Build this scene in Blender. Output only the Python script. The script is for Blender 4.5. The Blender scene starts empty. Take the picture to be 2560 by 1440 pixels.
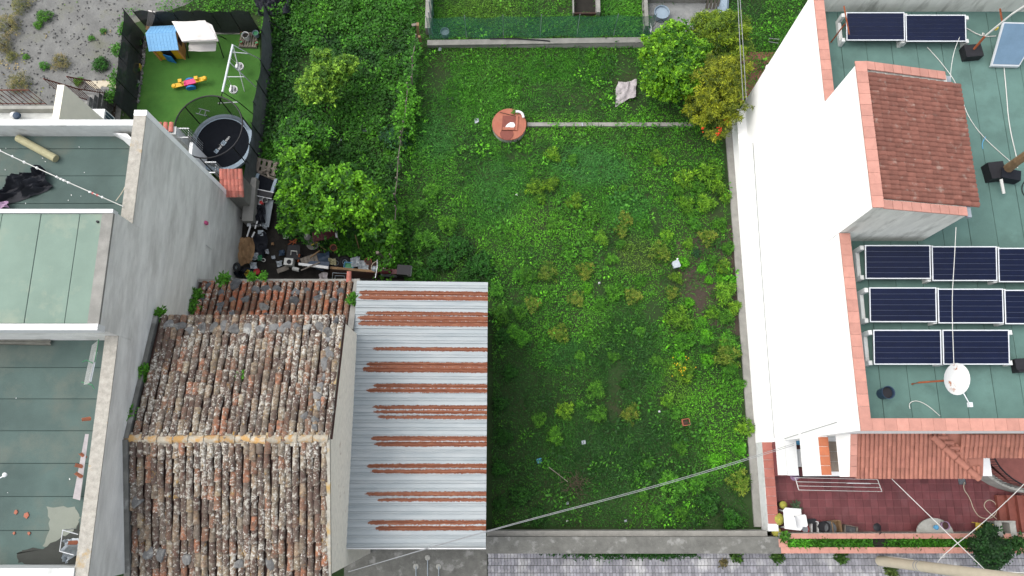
import bpy, math, random
import numpy as np
from mathutils import Vector, Matrix, Euler

# ------------------------------------------------------------------ scene, camera, light
scene = bpy.context.scene
COL = scene.collection
rnd = random.Random(7)
rng = np.random.default_rng(7)
F = 1900.0; H = 27.5; TILT = math.radians(13.9)
CT, ST = math.cos(TILT), math.sin(TILT)

cam_d = bpy.data.cameras.new('camera'); cam = bpy.data.objects.new('camera', cam_d); COL.objects.link(cam)
cam.location = (0, 0, H); cam.rotation_euler = (TILT, 0, 0)
cam_d.sensor_width = 36; cam_d.lens = F/2560*36; cam_d.clip_end = 2000; cam_d.clip_start = 0.1
scene.camera = cam

SUN_EL, SUN_AZ = math.radians(60), math.radians(-78)      # azimuth from +Y, clockwise; light comes from the west
world = bpy.data.worlds.new('World'); scene.world = world; world.use_nodes = True
wn = world.node_tree.nodes; wl = world.node_tree.links
for n in list(wn): wn.remove(n)
sky = wn.new('ShaderNodeTexSky'); sky.sky_type = 'NISHITA'; sky.sun_disc = False
sky.sun_elevation = SUN_EL; sky.sun_rotation = SUN_AZ; sky.air_density = 1.0; sky.dust_density = 4.0; sky.ozone_density = 1.0
bg = wn.new('ShaderNodeBackground'); bg.inputs['Strength'].default_value = 0.15
wo = wn.new('ShaderNodeOutputWorld')
hs = wn.new('ShaderNodeHueSaturation'); hs.inputs['Saturation'].default_value = 0.45; wl.new(sky.outputs[0], hs.inputs['Color']); wl.new(hs.outputs[0], bg.inputs[0]); wl.new(bg.outputs[0], wo.inputs[0])
sd = bpy.data.lights.new('sun', 'SUN'); sd.energy = 0.85; sd.angle = math.radians(110); sd.color = (1.0, 0.96, 0.9)
sun = bpy.data.objects.new('sun', sd); COL.objects.link(sun)
dirv = Vector((math.sin(SUN_AZ)*math.cos(SUN_EL), math.cos(SUN_AZ)*math.cos(SUN_EL), math.sin(SUN_EL)))
sun.rotation_euler = dirv.to_track_quat('Z', 'Y').to_euler(); sun.location = dirv*80
scene.view_settings.view_transform = 'Standard'; scene.view_settings.look = 'None'
scene.view_settings.gamma = 1.0; scene.view_settings.exposure = 1.1
scene.view_settings.use_curve_mapping = False
scene.cycles.max_bounces = 5; scene.cycles.diffuse_bounces = 3; scene.cycles.transparent_max_bounces = 12

def P(px, py, z=0.0):
    """point of the place at height z that the photograph shows at pixel px, py"""
    u = (px-1280)/F; v = (py-720)/F
    d = (H-z)/(CT+v*ST)
    return Vector((u*d, (ST-v*CT)*d, z))
def PX(px, py, z=0.0):
    u = (px-1280)/F; v = (py-720)/F; d = (H-z)/(CT+v*ST); return d/F      # metres per photo pixel there

# ------------------------------------------------------------------ materials
def ramp(nt, fac, stops, interp='LINEAR'):
    r = nt.nodes.new('ShaderNodeValToRGB'); r.color_ramp.interpolation = interp
    e = r.color_ramp.elements
    while len(e) < len(stops): e.new(0.5)
    for k, (p, c) in enumerate(stops):
        e[k].position = p; e[k].color = (*c, 1) if len(c) == 3 else c
    nt.links.new(fac, r.inputs[0]); return r
def mixc(nt, fac, a, b, mode='MIX'):
    m = nt.nodes.new('ShaderNodeMix'); m.data_type = 'RGBA'; m.blend_type = mode
    if isinstance(fac, (int, float)): m.inputs[0].default_value = fac
    else: nt.links.new(fac, m.inputs[0])
    for s, v in ((6, a), (7, b)):
        if hasattr(v, 'links'): nt.links.new(v, m.inputs[s])
        else: m.inputs[s].default_value = (*v, 1)
    return m.outputs[2]
def noise(nt, scale, detail=4, vec=None, rough=0.6, dist=0.0):
    n = nt.nodes.new('ShaderNodeTexNoise'); n.inputs['Scale'].default_value = scale
    n.inputs['Detail'].default_value = detail; n.inputs['Roughness'].default_value = rough; n.inputs['Distortion'].default_value = dist
    if vec is not None: nt.links.new(vec, n.inputs['Vector'])
    return n.outputs['Fac']
def mapping(nt, vec, scale):
    m = nt.nodes.new('ShaderNodeMapping'); m.inputs['Scale'].default_value = scale
    nt.links.new(vec, m.inputs[0]); return m.outputs[0]
def thresh(nt, fac, a, b):
    m = nt.nodes.new('ShaderNodeMapRange'); m.inputs[1].default_value = a; m.inputs[2].default_value = b
    nt.links.new(fac, m.inputs[0]); return m.outputs[0]
def newmat(name):
    m = bpy.data.materials.new(name); m.use_nodes = True; nt = m.node_tree
    bs = nt.nodes['Principled BSDF']; geo = nt.nodes.new('ShaderNodeNewGeometry')
    return m, nt, bs, geo.outputs['Position'], geo
def setbump(nt, bs, fac, strength, dist=0.02):
    b = nt.nodes.new('ShaderNodeBump'); b.inputs['Strength'].default_value = strength; b.inputs['Distance'].default_value = dist
    nt.links.new(fac, b.inputs['Height']); nt.links.new(b.outputs[0], bs.inputs['Normal'])
def mat(name, c, var=0.18, scale=4.0, rough=0.75, c2=None, c2scale=1.2, c2at=(0.52, 0.68), metal=0.0, spec=0.3,
        bump=0.15, stretch=None, rand=0.0, fine=60.0, alpha=1.0):
    m, nt, bs, pos, geo = newmat(name)
    k = 1.0 if name in ('white_paint', 'cream', 'render_grey', 'render_stained', 'gable_plaster') else 0.78
    c = tuple(x*k for x in c); c2 = tuple(x*k for x in c2) if c2 else None
    vec = mapping(nt, pos, stretch) if stretch else pos
    n = noise(nt, scale, 5, vec)
    lo = tuple(max(0, x*(1-var)) for x in c); hi = tuple(min(1, x*(1+var)) for x in c)
    col = ramp(nt, n, [(0.3, lo), (0.7, hi)]).outputs[0]
    if c2 is not None:
        n2 = noise(nt, c2scale, 8, vec, 0.65)
        col = mixc(nt, thresh(nt, n2, *c2at), col, c2)
    nf = noise(nt, fine, 2, pos)
    col = mixc(nt, 0.35*min(1, var*3), col, ramp(nt, nf, [(0.25, tuple(x*0.55 for x in c)), (0.75, tuple(min(1, x*1.35) for x in c))]).outputs[0])
    if rand:
        oi = nt.nodes.new('ShaderNodeObjectInfo')
        hs = nt.nodes.new('ShaderNodeHueSaturation'); nt.links.new(col, hs.inputs['Color'])
        mr = nt.nodes.new('ShaderNodeMapRange'); mr.inputs[3].default_value = 1-rand; mr.inputs[4].default_value = 1+rand
        nt.links.new(oi.outputs['Random'], mr.inputs[0]); nt.links.new(mr.outputs[0], hs.inputs['Value']); col = hs.outputs[0]
    nt.links.new(col, bs.inputs['Base Color'])
    bs.inputs['Roughness'].default_value = rough; bs.inputs['Metallic'].default_value = metal
    bs.inputs['Specular IOR Level'].default_value = spec
    if bump: setbump(nt, bs, noise(nt, scale*6, 4, vec), bump)
    if alpha < 1.0:
        tr = nt.nodes.new('ShaderNodeBsdfTransparent'); mx = nt.nodes.new('ShaderNodeMixShader')
        mx.inputs[0].default_value = alpha
        nt.links.new(tr.outputs[0], mx.inputs[1]); nt.links.new(bs.outputs[0], mx.inputs[2])
        nt.links.new(mx.outputs[0], nt.nodes['Material Output'].inputs[0])
    return m

def old_tile_mat(name, bases, lichen=0.5, island=False):
    """clay tile: every piece its own fired tone, white, grey and orange lichen over it"""
    m, nt, bs, pos, geo = newmat(name)
    if island: r = geo.outputs['Random Per Island']
    else:
        oi = nt.nodes.new('ShaderNodeObjectInfo'); r = oi.outputs['Random']
    k = len(bases)
    col = ramp(nt, r, [(i/k, c) for i, c in enumerate(bases)], 'CONSTANT').outputs[0]
    n0 = noise(nt, 9, 5, pos)
    col = mixc(nt, thresh(nt, n0, 0.35, 0.7), col, tuple(0.55*x for x in bases[0]))
    # patches move a little from tile to tile
    comb = nt.nodes.new('ShaderNodeVectorMath'); comb.operation = 'SCALE'
    add = nt.nodes.new('ShaderNodeVectorMath'); add.operation = 'ADD'
    cx = nt.nodes.new('ShaderNodeCombineXYZ')
    for s in (0, 1, 2): nt.links.new(r, cx.inputs[s])
    nt.links.new(cx.outputs[0], comb.inputs[0]); comb.inputs['Scale'].default_value = 31.0
    nt.links.new(pos, add.inputs[0]); nt.links.new(comb.outputs[0], add.inputs[1]); v = add.outputs[0]
    sh = 0.12*(0.5-lichen)
    col = mixc(nt, thresh(nt, noise(nt, 7, 6, v, 0.7), 0.48+sh, 0.66+sh), col, (0.13, 0.11, 0.085))
    patch = nt.nodes.new('ShaderNodeMath'); patch.operation = 'MULTIPLY_ADD'; patch.inputs[1].default_value = 0.30; patch.inputs[2].default_value = -0.15
    nt.links.new(noise(nt, 0.9, 3, pos), patch.inputs[0])
    def padd(x):
        a_ = nt.nodes.new('ShaderNodeMath'); a_.operation = 'ADD'; nt.links.new(x, a_.inputs[0]); nt.links.new(patch.outputs[0], a_.inputs[1]); return a_.outputs[0]
    col = mixc(nt, thresh(nt, padd(noise(nt, 9, 7, v, 0.7)), 0.535+sh, 0.63+sh), col, (0.40, 0.38, 0.325))
    col = mixc(nt, thresh(nt, padd(noise(nt, 17, 4, v, 0.6)), 0.605+sh, 0.665+sh), col, (0.54, 0.53, 0.48))
    col = mixc(nt, thresh(nt, noise(nt, 5, 5, pos, 0.7), 0.62, 0.72), col, (0.34, 0.20, 0.045))
    col = mixc(nt, 1.0, col, (0.80, 0.80, 0.80), 'MULTIPLY')
    nt.links.new(col, bs.inputs['Base Color']); bs.inputs['Roughness'].default_value = 0.95
    bs.inputs['Specular IOR Level'].default_value = 0.1
    setbump(nt, bs, noise(nt, 40, 4, pos), 0.5, 0.02)
    return m

def leaf_mat(name, trans=0.25):
    """leaf colour comes with each leaf (attribute tint) and each plant (object colour)"""
    m, nt, bs, pos, geo = newmat(name)
    at = nt.nodes.new('ShaderNodeAttribute'); at.attribute_name = 'tint'
    oi = nt.nodes.new('ShaderNodeObjectInfo')
    col = mixc(nt, 1.0, at.outputs['Color'], oi.outputs['Color'], 'MULTIPLY')
    r = geo.outputs['Random Per Island']
    col = mixc(nt, 1.0, col, ramp(nt, r, [(0, (0.38, 0.42, 0.36)), (0.5, (0.72, 0.72, 0.68)), (1, (1.25, 1.15, 1.05))]).outputs[0], 'MULTIPLY')
    nt.links.new(col, bs.inputs['Base Color']); bs.inputs['Roughness'].default_value = 0.55
    bs.inputs['Specular IOR Level'].default_value = 0.22
    tr = nt.nodes.new('ShaderNodeBsdfTranslucent'); nt.links.new(col, tr.inputs['Color'])
    mx = nt.nodes.new('ShaderNodeMixShader'); mx.inputs[0].default_value = trans
    nt.links.new(bs.outputs[0], mx.inputs[1]); nt.links.new(tr.outputs[0], mx.inputs[2])
    nt.links.new(mx.outputs[0], nt.nodes['Material Output'].inputs[0])
    return m

MT = {}
MT['leaf'] = leaf_mat('leaf')
MT['white_paint'] = mat('white_paint', (0.82, 0.82, 0.80), 0.02, 2, 0.8, bump=0.03)
MT['white_worn'] = mat('white_worn', (0.66, 0.68, 0.66), 0.1, 5, 0.85, c2=(0.36, 0.36, 0.33), c2at=(0.56, 0.72))
MT['white_plain'] = mat('white_plain', (0.72, 0.73, 0.72), 0.05, 8, 0.5, bump=0.05)
MT['cream'] = mat('cream', (0.72, 0.69, 0.58), 0.05, 3, 0.85, bump=0.05)
MT['pink_tile'] = mat('pink_tile', (0.50, 0.245, 0.19), 0.12, 6, 0.6, rand=0.09, c2=(0.5, 0.33, 0.12), c2scale=3, c2at=(0.70, 0.76))
MT['orange_tile'] = mat('orange_tile', (0.46, 0.15, 0.07), 0.1, 6, 0.5, rand=0.08)
MT['red_cap'] = mat('red_cap', (0.36, 0.125, 0.095), 0.14, 5, 0.5, rand=0.10, c2=(0.33, 0.12, 0.10), c2scale=2)
MT['terrace_tile'] = mat('terrace_tile', (0.175, 0.052, 0.056), 0.22, 5, 0.55, rand=0.2, c2=(0.20, 0.08, 0.085), c2scale=2)
MT['beige_tile'] = mat('beige_tile', (0.34, 0.28, 0.22), 0.1, 9, 0.6)
MT['grout'] = mat('grout', (0.30, 0.16, 0.15), 0.15, 6, 0.9)
MT['concrete'] = mat('concrete', (0.27, 0.265, 0.24), 0.2, 3, 0.9, c2=(0.20, 0.20, 0.18), c2scale=1.6, bump=0.4)
MT['concrete_dark'] = mat('concrete_dark', (0.15, 0.15, 0.135), 0.35, 3, 0.95, c2=(0.34, 0.34, 0.32), c2scale=2.2, c2at=(0.55, 0.66), bump=0.5)
MT['concrete_light'] = mat('concrete_light', (0.38, 0.38, 0.345), 0.18, 4, 0.9, c2=(0.24, 0.24, 0.21), bump=0.3)
MT['wall_lichen'] = mat('wall_lichen', (0.40, 0.38, 0.33), 0.3, 7, 0.95, c2=(0.42, 0.25, 0.03), c2scale=1.1, c2at=(0.60, 0.68), bump=0.6)
MT['render_grey'] = mat('render_grey', (0.62, 0.615, 0.575), 0.13, 2.6, 0.95, c2=(0.38, 0.37, 0.34), c2scale=1.0, c2at=(0.47, 0.72), bump=0.6, stretch=(1, 0.45, 1.7))
MT['render_stained'] = mat('render_stained', (0.62, 0.62, 0.56), 0.12, 2, 0.9, c2=(0.22, 0.22, 0.19), c2scale=1.5, c2at=(0.5, 0.74), stretch=(2.2, 2.2, 0.5))
MT['gable_plaster'] = mat('gable_plaster', (0.74, 0.69, 0.58), 0.15, 6, 0.95, c2=(0.30, 0.17, 0.10), c2scale=2.6, c2at=(0.64, 0.69), stretch=(1, 1, 2.4), bump=0.9)
MT['lichen_ridge'] = mat('lichen_ridge', (0.42, 0.38, 0.30), 0.3, 9, 0.95, rand=0.2, c2=(0.48, 0.235, 0.02), c2scale=4.0, c2at=(0.45, 0.57), bump=0.7)
MT['verge_mortar'] = mat('verge_mortar', (0.40, 0.38, 0.32), 0.3, 9, 0.95, c2=(0.50, 0.29, 0.03), c2scale=1.3, c2at=(0.52, 0.62), bump=0.7)
MT['membrane_right'] = mat('membrane_right', (0.105, 0.19, 0.165), 0.14, 1.4, 0.9, rand=0.05, c2=(0.085, 0.15, 0.13), bump=0.1)
MT['membrane_left'] = mat('membrane_left', (0.078, 0.120, 0.108), 0.28, 0.8, 0.85, rand=0.06, c2=(0.125, 0.145, 0.12), c2scale=0.45, c2at=(0.49, 0.62), bump=0.1)
MT['membrane_block'] = mat('membrane_block', (0.19, 0.265, 0.215), 0.12, 0.9, 0.9, rand=0.03, c2=(0.28, 0.325, 0.25), c2scale=0.7, bump=0.1)
MT['membrane_seam'] = mat('membrane_seam', (0.035, 0.06, 0.055), 0.1, 3, 0.9)
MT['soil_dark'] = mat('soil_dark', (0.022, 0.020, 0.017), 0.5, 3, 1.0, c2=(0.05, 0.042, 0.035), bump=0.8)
MT['soil'] = mat('soil', (0.055, 0.042, 0.032), 0.3, 3, 1.0, c2=(0.05, 0.055, 0.025), bump=0.8)
MT['gravel'] = mat('gravel', (0.185, 0.187, 0.178), 0.4, 1.6, 1.0, c2=(0.14, 0.145, 0.10), c2scale=0.8, c2at=(0.52, 0.66), bump=0.9, fine=25)
MT['garden_earth'] = mat('garden_earth', (0.024, 0.050, 0.013), 0.4, 0.8, 1.0, c2=(0.045, 0.042, 0.022), c2scale=0.6, bump=0.8)
MT['turf'] = mat('turf', (0.052, 0.155, 0.024), 0.12, 3, 0.95, c2=(0.075, 0.185, 0.03), c2scale=0.8, bump=0.3, fine=45)
MT['paver'] = mat('paver', (0.30, 0.30, 0.315), 0.15, 2, 0.9, c2=(0.21, 0.21, 0.215), c2scale=1.5, bump=0.3)
MT['joint'] = mat('joint', (0.05, 0.055, 0.045), 0.3, 4, 1.0)
MT['black_mesh'] = mat('black_mesh', (0.022, 0.026, 0.028), 0.3, 6, 0.9, alpha=0.93)
MT['grey_mesh'] = mat('grey_mesh', (0.09, 0.098, 0.105), 0.4, 5, 0.9, alpha=0.95)
MT['green_net'] = mat('green_net', (0.05, 0.22, 0.13), 0.15, 8, 0.9, alpha=0.5)
MT['black_net'] = mat('black_net', (0.010, 0.010, 0.012), 0.1, 8, 0.9, spec=0.05, alpha=0.6)
MT['black'] = mat('black', (0.014, 0.014, 0.017), 0.3, 8, 0.6)
MT['tarp_black'] = mat('tarp_black', (0.012, 0.014, 0.020), 0.3, 5, 0.6, spec=0.2, bump=0.2)
MT['rubber'] = mat('rubber', (0.02, 0.02, 0.022), 0.3, 10, 0.8)
MT['steel'] = mat('steel', (0.55, 0.57, 0.58), 0.12, 8, 0.45, metal=0.3)
MT['grey_metal'] = mat('grey_metal', (0.30, 0.34, 0.37), 0.15, 6, 0.5, metal=0.2)
MT['rust'] = mat('rust', (0.27, 0.07, 0.025), 0.35, 9, 0.9, c2=(0.12, 0.05, 0.03), c2scale=5)
MT['rail_rust'] = mat('rail_rust', (0.13, 0.035, 0.022), 0.35, 9, 0.7)
MT['iron'] = mat('iron', (0.012, 0.012, 0.014), 0.2, 9, 0.5)
MT['wood_grey'] = mat('wood_grey', (0.20, 0.175, 0.145), 0.3, 6, 0.9, rand=0.2, bump=0.4)
MT['wood_brown'] = mat('wood_brown', (0.25, 0.16, 0.085), 0.3, 6, 0.85, rand=0.15, bump=0.4)
MT['wood_dark'] = mat('wood_dark', (0.06, 0.033, 0.026), 0.3, 6, 0.9)
MT['maroon'] = mat('maroon', (0.075, 0.014, 0.018), 0.2, 5, 0.5)
MT['cardboard'] = mat('cardboard', (0.30, 0.185, 0.095), 0.2, 4, 0.95, bump=0.3)
MT['bark'] = mat('bark', (0.10, 0.075, 0.05), 0.35, 10, 1.0, bump=0.7)
MT['stone'] = mat('stone', (0.17, 0.17, 0.165), 0.3, 6, 0.95, rand=0.3, c2=(0.42, 0.42, 0.38), c2scale=4.5, c2at=(0.53, 0.63), bump=0.9)
MT['stone_dark'] = mat('stone_dark', (0.10, 0.105, 0.11), 0.3, 6, 0.95, rand=0.3, c2=(0.25, 0.25, 0.24), c2scale=5, c2at=(0.56, 0.66), bump=0.9)
MT['terracotta'] = mat('terracotta', (0.42, 0.15, 0.085), 0.15, 6, 0.85, rand=0.15)
MT['lid_red'] = mat('lid_red', (0.37, 0.135, 0.085), 0.14, 5, 0.8, c2=(0.33, 0.10, 0.06), c2scale=2.5, bump=0.3)
MT['lid_dark'] = mat('lid_dark', (0.20, 0.062, 0.045), 0.14, 9, 0.8)
MT['canopy_tile'] = mat('canopy_tile', (0.37, 0.155, 0.11), 0.22, 6, 0.75, rand=0.14, c2=(0.25, 0.10, 0.075), c2scale=3)
MT['tower_tile'] = mat('tower_tile', (0.215, 0.088, 0.064), 0.25, 8, 0.85, rand=0.16, c2=(0.30, 0.22, 0.18), c2scale=5, c2at=(0.57, 0.68), bump=0.5)
MT['red_tile_new'] = mat('red_tile_new', (0.50, 0.17, 0.13), 0.25, 6, 0.8, rand=0.22, c2=(0.28, 0.20, 0.16), c2scale=4)
MT['ply_blue'] = mat('ply_blue', (0.24, 0.52, 0.82), 0.06, 8, 0.5, bump=0.05)
MT['ply_blue_dark'] = mat('ply_blue_dark', (0.02, 0.19, 0.50), 0.08, 8, 0.5, bump=0.05)
MT['ply_yellow'] = mat('ply_yellow', (0.72, 0.42, 0.02), 0.06, 8, 0.5, bump=0.05)
MT['ply_orange'] = mat('ply_orange', (0.72, 0.33, 0.12), 0.06, 8, 0.5, bump=0.05)
MT['ply_pink'] = mat('ply_pink', (0.75, 0.05, 0.19), 0.06, 8, 0.5, bump=0.05)
MT['fabric_white'] = mat('fabric_white', (0.68, 0.66, 0.63), 0.07, 4, 0.95, c2=(0.56, 0.52, 0.48), c2scale=1.5)
MT['pad_blue'] = mat('pad_blue', (0.24, 0.31, 0.37), 0.1, 4, 0.6)
MT['mat_black'] = mat('mat_black', (0.008, 0.010, 0.014), 0.15, 8, 0.9, spec=0.08, bump=0.05)
MT['pv'] = mat('pv', (0.004, 0.008, 0.030), 0.2, 6, 0.3, spec=0.22, bump=0, rand=0.1)
MT['pv_gap'] = mat('pv_gap', (0.16, 0.19, 0.26), 0.05, 6, 0.5, bump=0)
MT['frame_white'] = mat('frame_white', (0.66, 0.69, 0.71), 0.04, 6, 0.4, bump=0)
MT['collector'] = mat('collector', (0.16, 0.26, 0.36), 0.12, 2.5, 0.25, spec=0.5, bump=0)
MT['bucket_blue'] = mat('bucket_blue', (0.025, 0.05, 0.09), 0.15, 6, 0.45)
MT['dish'] = mat('dish', (0.74, 0.74, 0.70), 0.04, 6, 0.5, c2=(0.42, 0.15, 0.05), c2scale=2.6, c2at=(0.55, 0.60))
MT['cable_white'] = mat('cable_white', (0.62, 0.62, 0.58), 0.05, 6, 0.6, bump=0)
MT['cable_grey'] = mat('cable_grey', (0.30, 0.31, 0.31), 0.05, 6, 0.6, bump=0)
MT['pole_cream'] = mat('pole_cream', (0.56, 0.50, 0.38), 0.08, 3, 0.85)
MT['cactus'] = mat('cactus', (0.30, 0.29, 0.05), 0.25, 14, 0.8)
MT['plastic_blue'] = mat('plastic_blue', (0.10, 0.34, 0.55), 0.1, 6, 0.4)
MT['plastic_red'] = mat('plastic_red', (0.45, 0.03, 0.03), 0.1, 6, 0.4)
MT['plastic_yellow'] = mat('plastic_yellow', (0.55, 0.40, 0.05), 0.1, 6, 0.5)
MT['plastic_green'] = mat('plastic_green', (0.04, 0.22, 0.09), 0.1, 6, 0.5)
MT['plastic_bag'] = mat('plastic_bag', (0.38, 0.42, 0.45), 0.15, 9, 0.4, bump=0.2)
MT['sheet_grey'] = mat('sheet_grey', (0.40, 0.37, 0.37), 0.2, 5, 0.8, bump=0.3)
MT['pen_grey'] = mat('pen_grey', (0.24, 0.25, 0.245), 0.3, 2.5, 0.95, c2=(0.36, 0.36, 0.34), c2scale=1.3, bump=0.5)
MT['bamboo'] = mat('bamboo', (0.37, 0.35, 0.21), 0.12, 7, 0.8)
MT['corr_old'] = mat('corr_old', (0.20, 0.20, 0.17), 0.2, 4, 0.9)
MT['pit'] = mat('pit', (0.022, 0.020, 0.016), 0.4, 4, 1.0)
MT['pink'] = mat('pink', (0.62, 0.10, 0.24), 0.08, 6, 0.5)
MT['lavender'] = mat('lavender', (0.34, 0.22, 0.34), 0.08, 6, 0.5)

OLD = [(0.17, 0.105, 0.08), (0.10, 0.072, 0.062), (0.26, 0.14, 0.09), (0.33, 0.25, 0.17), (0.095, 0.072, 0.064), (0.27, 0.23, 0.17), (0.14, 0.10, 0.082), (0.37, 0.165, 0.095), (0.13, 0.105, 0.09), (0.35, 0.29, 0.20), (0.20, 0.17, 0.14), (0.11, 0.08, 0.068)]
MT['old_tile'] = old_tile_mat('old_tile', OLD, 0.6)
MT['old_tile_stuff'] = old_tile_mat('old_tile_stuff', OLD, 0.6, True)
MT['lean_tile'] = old_tile_mat('lean_tile', [(0.34, 0.12, 0.065), (0.20, 0.10, 0.065), (0.42, 0.16, 0.09), (0.13, 0.08, 0.06), (0.30, 0.17, 0.10), (0.40, 0.15, 0.08), (0.22, 0.13, 0.09), (0.16, 0.11, 0.08), (0.26, 0.19, 0.13), (0.12, 0.085, 0.065)], 0.42)

def tin_mat():
    m, nt, bs, pos, geo = newmat('tin_sheet')
    at = nt.nodes.new('ShaderNodeAttribute'); at.attribute_name = 'rust'
    n = noise(nt, 8, 7, mapping(nt, pos, (1.6, 2.2, 1)), 0.75)
    ad = nt.nodes.new('ShaderNodeMath'); ad.operation = 'MULTIPLY_ADD'; ad.inputs[1].default_value = 0.95
    nt.links.new(n, ad.inputs[0]); nt.links.new(at.outputs['Fac'], ad.inputs[2])
    mask = thresh(nt, ad.outputs[0], 0.745, 0.80)
    zinc = ramp(nt, noise(nt, 2.5, 5, mapping(nt, pos, (0.4, 2, 1))), [(0.3, (0.25, 0.285, 0.295)), (0.7, (0.325, 0.35, 0.355))]).outputs[0]
    rst = ramp(nt, noise(nt, 14, 4, mapping(nt, pos, (0.3, 3, 1))), [(0.25, (0.085, 0.027, 0.013)), (0.5, (0.165, 0.048, 0.019)), (0.75, (0.25, 0.115, 0.06))]).outputs[0]
    nt.links.new(mixc(nt, mask, zinc, rst), bs.inputs['Base Color'])
    bs.inputs['Roughness'].default_value = 0.6; bs.inputs['Specular IOR Level'].default_value = 0.35
    return m
MT['tin'] = tin_mat()

# ------------------------------------------------------------------ building blocks
def link(o): COL.objects.link(o); return o
def tag(o, label=None, cat=None, group=None, kind=None):
    if label: o['label'] = label
    if cat: o['category'] = cat
    if group: o['group'] = group
    if kind: o['kind'] = kind
    return o
def thing(name, label, cat, loc=(0, 0, 0), rz=0.0, group=None):
    o = bpy.data.objects.new(name, None); o.empty_display_size = 0.2; link(o)
    o.location = loc; o.rotation_euler = (0, 0, rz); return tag(o, label, cat, group)
def root_of(o):
    while o.parent: o = o.parent
    return o
class MB:
    """collects faces, then links them as ONE mesh object (coordinates are world ones, or local when the parent is turned)"""
    def __init__(s): s.v = []; s.f = []
    def add(s, vs, fs):
        k = len(s.v); s.v += [tuple(v) for v in vs]; s.f += [tuple(i+k for i in f) for f in fs]; return s
    def box(s, x0, x1, y0, y1, z0, z1):
        return s.add([(x0,y0,z0),(x1,y0,z0),(x1,y1,z0),(x0,y1,z0),(x0,y0,z1),(x1,y0,z1),(x1,y1,z1),(x0,y1,z1)],
                     [(3,2,1,0),(4,5,6,7),(0,1,5,4),(1,2,6,5),(2,3,7,6),(3,0,4,7)])
    def obox(s, c, dims, rot=(0, 0, 0)):
        R = Euler(rot).to_matrix(); c = Vector(c); dx, dy, dz = (d/2 for d in dims)
        pts = [c+R@Vector(p) for p in ((-dx,-dy,-dz),(dx,-dy,-dz),(dx,dy,-dz),(-dx,dy,-dz),(-dx,-dy,dz),(dx,-dy,dz),(dx,dy,dz),(-dx,dy,dz))]
        return s.add(pts, [(3,2,1,0),(4,5,6,7),(0,1,5,4),(1,2,6,5),(2,3,7,6),(3,0,4,7)])
    def hexa(s, low, up):
        """solid between two rings of the same length"""
        n = len(low)
        return s.add(list(low)+list(up), [tuple(range(n-1, -1, -1)), tuple(range(n, 2*n))]+[(i, (i+1) % n, n+(i+1) % n, n+i) for i in range(n)])
    def prism(s, poly, z0, z1):
        a = sum(poly[i][0]*poly[(i+1) % len(poly)][1]-poly[(i+1) % len(poly)][0]*poly[i][1] for i in range(len(poly)))
        if a < 0: poly = poly[::-1]
        return s.hexa([(p[0], p[1], z0) for p in poly], [(p[0], p[1], z1) for p in poly])
    def tube(s, pts, r, n=6, cap=True):
        pts = [Vector(p) for p in pts]; rings = []; rr = r if isinstance(r, (list, tuple)) else [r]*len(pts)
        for i, p in enumerate(pts):
            d = (pts[min(i+1, len(pts)-1)]-pts[max(i-1, 0)])
            if d.length < 1e-6: d = Vector((0, 0, 1))
            d.normalize(); a = Vector((0, 0, 1)) if abs(d.z) < 0.9 else Vector((1, 0, 0))
            u = d.cross(a).normalized(); w = d.cross(u)
            rings.append([p+(u*math.cos(2*math.pi*k/n)+w*math.sin(2*math.pi*k/n))*rr[i] for k in range(n)])
        vs = [v for R in rings for v in R]; fs = []
        for i in range(len(pts)-1):
            for k in range(n): fs.append((i*n+k, i*n+(k+1) % n, (i+1)*n+(k+1) % n, (i+1)*n+k))
        if cap: fs += [tuple(range(n-1, -1, -1)), tuple((len(pts)-1)*n+k for k in range(n))]
        return s.add(vs, fs)
    def lathe(s, c, prof, n=20, cap0=True, cap1=True):
        c = Vector(c); vs = []; fs = []
        for r, z in prof:
            for k in range(n): vs.append((c.x+r*math.cos(2*math.pi*k/n), c.y+r*math.sin(2*math.pi*k/n), c.z+z))
        for i in range(len(prof)-1):
            for k in range(n): fs.append((i*n+k, i*n+(k+1) % n, (i+1)*n+(k+1) % n, (i+1)*n+k))
        if cap0: fs.append(tuple(range(n-1, -1, -1)))
        if cap1: fs.append(tuple((len(prof)-1)*n+k for k in range(n)))
        return s.add(vs, fs)
    def torus(s, c, R, r, n=18, m=6, rot=(0, 0, 0)):
        Rm = Euler(rot).to_matrix(); c = Vector(c); vs = []; fs = []
        for i in range(n):
            a = 2*math.pi*i/n
            for j in range(m):
                b = 2*math.pi*j/m
                vs.append(c+Rm@Vector(((R+r*math.cos(b))*math.cos(a), (R+r*math.cos(b))*math.sin(a), r*math.sin(b))))
        for i in range(n):
            for j in range(m): fs.append((i*m+j, ((i+1) % n)*m+j, ((i+1) % n)*m+(j+1) % m, i*m+(j+1) % m))
        return s.add(vs, fs)
    def quad(s, a, b, c, d): return s.add([a, b, c, d], [(0, 1, 2, 3)])
    def mesh(s, name):
        me = bpy.data.meshes.new(name); me.from_pydata(s.v, [], s.f); me.update(); return me
    def build(s, name, m, parent=None, origin=None, smooth=False):
        off = Vector(root_of(parent).location) if parent else Vector(origin or (0, 0, 0))
        if parent and root_of(parent).get('local'): off = Vector((0, 0, 0))
        s.v = [(v[0]-off.x, v[1]-off.y, v[2]-off.z) for v in s.v]
        me = s.mesh(name); me.materials.append(MT[m] if isinstance(m, str) else m)
        if smooth:
            me.polygons.foreach_set('use_smooth', [True]*len(me.polygons))
            if hasattr(me, 'set_sharp_from_angle'): me.set_sharp_from_angle(angle=math.radians(40))
        o = link(bpy.data.objects.new(name, me))
        if parent: o.parent = parent
        else: o.location = off
        return o
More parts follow.
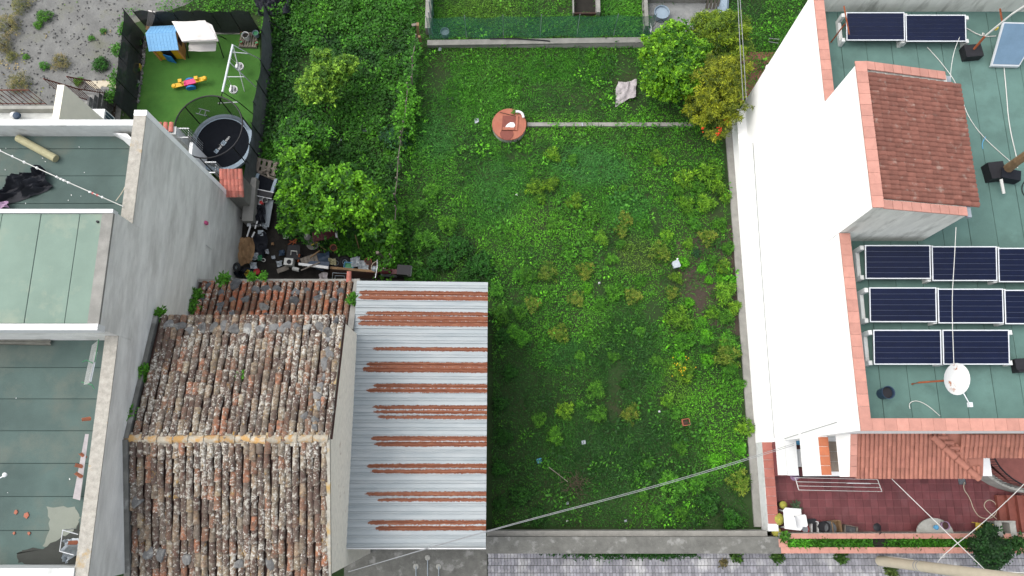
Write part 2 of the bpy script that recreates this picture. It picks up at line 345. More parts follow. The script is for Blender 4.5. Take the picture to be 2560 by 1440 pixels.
def inst(name, me, parent, loc, rot=(0, 0, 0), sc=(1, 1, 1)):
    """another object that shares the mesh; loc is a world point"""
    o = link(bpy.data.objects.new(name, me)); off = Vector(root_of(parent).location) if parent else Vector((0, 0, 0))
    if parent: o.parent = parent
    o.location = Vector(loc)-off; o.rotation_euler = rot; o.scale = sc; return o
KIDS = {}
def copy_tree(o, parent=None, kids=None):
    c = o.copy(); COL.objects.link(c)
    if parent: c.parent = parent; c.matrix_parent_inverse.identity()
    for ch in [x for x in COL.objects if x.parent == o]: copy_tree(ch, c)
    return c
def struct(name, mb, m, label=None):
    o = mb.build(name, m); o['kind'] = 'structure'; return o
def meshdata(mb, name, m, smooth=True):
    me = mb.mesh(name); me.materials.append(MT[m] if isinstance(m, str) else m)
    if smooth:
        me.polygons.foreach_set('use_smooth', [True]*len(me.polygons)); me.set_sharp_from_angle(angle=math.radians(45))
    return me
def text_mesh(parent, name, s, m, loc, size, rz):
    cu = bpy.data.curves.new(name, 'FONT'); cu.body = s; cu.size = size; cu.extrude = 0.001; cu.align_x = 'LEFT'; cu.align_y = 'CENTER'
    to = bpy.data.objects.new('tmp', cu); COL.objects.link(to)
    dg = bpy.context.evaluated_depsgraph_get(); me = bpy.data.meshes.new_from_object(to.evaluated_get(dg)); bpy.data.objects.remove(to)
    me.name = name; me.materials.clear(); me.materials.append(MT[m])
    return inst(name, me, parent, loc, (0, 0, rz))

# numpy foliage --------------------------------------------------
def vnoise(x, y, scale, seed):
    r = np.random.default_rng(seed); g = r.random((64, 64))
    x = np.asarray(x)*scale+100; y = np.asarray(y)*scale+100
    xi = np.floor(x).astype(int); yi = np.floor(y).astype(int); fx = x-xi; fy = y-yi
    fx = fx*fx*(3-2*fx); fy = fy*fy*(3-2*fy)
    a = g[xi % 64, yi % 64]; b = g[(xi+1) % 64, yi % 64]; c = g[xi % 64, (yi+1) % 64]; d = g[(xi+1) % 64, (yi+1) % 64]
    return a*(1-fx)*(1-fy)+b*fx*(1-fy)+c*(1-fx)*fy+d*fx*fy
def fbm(x, y, scale, seed):
    return (vnoise(x, y, scale, seed)+0.5*vnoise(x, y, scale*2.1, seed+1)+0.25*vnoise(x, y, scale*4.3, seed+2))/1.75
def np_mesh(name, V, tint, m):
    """V: (N,k,3) separate polygons, tint (N,3) -> mesh data"""
    n, k, _ = V.shape; me = bpy.data.meshes.new(name)
    me.vertices.add(n*k); me.vertices.foreach_set('co', V.reshape(-1).astype(np.float32))
    me.loops.add(n*k); me.loops.foreach_set('vertex_index', np.arange(n*k, dtype=np.int32))
    me.polygons.add(n); me.polygons.foreach_set('loop_start', np.arange(0, n*k, k, dtype=np.int32))
    at = me.attributes.new('tint', 'FLOAT_COLOR', 'POINT')
    c = np.ones((n*k, 4), np.float32); c[:, :3] = np.repeat(tint, k, axis=0); at.data.foreach_set('color', c.reshape(-1))
    me.materials.append(MT[m]); me.update(calc_edges=True); return me
def leaves(C, D, L, W, droop=0.25, g=rng):
    """pointed leaves: start points C, directions D (unit), lengths L, widths W"""
    n = len(C); up = np.tile([0, 0, 1.0], (n, 1))+g.normal(0, 0.35, (n, 3))
    S = np.cross(D, up); S /= (np.linalg.norm(S, axis=1, keepdims=True)+1e-9)
    L = np.asarray(L).reshape(-1, 1)*np.ones((n, 1)); W = np.asarray(W).reshape(-1, 1)*np.ones((n, 1))
    mid = C+D*L*0.5; tip = C+D*L; tip[:, 2] -= (droop*L)[:, 0]
    return np.stack([C, mid+S*W*0.5, tip, mid-S*W*0.5], axis=1)
def unit(v): return v/(np.linalg.norm(v, axis=1, keepdims=True)+1e-9)
def clump_leaves(tips, per, L, ratio, spread=0.9, g=rng, up=0.35):
    """rosettes of leaves round every twig tip"""
    n = len(tips); C = np.repeat(tips, per, axis=0); a = g.random(n*per)*2*math.pi
    D = unit(np.stack([np.cos(a)*spread, np.sin(a)*spread, g.normal(up, 0.35, n*per)], axis=1))
    ln = L*(0.6+0.8*g.random(n*per)); C = C+g.normal(0, L*0.25, C.shape)
    return leaves(C, D, ln, ln*ratio, 0.25, g)
# ------------------------------------------------------------------ the ground
def sheet(name, pxs, z, m, kind='structure', sub=None):
    mb = MB(); mb.add([P(x, y, z) for x, y in pxs], [tuple(range(len(pxs)-1, -1, -1))])
    o = mb.build(name, m); o['kind'] = kind
    # make it face up
    me = o.data
    if me.polygons[0].normal.z < 0: me.flip_normals()
    return o
g = MB(); g.add([(-300, -300, 0), (300, -300, 0), (300, 300, 0), (-300, 300, 0)], [(0, 1, 2, 3)])
struct('ground', g, 'garden_earth')
sheet('gravel_lot', [(-400, -400), (560, -400), (560, -60), (470, 10), (330, 60), (300, 300), (240, 330), (-400, 330)], 0.004, 'gravel')
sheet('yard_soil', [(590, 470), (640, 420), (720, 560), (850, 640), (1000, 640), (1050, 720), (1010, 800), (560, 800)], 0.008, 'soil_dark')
sheet('artificial_turf', [(352, 84), (648, 84), (655, 250), (640, 470), (590, 480), (430, 320), (330, 300)], 0.012, 'turf')
sheet('garden_soil_patch', [(1690, 600), (1830, 560), (1850, 840), (1740, 800), (1700, 740)], 0.004, 'soil')
# street with interlocking pavers
sheet('street', [(1215, 1378), (2700, 1378), (2900, 1700), (1180, 1700)], 0.004, 'joint')
def paver_field():
    mb = MB(); r = random.Random(3)
    x0, x1 = P(1219, 1400)[0], 18.0
    pw, pl = 0.112, 0.235
    row = 0; y = -2.50
    while y > -4.6:
        x = x0+(0.5 if row % 2 else 0)*pw*0.3
        while x < x1:
            j = r.uniform(0.000, 0.006); t = r.uniform(-.002, .002)
            w = 0.016  # notched sides that lock into the neighbour
            a, b = x+0.006, x+pw-0.006; y0, y1 = y-pl+0.008, y-0.008; ym1, ym2 = y-pl*0.36, y-pl*0.64
            poly = [(a, y0), (b, y0), (b+w, ym2), (b-w*0.2, ym1), (b, y1), (a, y1), (a-w*0.2, ym1), (a+w, ym2)]
            lo = [(p[0], p[1], 0.0045) for p in poly]; up = [(p[0], p[1], 0.020+j) for p in poly]
            mb.add(lo+up, [tuple(range(8, 16))]+[(i, (i+1) % 8, 8+(i+1) % 8, 8+i) for i in range(8)])
            x += pw
        y -= pl; row += 1
    return mb
PAV = paver_field().build('paving', 'paver'); tag(PAV, kind='stuff', label='grey interlocking street pavers in rows')
# per-paver tone
def island_tone(name, c, lo, hi, rough=0.9, c2=None):
    m, nt, bs, pos, geo = newmat(name); c = tuple(0.78*x for x in c)
    col = ramp(nt, noise(nt, 4, 6, pos, 0.7), [(0.3, tuple(x*0.75 for x in c)), (0.7, tuple(x*1.2 for x in c))]).outputs[0]
    if c2: col = mixc(nt, thresh(nt, noise(nt, 1.3, 6, pos), 0.5, 0.65), col, c2)
    col = mixc(nt, 1.0, col, ramp(nt, geo.outputs['Random Per Island'], [(0, (lo,)*3), (1, (hi,)*3)]).outputs[0], 'MULTIPLY')
    nt.links.new(col, bs.inputs['Base Color']); bs.inputs['Roughness'].default_value = rough; setbump(nt, bs, noise(nt, 60, 3, pos), 0.3)
    return m
PAV.data.materials[0] = island_tone('paver_toned', (0.27, 0.27, 0.295), 0.72, 1.15, c2=(0.36, 0.36, 0.36))
# forecourt in front of the shed
fc = MB().add([P(860, 1340, 0.008), P(860, 1600, 0.008), P(1217, 1600, 0.008), P(1217, 1340, 0.008)], [(0, 1, 2, 3)])
struct('forecourt', fc, 'concrete_dark')
for i, (x, y0, y1) in enumerate(((1040, 1416, 1460), (1069, 1400, 1460), (1097, 1416, 1460))):
    t = thing('drain_pipe', ['left thin grey pipe end lying in the concrete forecourt below the tin roof', 'middle, longest thin pipe lying in the concrete forecourt below the tin roof', 'right thin grey pipe end lying in the concrete forecourt below the tin roof'][i], 'pipe', P(x, y0, 0.01), 0, 'pipes set in the forecourt')
    MB().tube([P(x, y0, 0.03), P(x, y1, 0.03)], 0.02).build('pipe', 'grey_metal', t)
    MB().lathe(P(x, y0-(6 if i == 1 else 0), 0.010), [(0.10, 0), (0.085, 0.02)], 10).build('mortar_pad', 'concrete_light', t)

# ------------------------------------------------------------------ white house on the right
WX, WS, WN_ = 8.97, 1.14, 14.0; RZ = 6.9; PT = 7.66
house = thing('white_house', 'large white house with green flat roof, solar panels and pink coping along its roof edge', 'house', (WX, WS, 0))
b = MB(); b.box(WX, 20, WS, WN_, 0, RZ-0.02)
b.box(WX, WX+0.25, 10.42, WN_, RZ-0.02, PT); b.box(WX, WX+0.25, WS, 6.46, RZ-0.02, PT)
b.box(WX+0.25, 20, WS, WS+0.29, RZ-0.02, PT); b.build('wall', 'white_paint', house)
MB().box(WX+0.25, 20, WN_-0.17, WN_, RZ-0.02, PT+0.25).build('rear_parapet', 'render_stained', house)
MB().box(8.62, WX-0.002, WS, 13.7, 0, 0.78).build('wall_ledge', 'white_paint', house)
MB().box(8.36, 8.617, -1.7, 13.5, 0, 0.09).build('footing', 'concrete', house)
MB().box(WX-0.035, WX-0.003, WS, WN_, 3.36, 3.50).build('string_course', 'white_paint', house)
# flat roof in rolled strips
k = 0; x = WX+0.25
while x < 19.5:
    w = 0.76
    MB().box(x, min(x+w-0.016, 19.9), WS+0.29, WN_-0.17, RZ-0.02, RZ+0.004+(k % 2)*0.003).build('roofing_strip', 'membrane_right', house); x += w; k += 1
MB().box(WX+0.25, 19.9, WS+0.29, WN_-0.17, RZ-0.018, RZ-0.010).build('roof_base', 'membrane_seam', house)
# coping tiles
cop = meshdata(MB().box(-0.145, 0.145, -0.157, 0.157, 0, 0.035), 'coping_tile', 'pink_tile', False)
def coping(y0, y1, xc, z, parent):
    n = max(1, round((y1-y0)/0.32)); s = (y1-y0)/n
    for i in range(n): inst('coping_tile', cop, parent, (xc, y0+(i+0.5)*s, z+rnd.uniform(0, .003)), (0, 0, 0), (1, (s-0.006)/0.314, 1))
def coping_x(x0, x1, yc, z, parent, wid=0.29):
    n = max(1, round((x1-x0)/0.32)); s = (x1-x0)/n
    for i in range(n): inst('coping_tile', cop, parent, (x0+(i+0.5)*s, yc, z+rnd.uniform(0, .003)), (0, 0, math.pi/2), (wid/0.29, (s-0.006)/0.314, 1))
coping(10.43, WN_, WX+0.125, PT, house); coping(WS+0.30, 6.45, WX+0.125, PT, house)
coping_x(WX-0.02, 16.5, WS+0.145, PT, house, 0.32); coping_x(12.5, 17, WN_-0.085, PT+0.25, house, 0.2)
# stair tower with a mono-pitch clay roof
TX0, TX1, TY0, TY1 = WX, 11.62, 6.47, 10.41; TZ0, TZ1 = 9.72, 9.12
tw = MB().hexa([(TX0, TY0, RZ), (TX1, TY0, RZ), (TX1, TY1, RZ), (TX0, TY1, RZ)], [(TX0, TY0, TZ0), (TX1, TY0, TZ1), (TX1, TY1, TZ1), (TX0, TY1, TZ0)])
tower = tw.build('stair_tower', 'render_stained', house)
MB().add([(TX0-0.004, TY0, RZ-0.3), (TX0-0.004, TY1, RZ-0.3), (TX0-0.004, TY1, TZ0), (TX0-0.004, TY0, TZ0)], [(0, 1, 2, 3)]).build('white_face', 'white_paint', tower)
sl = math.atan2(TZ0-TZ1, TX1-TX0); L = math.hypot(TX1-TX0, TZ0-TZ1)
n = 11; rows = 27; rw = (TY1-TY0-0.46)/rows; tl = (L+0.12)/n
tv = MB()
for (xx, zz, rr) in ((0, 0.03, 0.062), (tl*1.12, 0.052, 0.068)):
    for k in range(7):
        a = math.pi*k/6; tv.v.append((xx, math.cos(a)*rr*1.12, zz+math.sin(a)*rr*0.85-0.03))
for k in range(6): tv.f.append((k+1, k, 7+k, 8+k))
tv.f.append((7, 8, 9, 10, 11, 12, 13))
tme = meshdata(tv, 'roof_tile', 'tower_tile')
for i in range(n):
    for j in range(rows):
        d = i*tl+0.22; yy = TY0+0.23+(j+0.5)*rw
        inst('roof_tile', tme, tower, (TX0+d*math.cos(sl)-0.02, yy+rnd.uniform(-.004, .004), TZ0-d*math.sin(sl)+0.02+rnd.uniform(0, .006)), (0, sl+rnd.uniform(-.02, .02), rnd.uniform(-.02, .02)))
for (yc, x0, x1) in ((TY0+0.06, TX0+0.2, TX1-0.05), (TY1-0.06, TX0+0.2, TX1-0.08)):
    nn = 9; s = (x1-x0)/nn
    for i in range(nn):
        xc = x0+(i+0.5)*s
        inst('coping_tile', cop, tower, (xc, yc, TZ0-(xc-TX0)*math.tan(sl)+0.055), (0, sl, 0), ((s-0.006)/0.29, 0.74, 1))
coping(TY0-0.04, TY1+0.04, TX0+0.07, TZ0+0.03, tower)
MB().box(TX1+0.02, TX1+0.13, TY0-0.05, TY1, TZ1-0.12, TZ1-0.03).build('gutter', 'grey_metal', tower)
# balcony storeys on the street side
MB().box(WX, 14.6, 0.0, WS, 3.36, 3.70).build('balcony_slab', 'white_paint', house)
MB().box(WX, WX+0.25, 0.02, WS, 3.70, 4.86).build('balcony_wall', 'white_paint', house)
oc = meshdata(MB().box(-0.14, 0.14, -0.13, 0.13, 0, 0.03), 'cap_tile', 'orange_tile', False)
for i in range(4): inst('cap_tile', oc, house, (WX+0.125, 0.16+i*0.272, 4.862))
bt = meshdata(MB().box(-0.148, 0.148, -0.148, 0.148, 0, 0.012), 'balcony_tile', 'beige_tile', False)
for i in range(4):
    for j in range(3): inst('balcony_tile', bt, house, (WX+0.41+i*0.302, 0.28+j*0.302, 3.702))
MB().box(WX, 14.6, 0.0, WS, 0.80, 1.10).build('porch_slab', 'terrace_tile', house)
MB().box(WX, WX+0.22, 0.03, WS, 1.10, 2.0).build('porch_wall', 'white_paint', house)
MB().box(WX-0.001, WX+0.36, 0.02, WS, 2.003, 2.05).build('porch_wall_cap', 'white_plain', house)
MB().box(WX, 20, -1.84, WS-0.003, 0.0, 0.27).build('terrace_base', 'grout', house)
# tiled canopy over the balcony
can = MB().hexa([(9.38, 0.0, 5.35), (13.1, 0.0, 5.35), (13.1, WS-0.003, 5.35), (9.38, WS-0.003, 5.35)], [(9.38, 0.0, 5.72), (13.1, 0.0, 5.72), (13.1, WS-0.003, 6.07), (9.38, WS-0.003, 6.07)]).build('canopy', 'canopy_tile', house)
MB().hexa([(9.33, -0.02, 5.2), (9.52, -0.02, 5.2), (9.52, WS-0.004, 5.2), (9.33, WS-0.004, 5.2)], [(9.33, -0.02, 5.84), (9.52, -0.02, 5.84), (9.52, WS-0.004, 6.18), (9.33, WS-0.004, 6.18)]).build('canopy_side', 'white_paint', can)
for i in range(4):
    y = -0.02+(i+0.5)*0.288
    inst('coping_tile', cop, can, (9.425, y, 5.845+(y+0.02)*0.295), (0.287, 0, 0), (0.62, 0.93, 1))
def barrel(r0, r1, length, seg=6, flat=0.85, lift=0.0):
    """convex clay tile, narrow end at y=length (up the slope), wide end at y=0"""
    mb = MB()
    for (yy, r, zz) in ((0, r1, lift), (length, r0, 0)):
        for k in range(seg+1):
            a = math.pi*k/seg; mb.v.append((math.cos(a)*r, yy, zz+math.sin(a)*r*flat))
    for k in range(seg): mb.f.append((k, k+1, seg+2+k, seg+1+k))
    mb.f.append(tuple(range(seg, -1, -1)))
    return mb
cme = meshdata(barrel(0.055, 0.062, 0.35, 6, 0.8, 0.012), 'canopy_tile', 'canopy_tile')
cs = math.atan2(0.35, WS)
for i in range(28):
    for j in range(4):
        xx = 9.6+i*0.124
        if xx > 12.15+0.30*(3-j)*0+ (0.0 if j < 4 else 0): pass
        # the hip runs from the upper right down to the right end
        y = -0.06+j*0.295
        if xx > 13.0-j*0.33: continue
        inst('roof_tile', cme, can, (xx, y, 5.735+(y+0.06)*math.tan(cs)), (cs, 0, rnd.uniform(-.02, .02)))
hipm = meshdata(barrel(0.085, 0.10, 0.42, 6, 0.8, 0.02), 'hip_tile', 'canopy_tile')
hA, hB = P(2445, 1196, 5.75), P(2325, 1088, 6.15)
for i in range(4):
    a = hA.lerp(hB, i/4); d = (hB-hA); inst('hip_tile', hipm, can, a+Vector((0, 0, 0.03)), (0.22, 0, math.atan2(-d.x, d.y)))
MB().add([hA, P(2445, 1130, 5.9), hB], [(0, 1, 2)]).build('hip_face', 'canopy_tile', can)
for i in range(14):
    t = i/13; xx = 13.0+i*0.05
sme = meshdata(barrel(0.05, 0.058, 0.30, 6, 0.8, 0.012), 'hip_side_tile', 'canopy_tile')
for j in range(6):
    for i in range(1 if j > 3 else 2):
        px, py = 2345+j*15+i*22, 1094+j*13
        inst('roof_tile', sme, can, P(px, py, 6.1-j*0.05), (0.2, 0, math.pi/2*0.98))
rc = MB().hexa([(13.105, 0.55, 5.3), (18, 0.55, 5.3), (18, WS-0.003, 5.3), (13.105, WS-0.003, 5.3)], [(13.105, 0.55, 5.92), (18, 0.55, 5.92), (18, WS-0.003, 6.2), (13.105, WS-0.003, 6.2)]).build('right_canopy', 'canopy_tile', house)
for i in range(29):
    for j in range(2): inst('roof_tile', cme, rc, (12.45+i*0.124, 0.50+j*0.30, 5.935+j*0.13), (0.40, 0, rnd.uniform(-.02, .02)))

# terrace floor tiles, one by one
ter = MB().box(WX, 18, -1.83, WS-0.05, 0.271, 0.274).build('terrace', 'grout'); ter['kind'] = 'structure'
ft = meshdata(MB().box(-0.1255, 0.1255, -0.1255, 0.1255, 0, 0.012), 'floor_tile', 'terrace_tile', False)
for i in range(33):
    for j in range(9): inst('floor_tile', ft, ter, (WX+0.14+i*0.26, -1.69+j*0.26, 0.275+rnd.uniform(0, 0.002)))
# side wall of the terrace
tw_ = thing('terrace_side_wall', 'low white wall with red tile cap along the left edge of the terrace', 'wall', (8.7, -0.3, 0))
MB().box(8.62, WX-0.003, -1.80, WS-0.002, 0, 0.74).build('wall', 'white_worn', tw_)
ct = meshdata(MB().box(-0.17, 0.17, -0.145, 0.145, 0, 0.03), 'cap_tile_red', 'red_cap', False)
for i in range(9): inst('cap_tile', ct, tw_, (8.80, 0.99-i*0.30, 0.742))
# planter along the street
plz = 0.86
pl = thing('planter', 'long low planter with pink tiled rim, soil and green plants along the street', 'planter', (9.0, -2.2, 0))
MB().box(8.95, 19, -2.49, -2.30, 0, plz).box(8.95, 19, -2.02, -1.845, 0, plz).box(8.95, 9.12, -2.30, -2.02, 0, plz).build('wall', 'concrete_light', pl)
MB().box(9.12, 19, -2.30, -2.02, 0.3, plz-0.14).build('soil', 'soil_dark', pl)
coping_x(8.94, 18.5, -2.395, plz, pl, 0.19); coping_x(8.94, 18.5, -1.945, plz, pl, 0.165); coping(-2.30, -2.03, 9.03, plz, pl)
# garden wall to the street
gw = thing('garden_wall', 'thick grey concrete garden wall between the overgrown plot and the street', 'wall', (4, -2.2, 0))
MB().box(-0.85, 8.94, -2.50, -1.97, 0, 0.88).build('wall', 'concrete_dark', gw)
MB().box(-0.85, 8.6, -1.967, -1.79, 0, 0.66).build('ledge', 'concrete', gw)

# ------------------------------------------------------------------ grey house on the left
GX = -10.25; GR = 7.3; GP = 8.0; GB = 8.98
gh = thing('grey_house', 'grey rendered house with green flat roofs and a lichen covered parapet', 'house', (GX, 3, 0))
b = MB(); b.box(-24, GX, -2.5, 9.95, 0, GR-0.02)
b.box(-24, GX-0.002, 3.55, 6.62, GR-0.02, GB-0.04); b.build('wall', 'render_grey', gh)
for q in ((6.625, 9.795), (-2.5, 3.545)): MB().box(GX-0.32, GX-0.001, *q, GR-0.02, GP-.03).build('side_parapet', 'render_grey', gh); MB().box(GX-0.335, GX+0.006, *q, GP-.03, GP+.005).build('parapet_top', 'wall_lichen', gh)
MB().box(-24, GX-0.325, 9.50, 9.68, GR-0.02, GP).build('end_parapet', 'white_worn', gh); MB().box(-24, GX-0.325, -2.5, -2.16, GR-0.02, GP+0.05).build('end_parapet', 'white_worn', gh)
MB().box(GX-0.34, GX+0.012, 9.80, 9.965, 0, GP+0.012).build('corner_strip', 'white_paint', gh)
def strips(x0, x1, y0, y1, z, m, step, nm, along='x'):
    t0, t1 = (y0, y1) if along == 'x' else (x0, x1); t = t0; k = 0
    while t < t1-0.05:
        e = min(t+step-0.02, t1)
        if along == 'x': MB().box(x0, x1, t, e, z-0.02, z+(k % 2)*0.003).build(nm, m, gh)
        else: MB().box(t, e, y0, y1, z-0.02, z+(k % 2)*0.003).build(nm, m, gh)
        t += step; k += 1
    MB().box(x0, x1, y0, y1, z-0.019, z-0.012).build('roof_base', 'membrane_seam', gh)
strips(-24, GX-0.32, 6.63, 9.50, GR, 'membrane_left', 0.83, 'roofing_strip')
strips(-24, GX-0.32, -2.16, 3.55, GR, 'membrane_left', 0.83, 'roofing_strip')
strips(-20.1, GX-0.28, 3.68, 6.55, GB, 'membrane_block', 1.0, 'roofing_strip', 'y')
MB().box(-24, GX+0.004, 3.50, 3.66, GB-0.30, GB+0.05).box(-24, GX+0.004, 6.56, 6.66, GB-0.2, GB+0.06).build('roof_border', 'white_plain', gh)
MB().box(GX-0.28, GX+0.003, 3.66, 6.56, GB-0.06, GB+0.02).build('roof_edge', 'concrete', gh)

# ------------------------------------------------------------------ old stone house with clay tiles
OX0, OX1, OYS, OYN, ORY = -10.2, -4.86, -2.66, 4.42, 0.95; ZR, ZN, ZS = 6.98, 6.12, 5.95
oh = thing('old_house', 'old gabled house whose clay tile roof is covered in lichen and weighted with stones', 'house', ((OX0+OX1)/2, ORY, 0))
b = MB(); b.add([(OX0, OYS+0.1, 0), (OX1, OYS+0.1, 0), (OX1, OYN-0.1, 0), (OX0, OYN-0.1, 0), (OX0, OYS+0.1, ZS-0.12), (OX1, OYS+0.1, ZS-0.12), (OX1, ORY, ZR-0.12), (OX1, OYN-0.1, ZN-0.12), (OX0, OYN-0.1, ZN-0.12), (OX0, ORY, ZR-0.12)],
      [(0, 1, 5, 4), (1, 2, 7, 6, 5), (2, 3, 8, 7), (3, 0, 4, 9, 8), (4, 5, 6, 9), (9, 6, 7, 8)])
b.build('wall', 'gable_plaster', oh)
MB().add([(OX0, OYS, ZS-0.07), (OX1, OYS, ZS-0.07), (OX1, ORY, ZR-0.07), (OX0, ORY, ZR-0.07), (OX1, OYN, ZN-0.07), (OX0, OYN, ZN-0.07)], [(0, 1, 2, 3), (3, 2, 4, 5)]).build('roof_deck', 'wood_dark', oh)
aS, aN = math.atan2(ZR-ZS, ORY-OYS), math.atan2(ZR-ZN, OYN-ORY)
LS, LN = math.hypot(ZR-ZS, ORY-OYS), math.hypot(ZR-ZN, OYN-ORY)
tiles = [meshdata(barrel(0.072+0.006*k, 0.092+0.004*k, 0.40+0.02*k, 6, 0.85, 0.035), 'roof_tile', 'old_tile') for k in range(3)]
NC = 28; cw = (OX1-OX0-0.10)/NC
def tilerow(col, x, n, L, yl, zl, ang, sgn):
    """one column of tiles, from the eave up"""
    res = []; ex = L/n; ph = rnd.uniform(-0.14, 0.05)
    for j in range(n):
        d = j*ex+ph*(0 if j == 0 else 1)
        y = yl+sgn*d*math.cos(ang); z = zl+d*math.sin(ang)+0.01
        w = 0.02*math.sin(col*1.7+j*0.6)
        res.append(((x+w+rnd.uniform(-.012, .012), y, z+rnd.uniform(0, .02)), (ang+rnd.uniform(-.03, .03), rnd.uniform(-.08, .08), (0 if sgn > 0 else math.pi)+rnd.uniform(-.05, .05))))
    return res
stuffS = MB()
for c in range(NC):
    x = OX0+0.08+(c+0.5)*cw
    for loc, rot in tilerow(c, x, 10, LS, OYS-0.03, ZS, aS, 1): inst('roof_tile', rnd.choice(tiles), oh, loc, rot)
def stamp(mb, src, loc, rot, sc=1):
    M = Matrix.Translation(loc) @ Euler(rot).to_matrix().to_4x4() @ Matrix.Scale(sc, 4)
    return mb.add([M @ Vector(v) for v in src.v], src.f)
src = [barrel(0.072+0.006*k, 0.092+0.004*k, 0.40+0.02*k, 6, 0.85, 0.035) for k in range(3)]
for c in range(NC):
    x = OX0+0.16+(c+0.5)*cw
    for loc, rot in tilerow(c, x, 10, LN, OYN+0.03, ZN, aN, -1): stamp(stuffS, rnd.choice(src), loc, rot)
tag(stuffS.build('rear_slope_tiles', 'old_tile_stuff', oh, smooth=True), kind='stuff')
# dark channel tiles between the covers
ch = MB()
for c in range(NC+1):
    x = OX0+0.08+c*cw
    ch.obox((x, (OYS+ORY)/2, (ZS+ZR)/2-0.035), (0.07, LS, 0.02), (aS, 0, 0)); ch.obox((x+0.08, (OYN+ORY)/2, (ZN+ZR)/2-0.035), (0.07, LN, 0.02), (-aN, 0, 0))
tag(ch.build('channel_tiles', 'wood_dark', oh), kind='stuff')
# ridge
rt = meshdata(barrel(0.10, 0.115, 0.44, 6, 0.75, 0.02), 'ridge_tile', 'lichen_ridge')
nr = 13; s = (OX1-OX0)/nr
for i in range(nr): inst('ridge_tile', rt, oh, (OX0+(i+1)*s, ORY+rnd.uniform(-.02, .02), ZR+0.02), (0, rnd.uniform(-.02, .02), math.pi/2+rnd.uniform(-.03, .03)))
MB().obox(((OX0+OX1)/2, ORY-0.10, ZR-0.01), (OX1-OX0, 0.16, 0.07), (aS, 0, 0)).obox(((OX0+OX1)/2, ORY+0.10, ZR-0.01), (OX1-OX0, 0.14, 0.07), (-aN, 0, 0)).build('ridge_mortar', 'verge_mortar', oh)
MB().obox((OX1-0.02, (OYS+ORY)/2, (ZS+ZR)/2+0.03), (0.13, LS, 0.11), (aS, 0, 0)).obox((OX1-0.02, (OYN+ORY)/2, (ZN+ZR)/2+0.03), (0.12, LN, 0.11), (-aN, 0, 0)).build('verge', 'verge_mortar', oh)
MB().obox((OX0+0.0, (OYS+ORY)/2, (ZS+ZR)/2+0.06), (0.16, LS, 0.2), (aS, 0, 0)).obox((OX0+0.02, (OYN+ORY)/2, (ZN+ZR)/2+0.05), (0.12, LN, 0.16), (-aN, 0, 0)).build('flashing', 'concrete_dark', oh)
# lean-to behind it
LX0, LX1, LYS, LYN, LZS, LZN = -10.2, -5.15, 4.35, 6.12, 4.15, 3.52
lt = thing('lean_to', 'low lean-to with reddish clay tiles and loose stones behind the old house', 'outbuilding', ((LX0+LX1)/2, 5.2, 0))
MB().hexa([(LX0, LYS, 0), (LX1+0.15, LYS, 0), (LX1+0.15, LYN-0.02, 0), (LX0, LYN-0.02, 0)], [(LX0, LYS, LZS-0.05), (LX1+0.15, LYS, LZS-0.05), (LX1+0.15, LYN-0.02, LZN-0.05), (LX0, LYN-0.02, LZN-0.05)]).build('wall', 'wood_dark', lt)
MB().box(LX0, LX1+0.02, LYN, LYN+0.11, 0, LZN+0.04).build('eave_kerb', 'concrete', lt)
MB().hexa([(LX1+0.02, LYS+0.1, 0), (LX1+0.20, LYS+0.1, 0), (LX1+0.20, LYN+0.11, 0), (LX1+0.02, LYN+0.11, 0)], [(LX1+0.02, LYS+0.1, LZS+0.08), (LX1+0.20, LYS+0.1, LZS+0.08), (LX1+0.20, LYN+0.11, LZN+0.06), (LX1+0.02, LYN+0.11, LZN+0.06)]).build('side_kerb', 'concrete', lt)
ltm = [meshdata(barrel(0.072, 0.092, 0.42, 6, 0.95, 0.035), 'lean_tile', 'lean_tile'), meshdata(barrel(0.066, 0.088, 0.44, 6, 0.95, 0.035), 'lean_tile', 'lean_tile')]
aL = math.atan2(LZS-LZN, LYN-LYS); LL = math.hypot(LZS-LZN, LYN-LYS)
for c in range(23):
    x = LX0+0.12+(c+0.5)*(LX1-LX0-0.12)/23
    for j in range(5):
        d = j*LL/5+rnd.uniform(-.03, .03)*(j > 0)
        inst('roof_tile', rnd.choice(ltm), lt, (x+rnd.uniform(-.012, .012), LYN-0.01-d*math.cos(aL), LZN+0.01+d*math.sin(aL)+rnd.uniform(0, .015)), (aL, rnd.uniform(-.06, .06), math.pi+rnd.uniform(-.05, .05)))
# ------------------------------------------------------------------ tin shed
SX0, SX1, SYS, SYN, SZ0, SZ1 = -4.95, -0.775, -2.05, 6.03, 4.02, 3.82
sh = thing('tin_shed', 'long shed roofed with pale corrugated tin that is streaked with rust', 'shed', ((SX0+SX1)/2, 2, 0))
MB().box(SX0+0.1, SX1-0.12, SYS+0.12, SYN-0.05, 0, 3.78).build('wall', 'concrete_dark', sh)
RUST = [(729, 738, 903), (741, 750, 903), (781, 788, 925), (791, 802, 903), (804, 815, 903), (869, 877, 940), (907, 917, 925), (919, 930, 918), (961, 969, 945), (972, 981, 920), (1014, 1023, 940), (1026, 1034, 940), (1039, 1047, 950), (1092, 1101, 935), (1106, 1115, 945), (1160, 1169, 925), (1174, 1183, 935), (1230, 1239, 925), (1246, 1253, 945), (1302, 1310, 925), (1316, 1325, 945)]
RY = [(P(1150, a, 3.9).y, P(1150, b_, 3.9).y, P(x, a, 3.9).x) for a, b_, x in RUST]
NS = 9; sw = (SYN-SYS)/NS; NRIB = 4
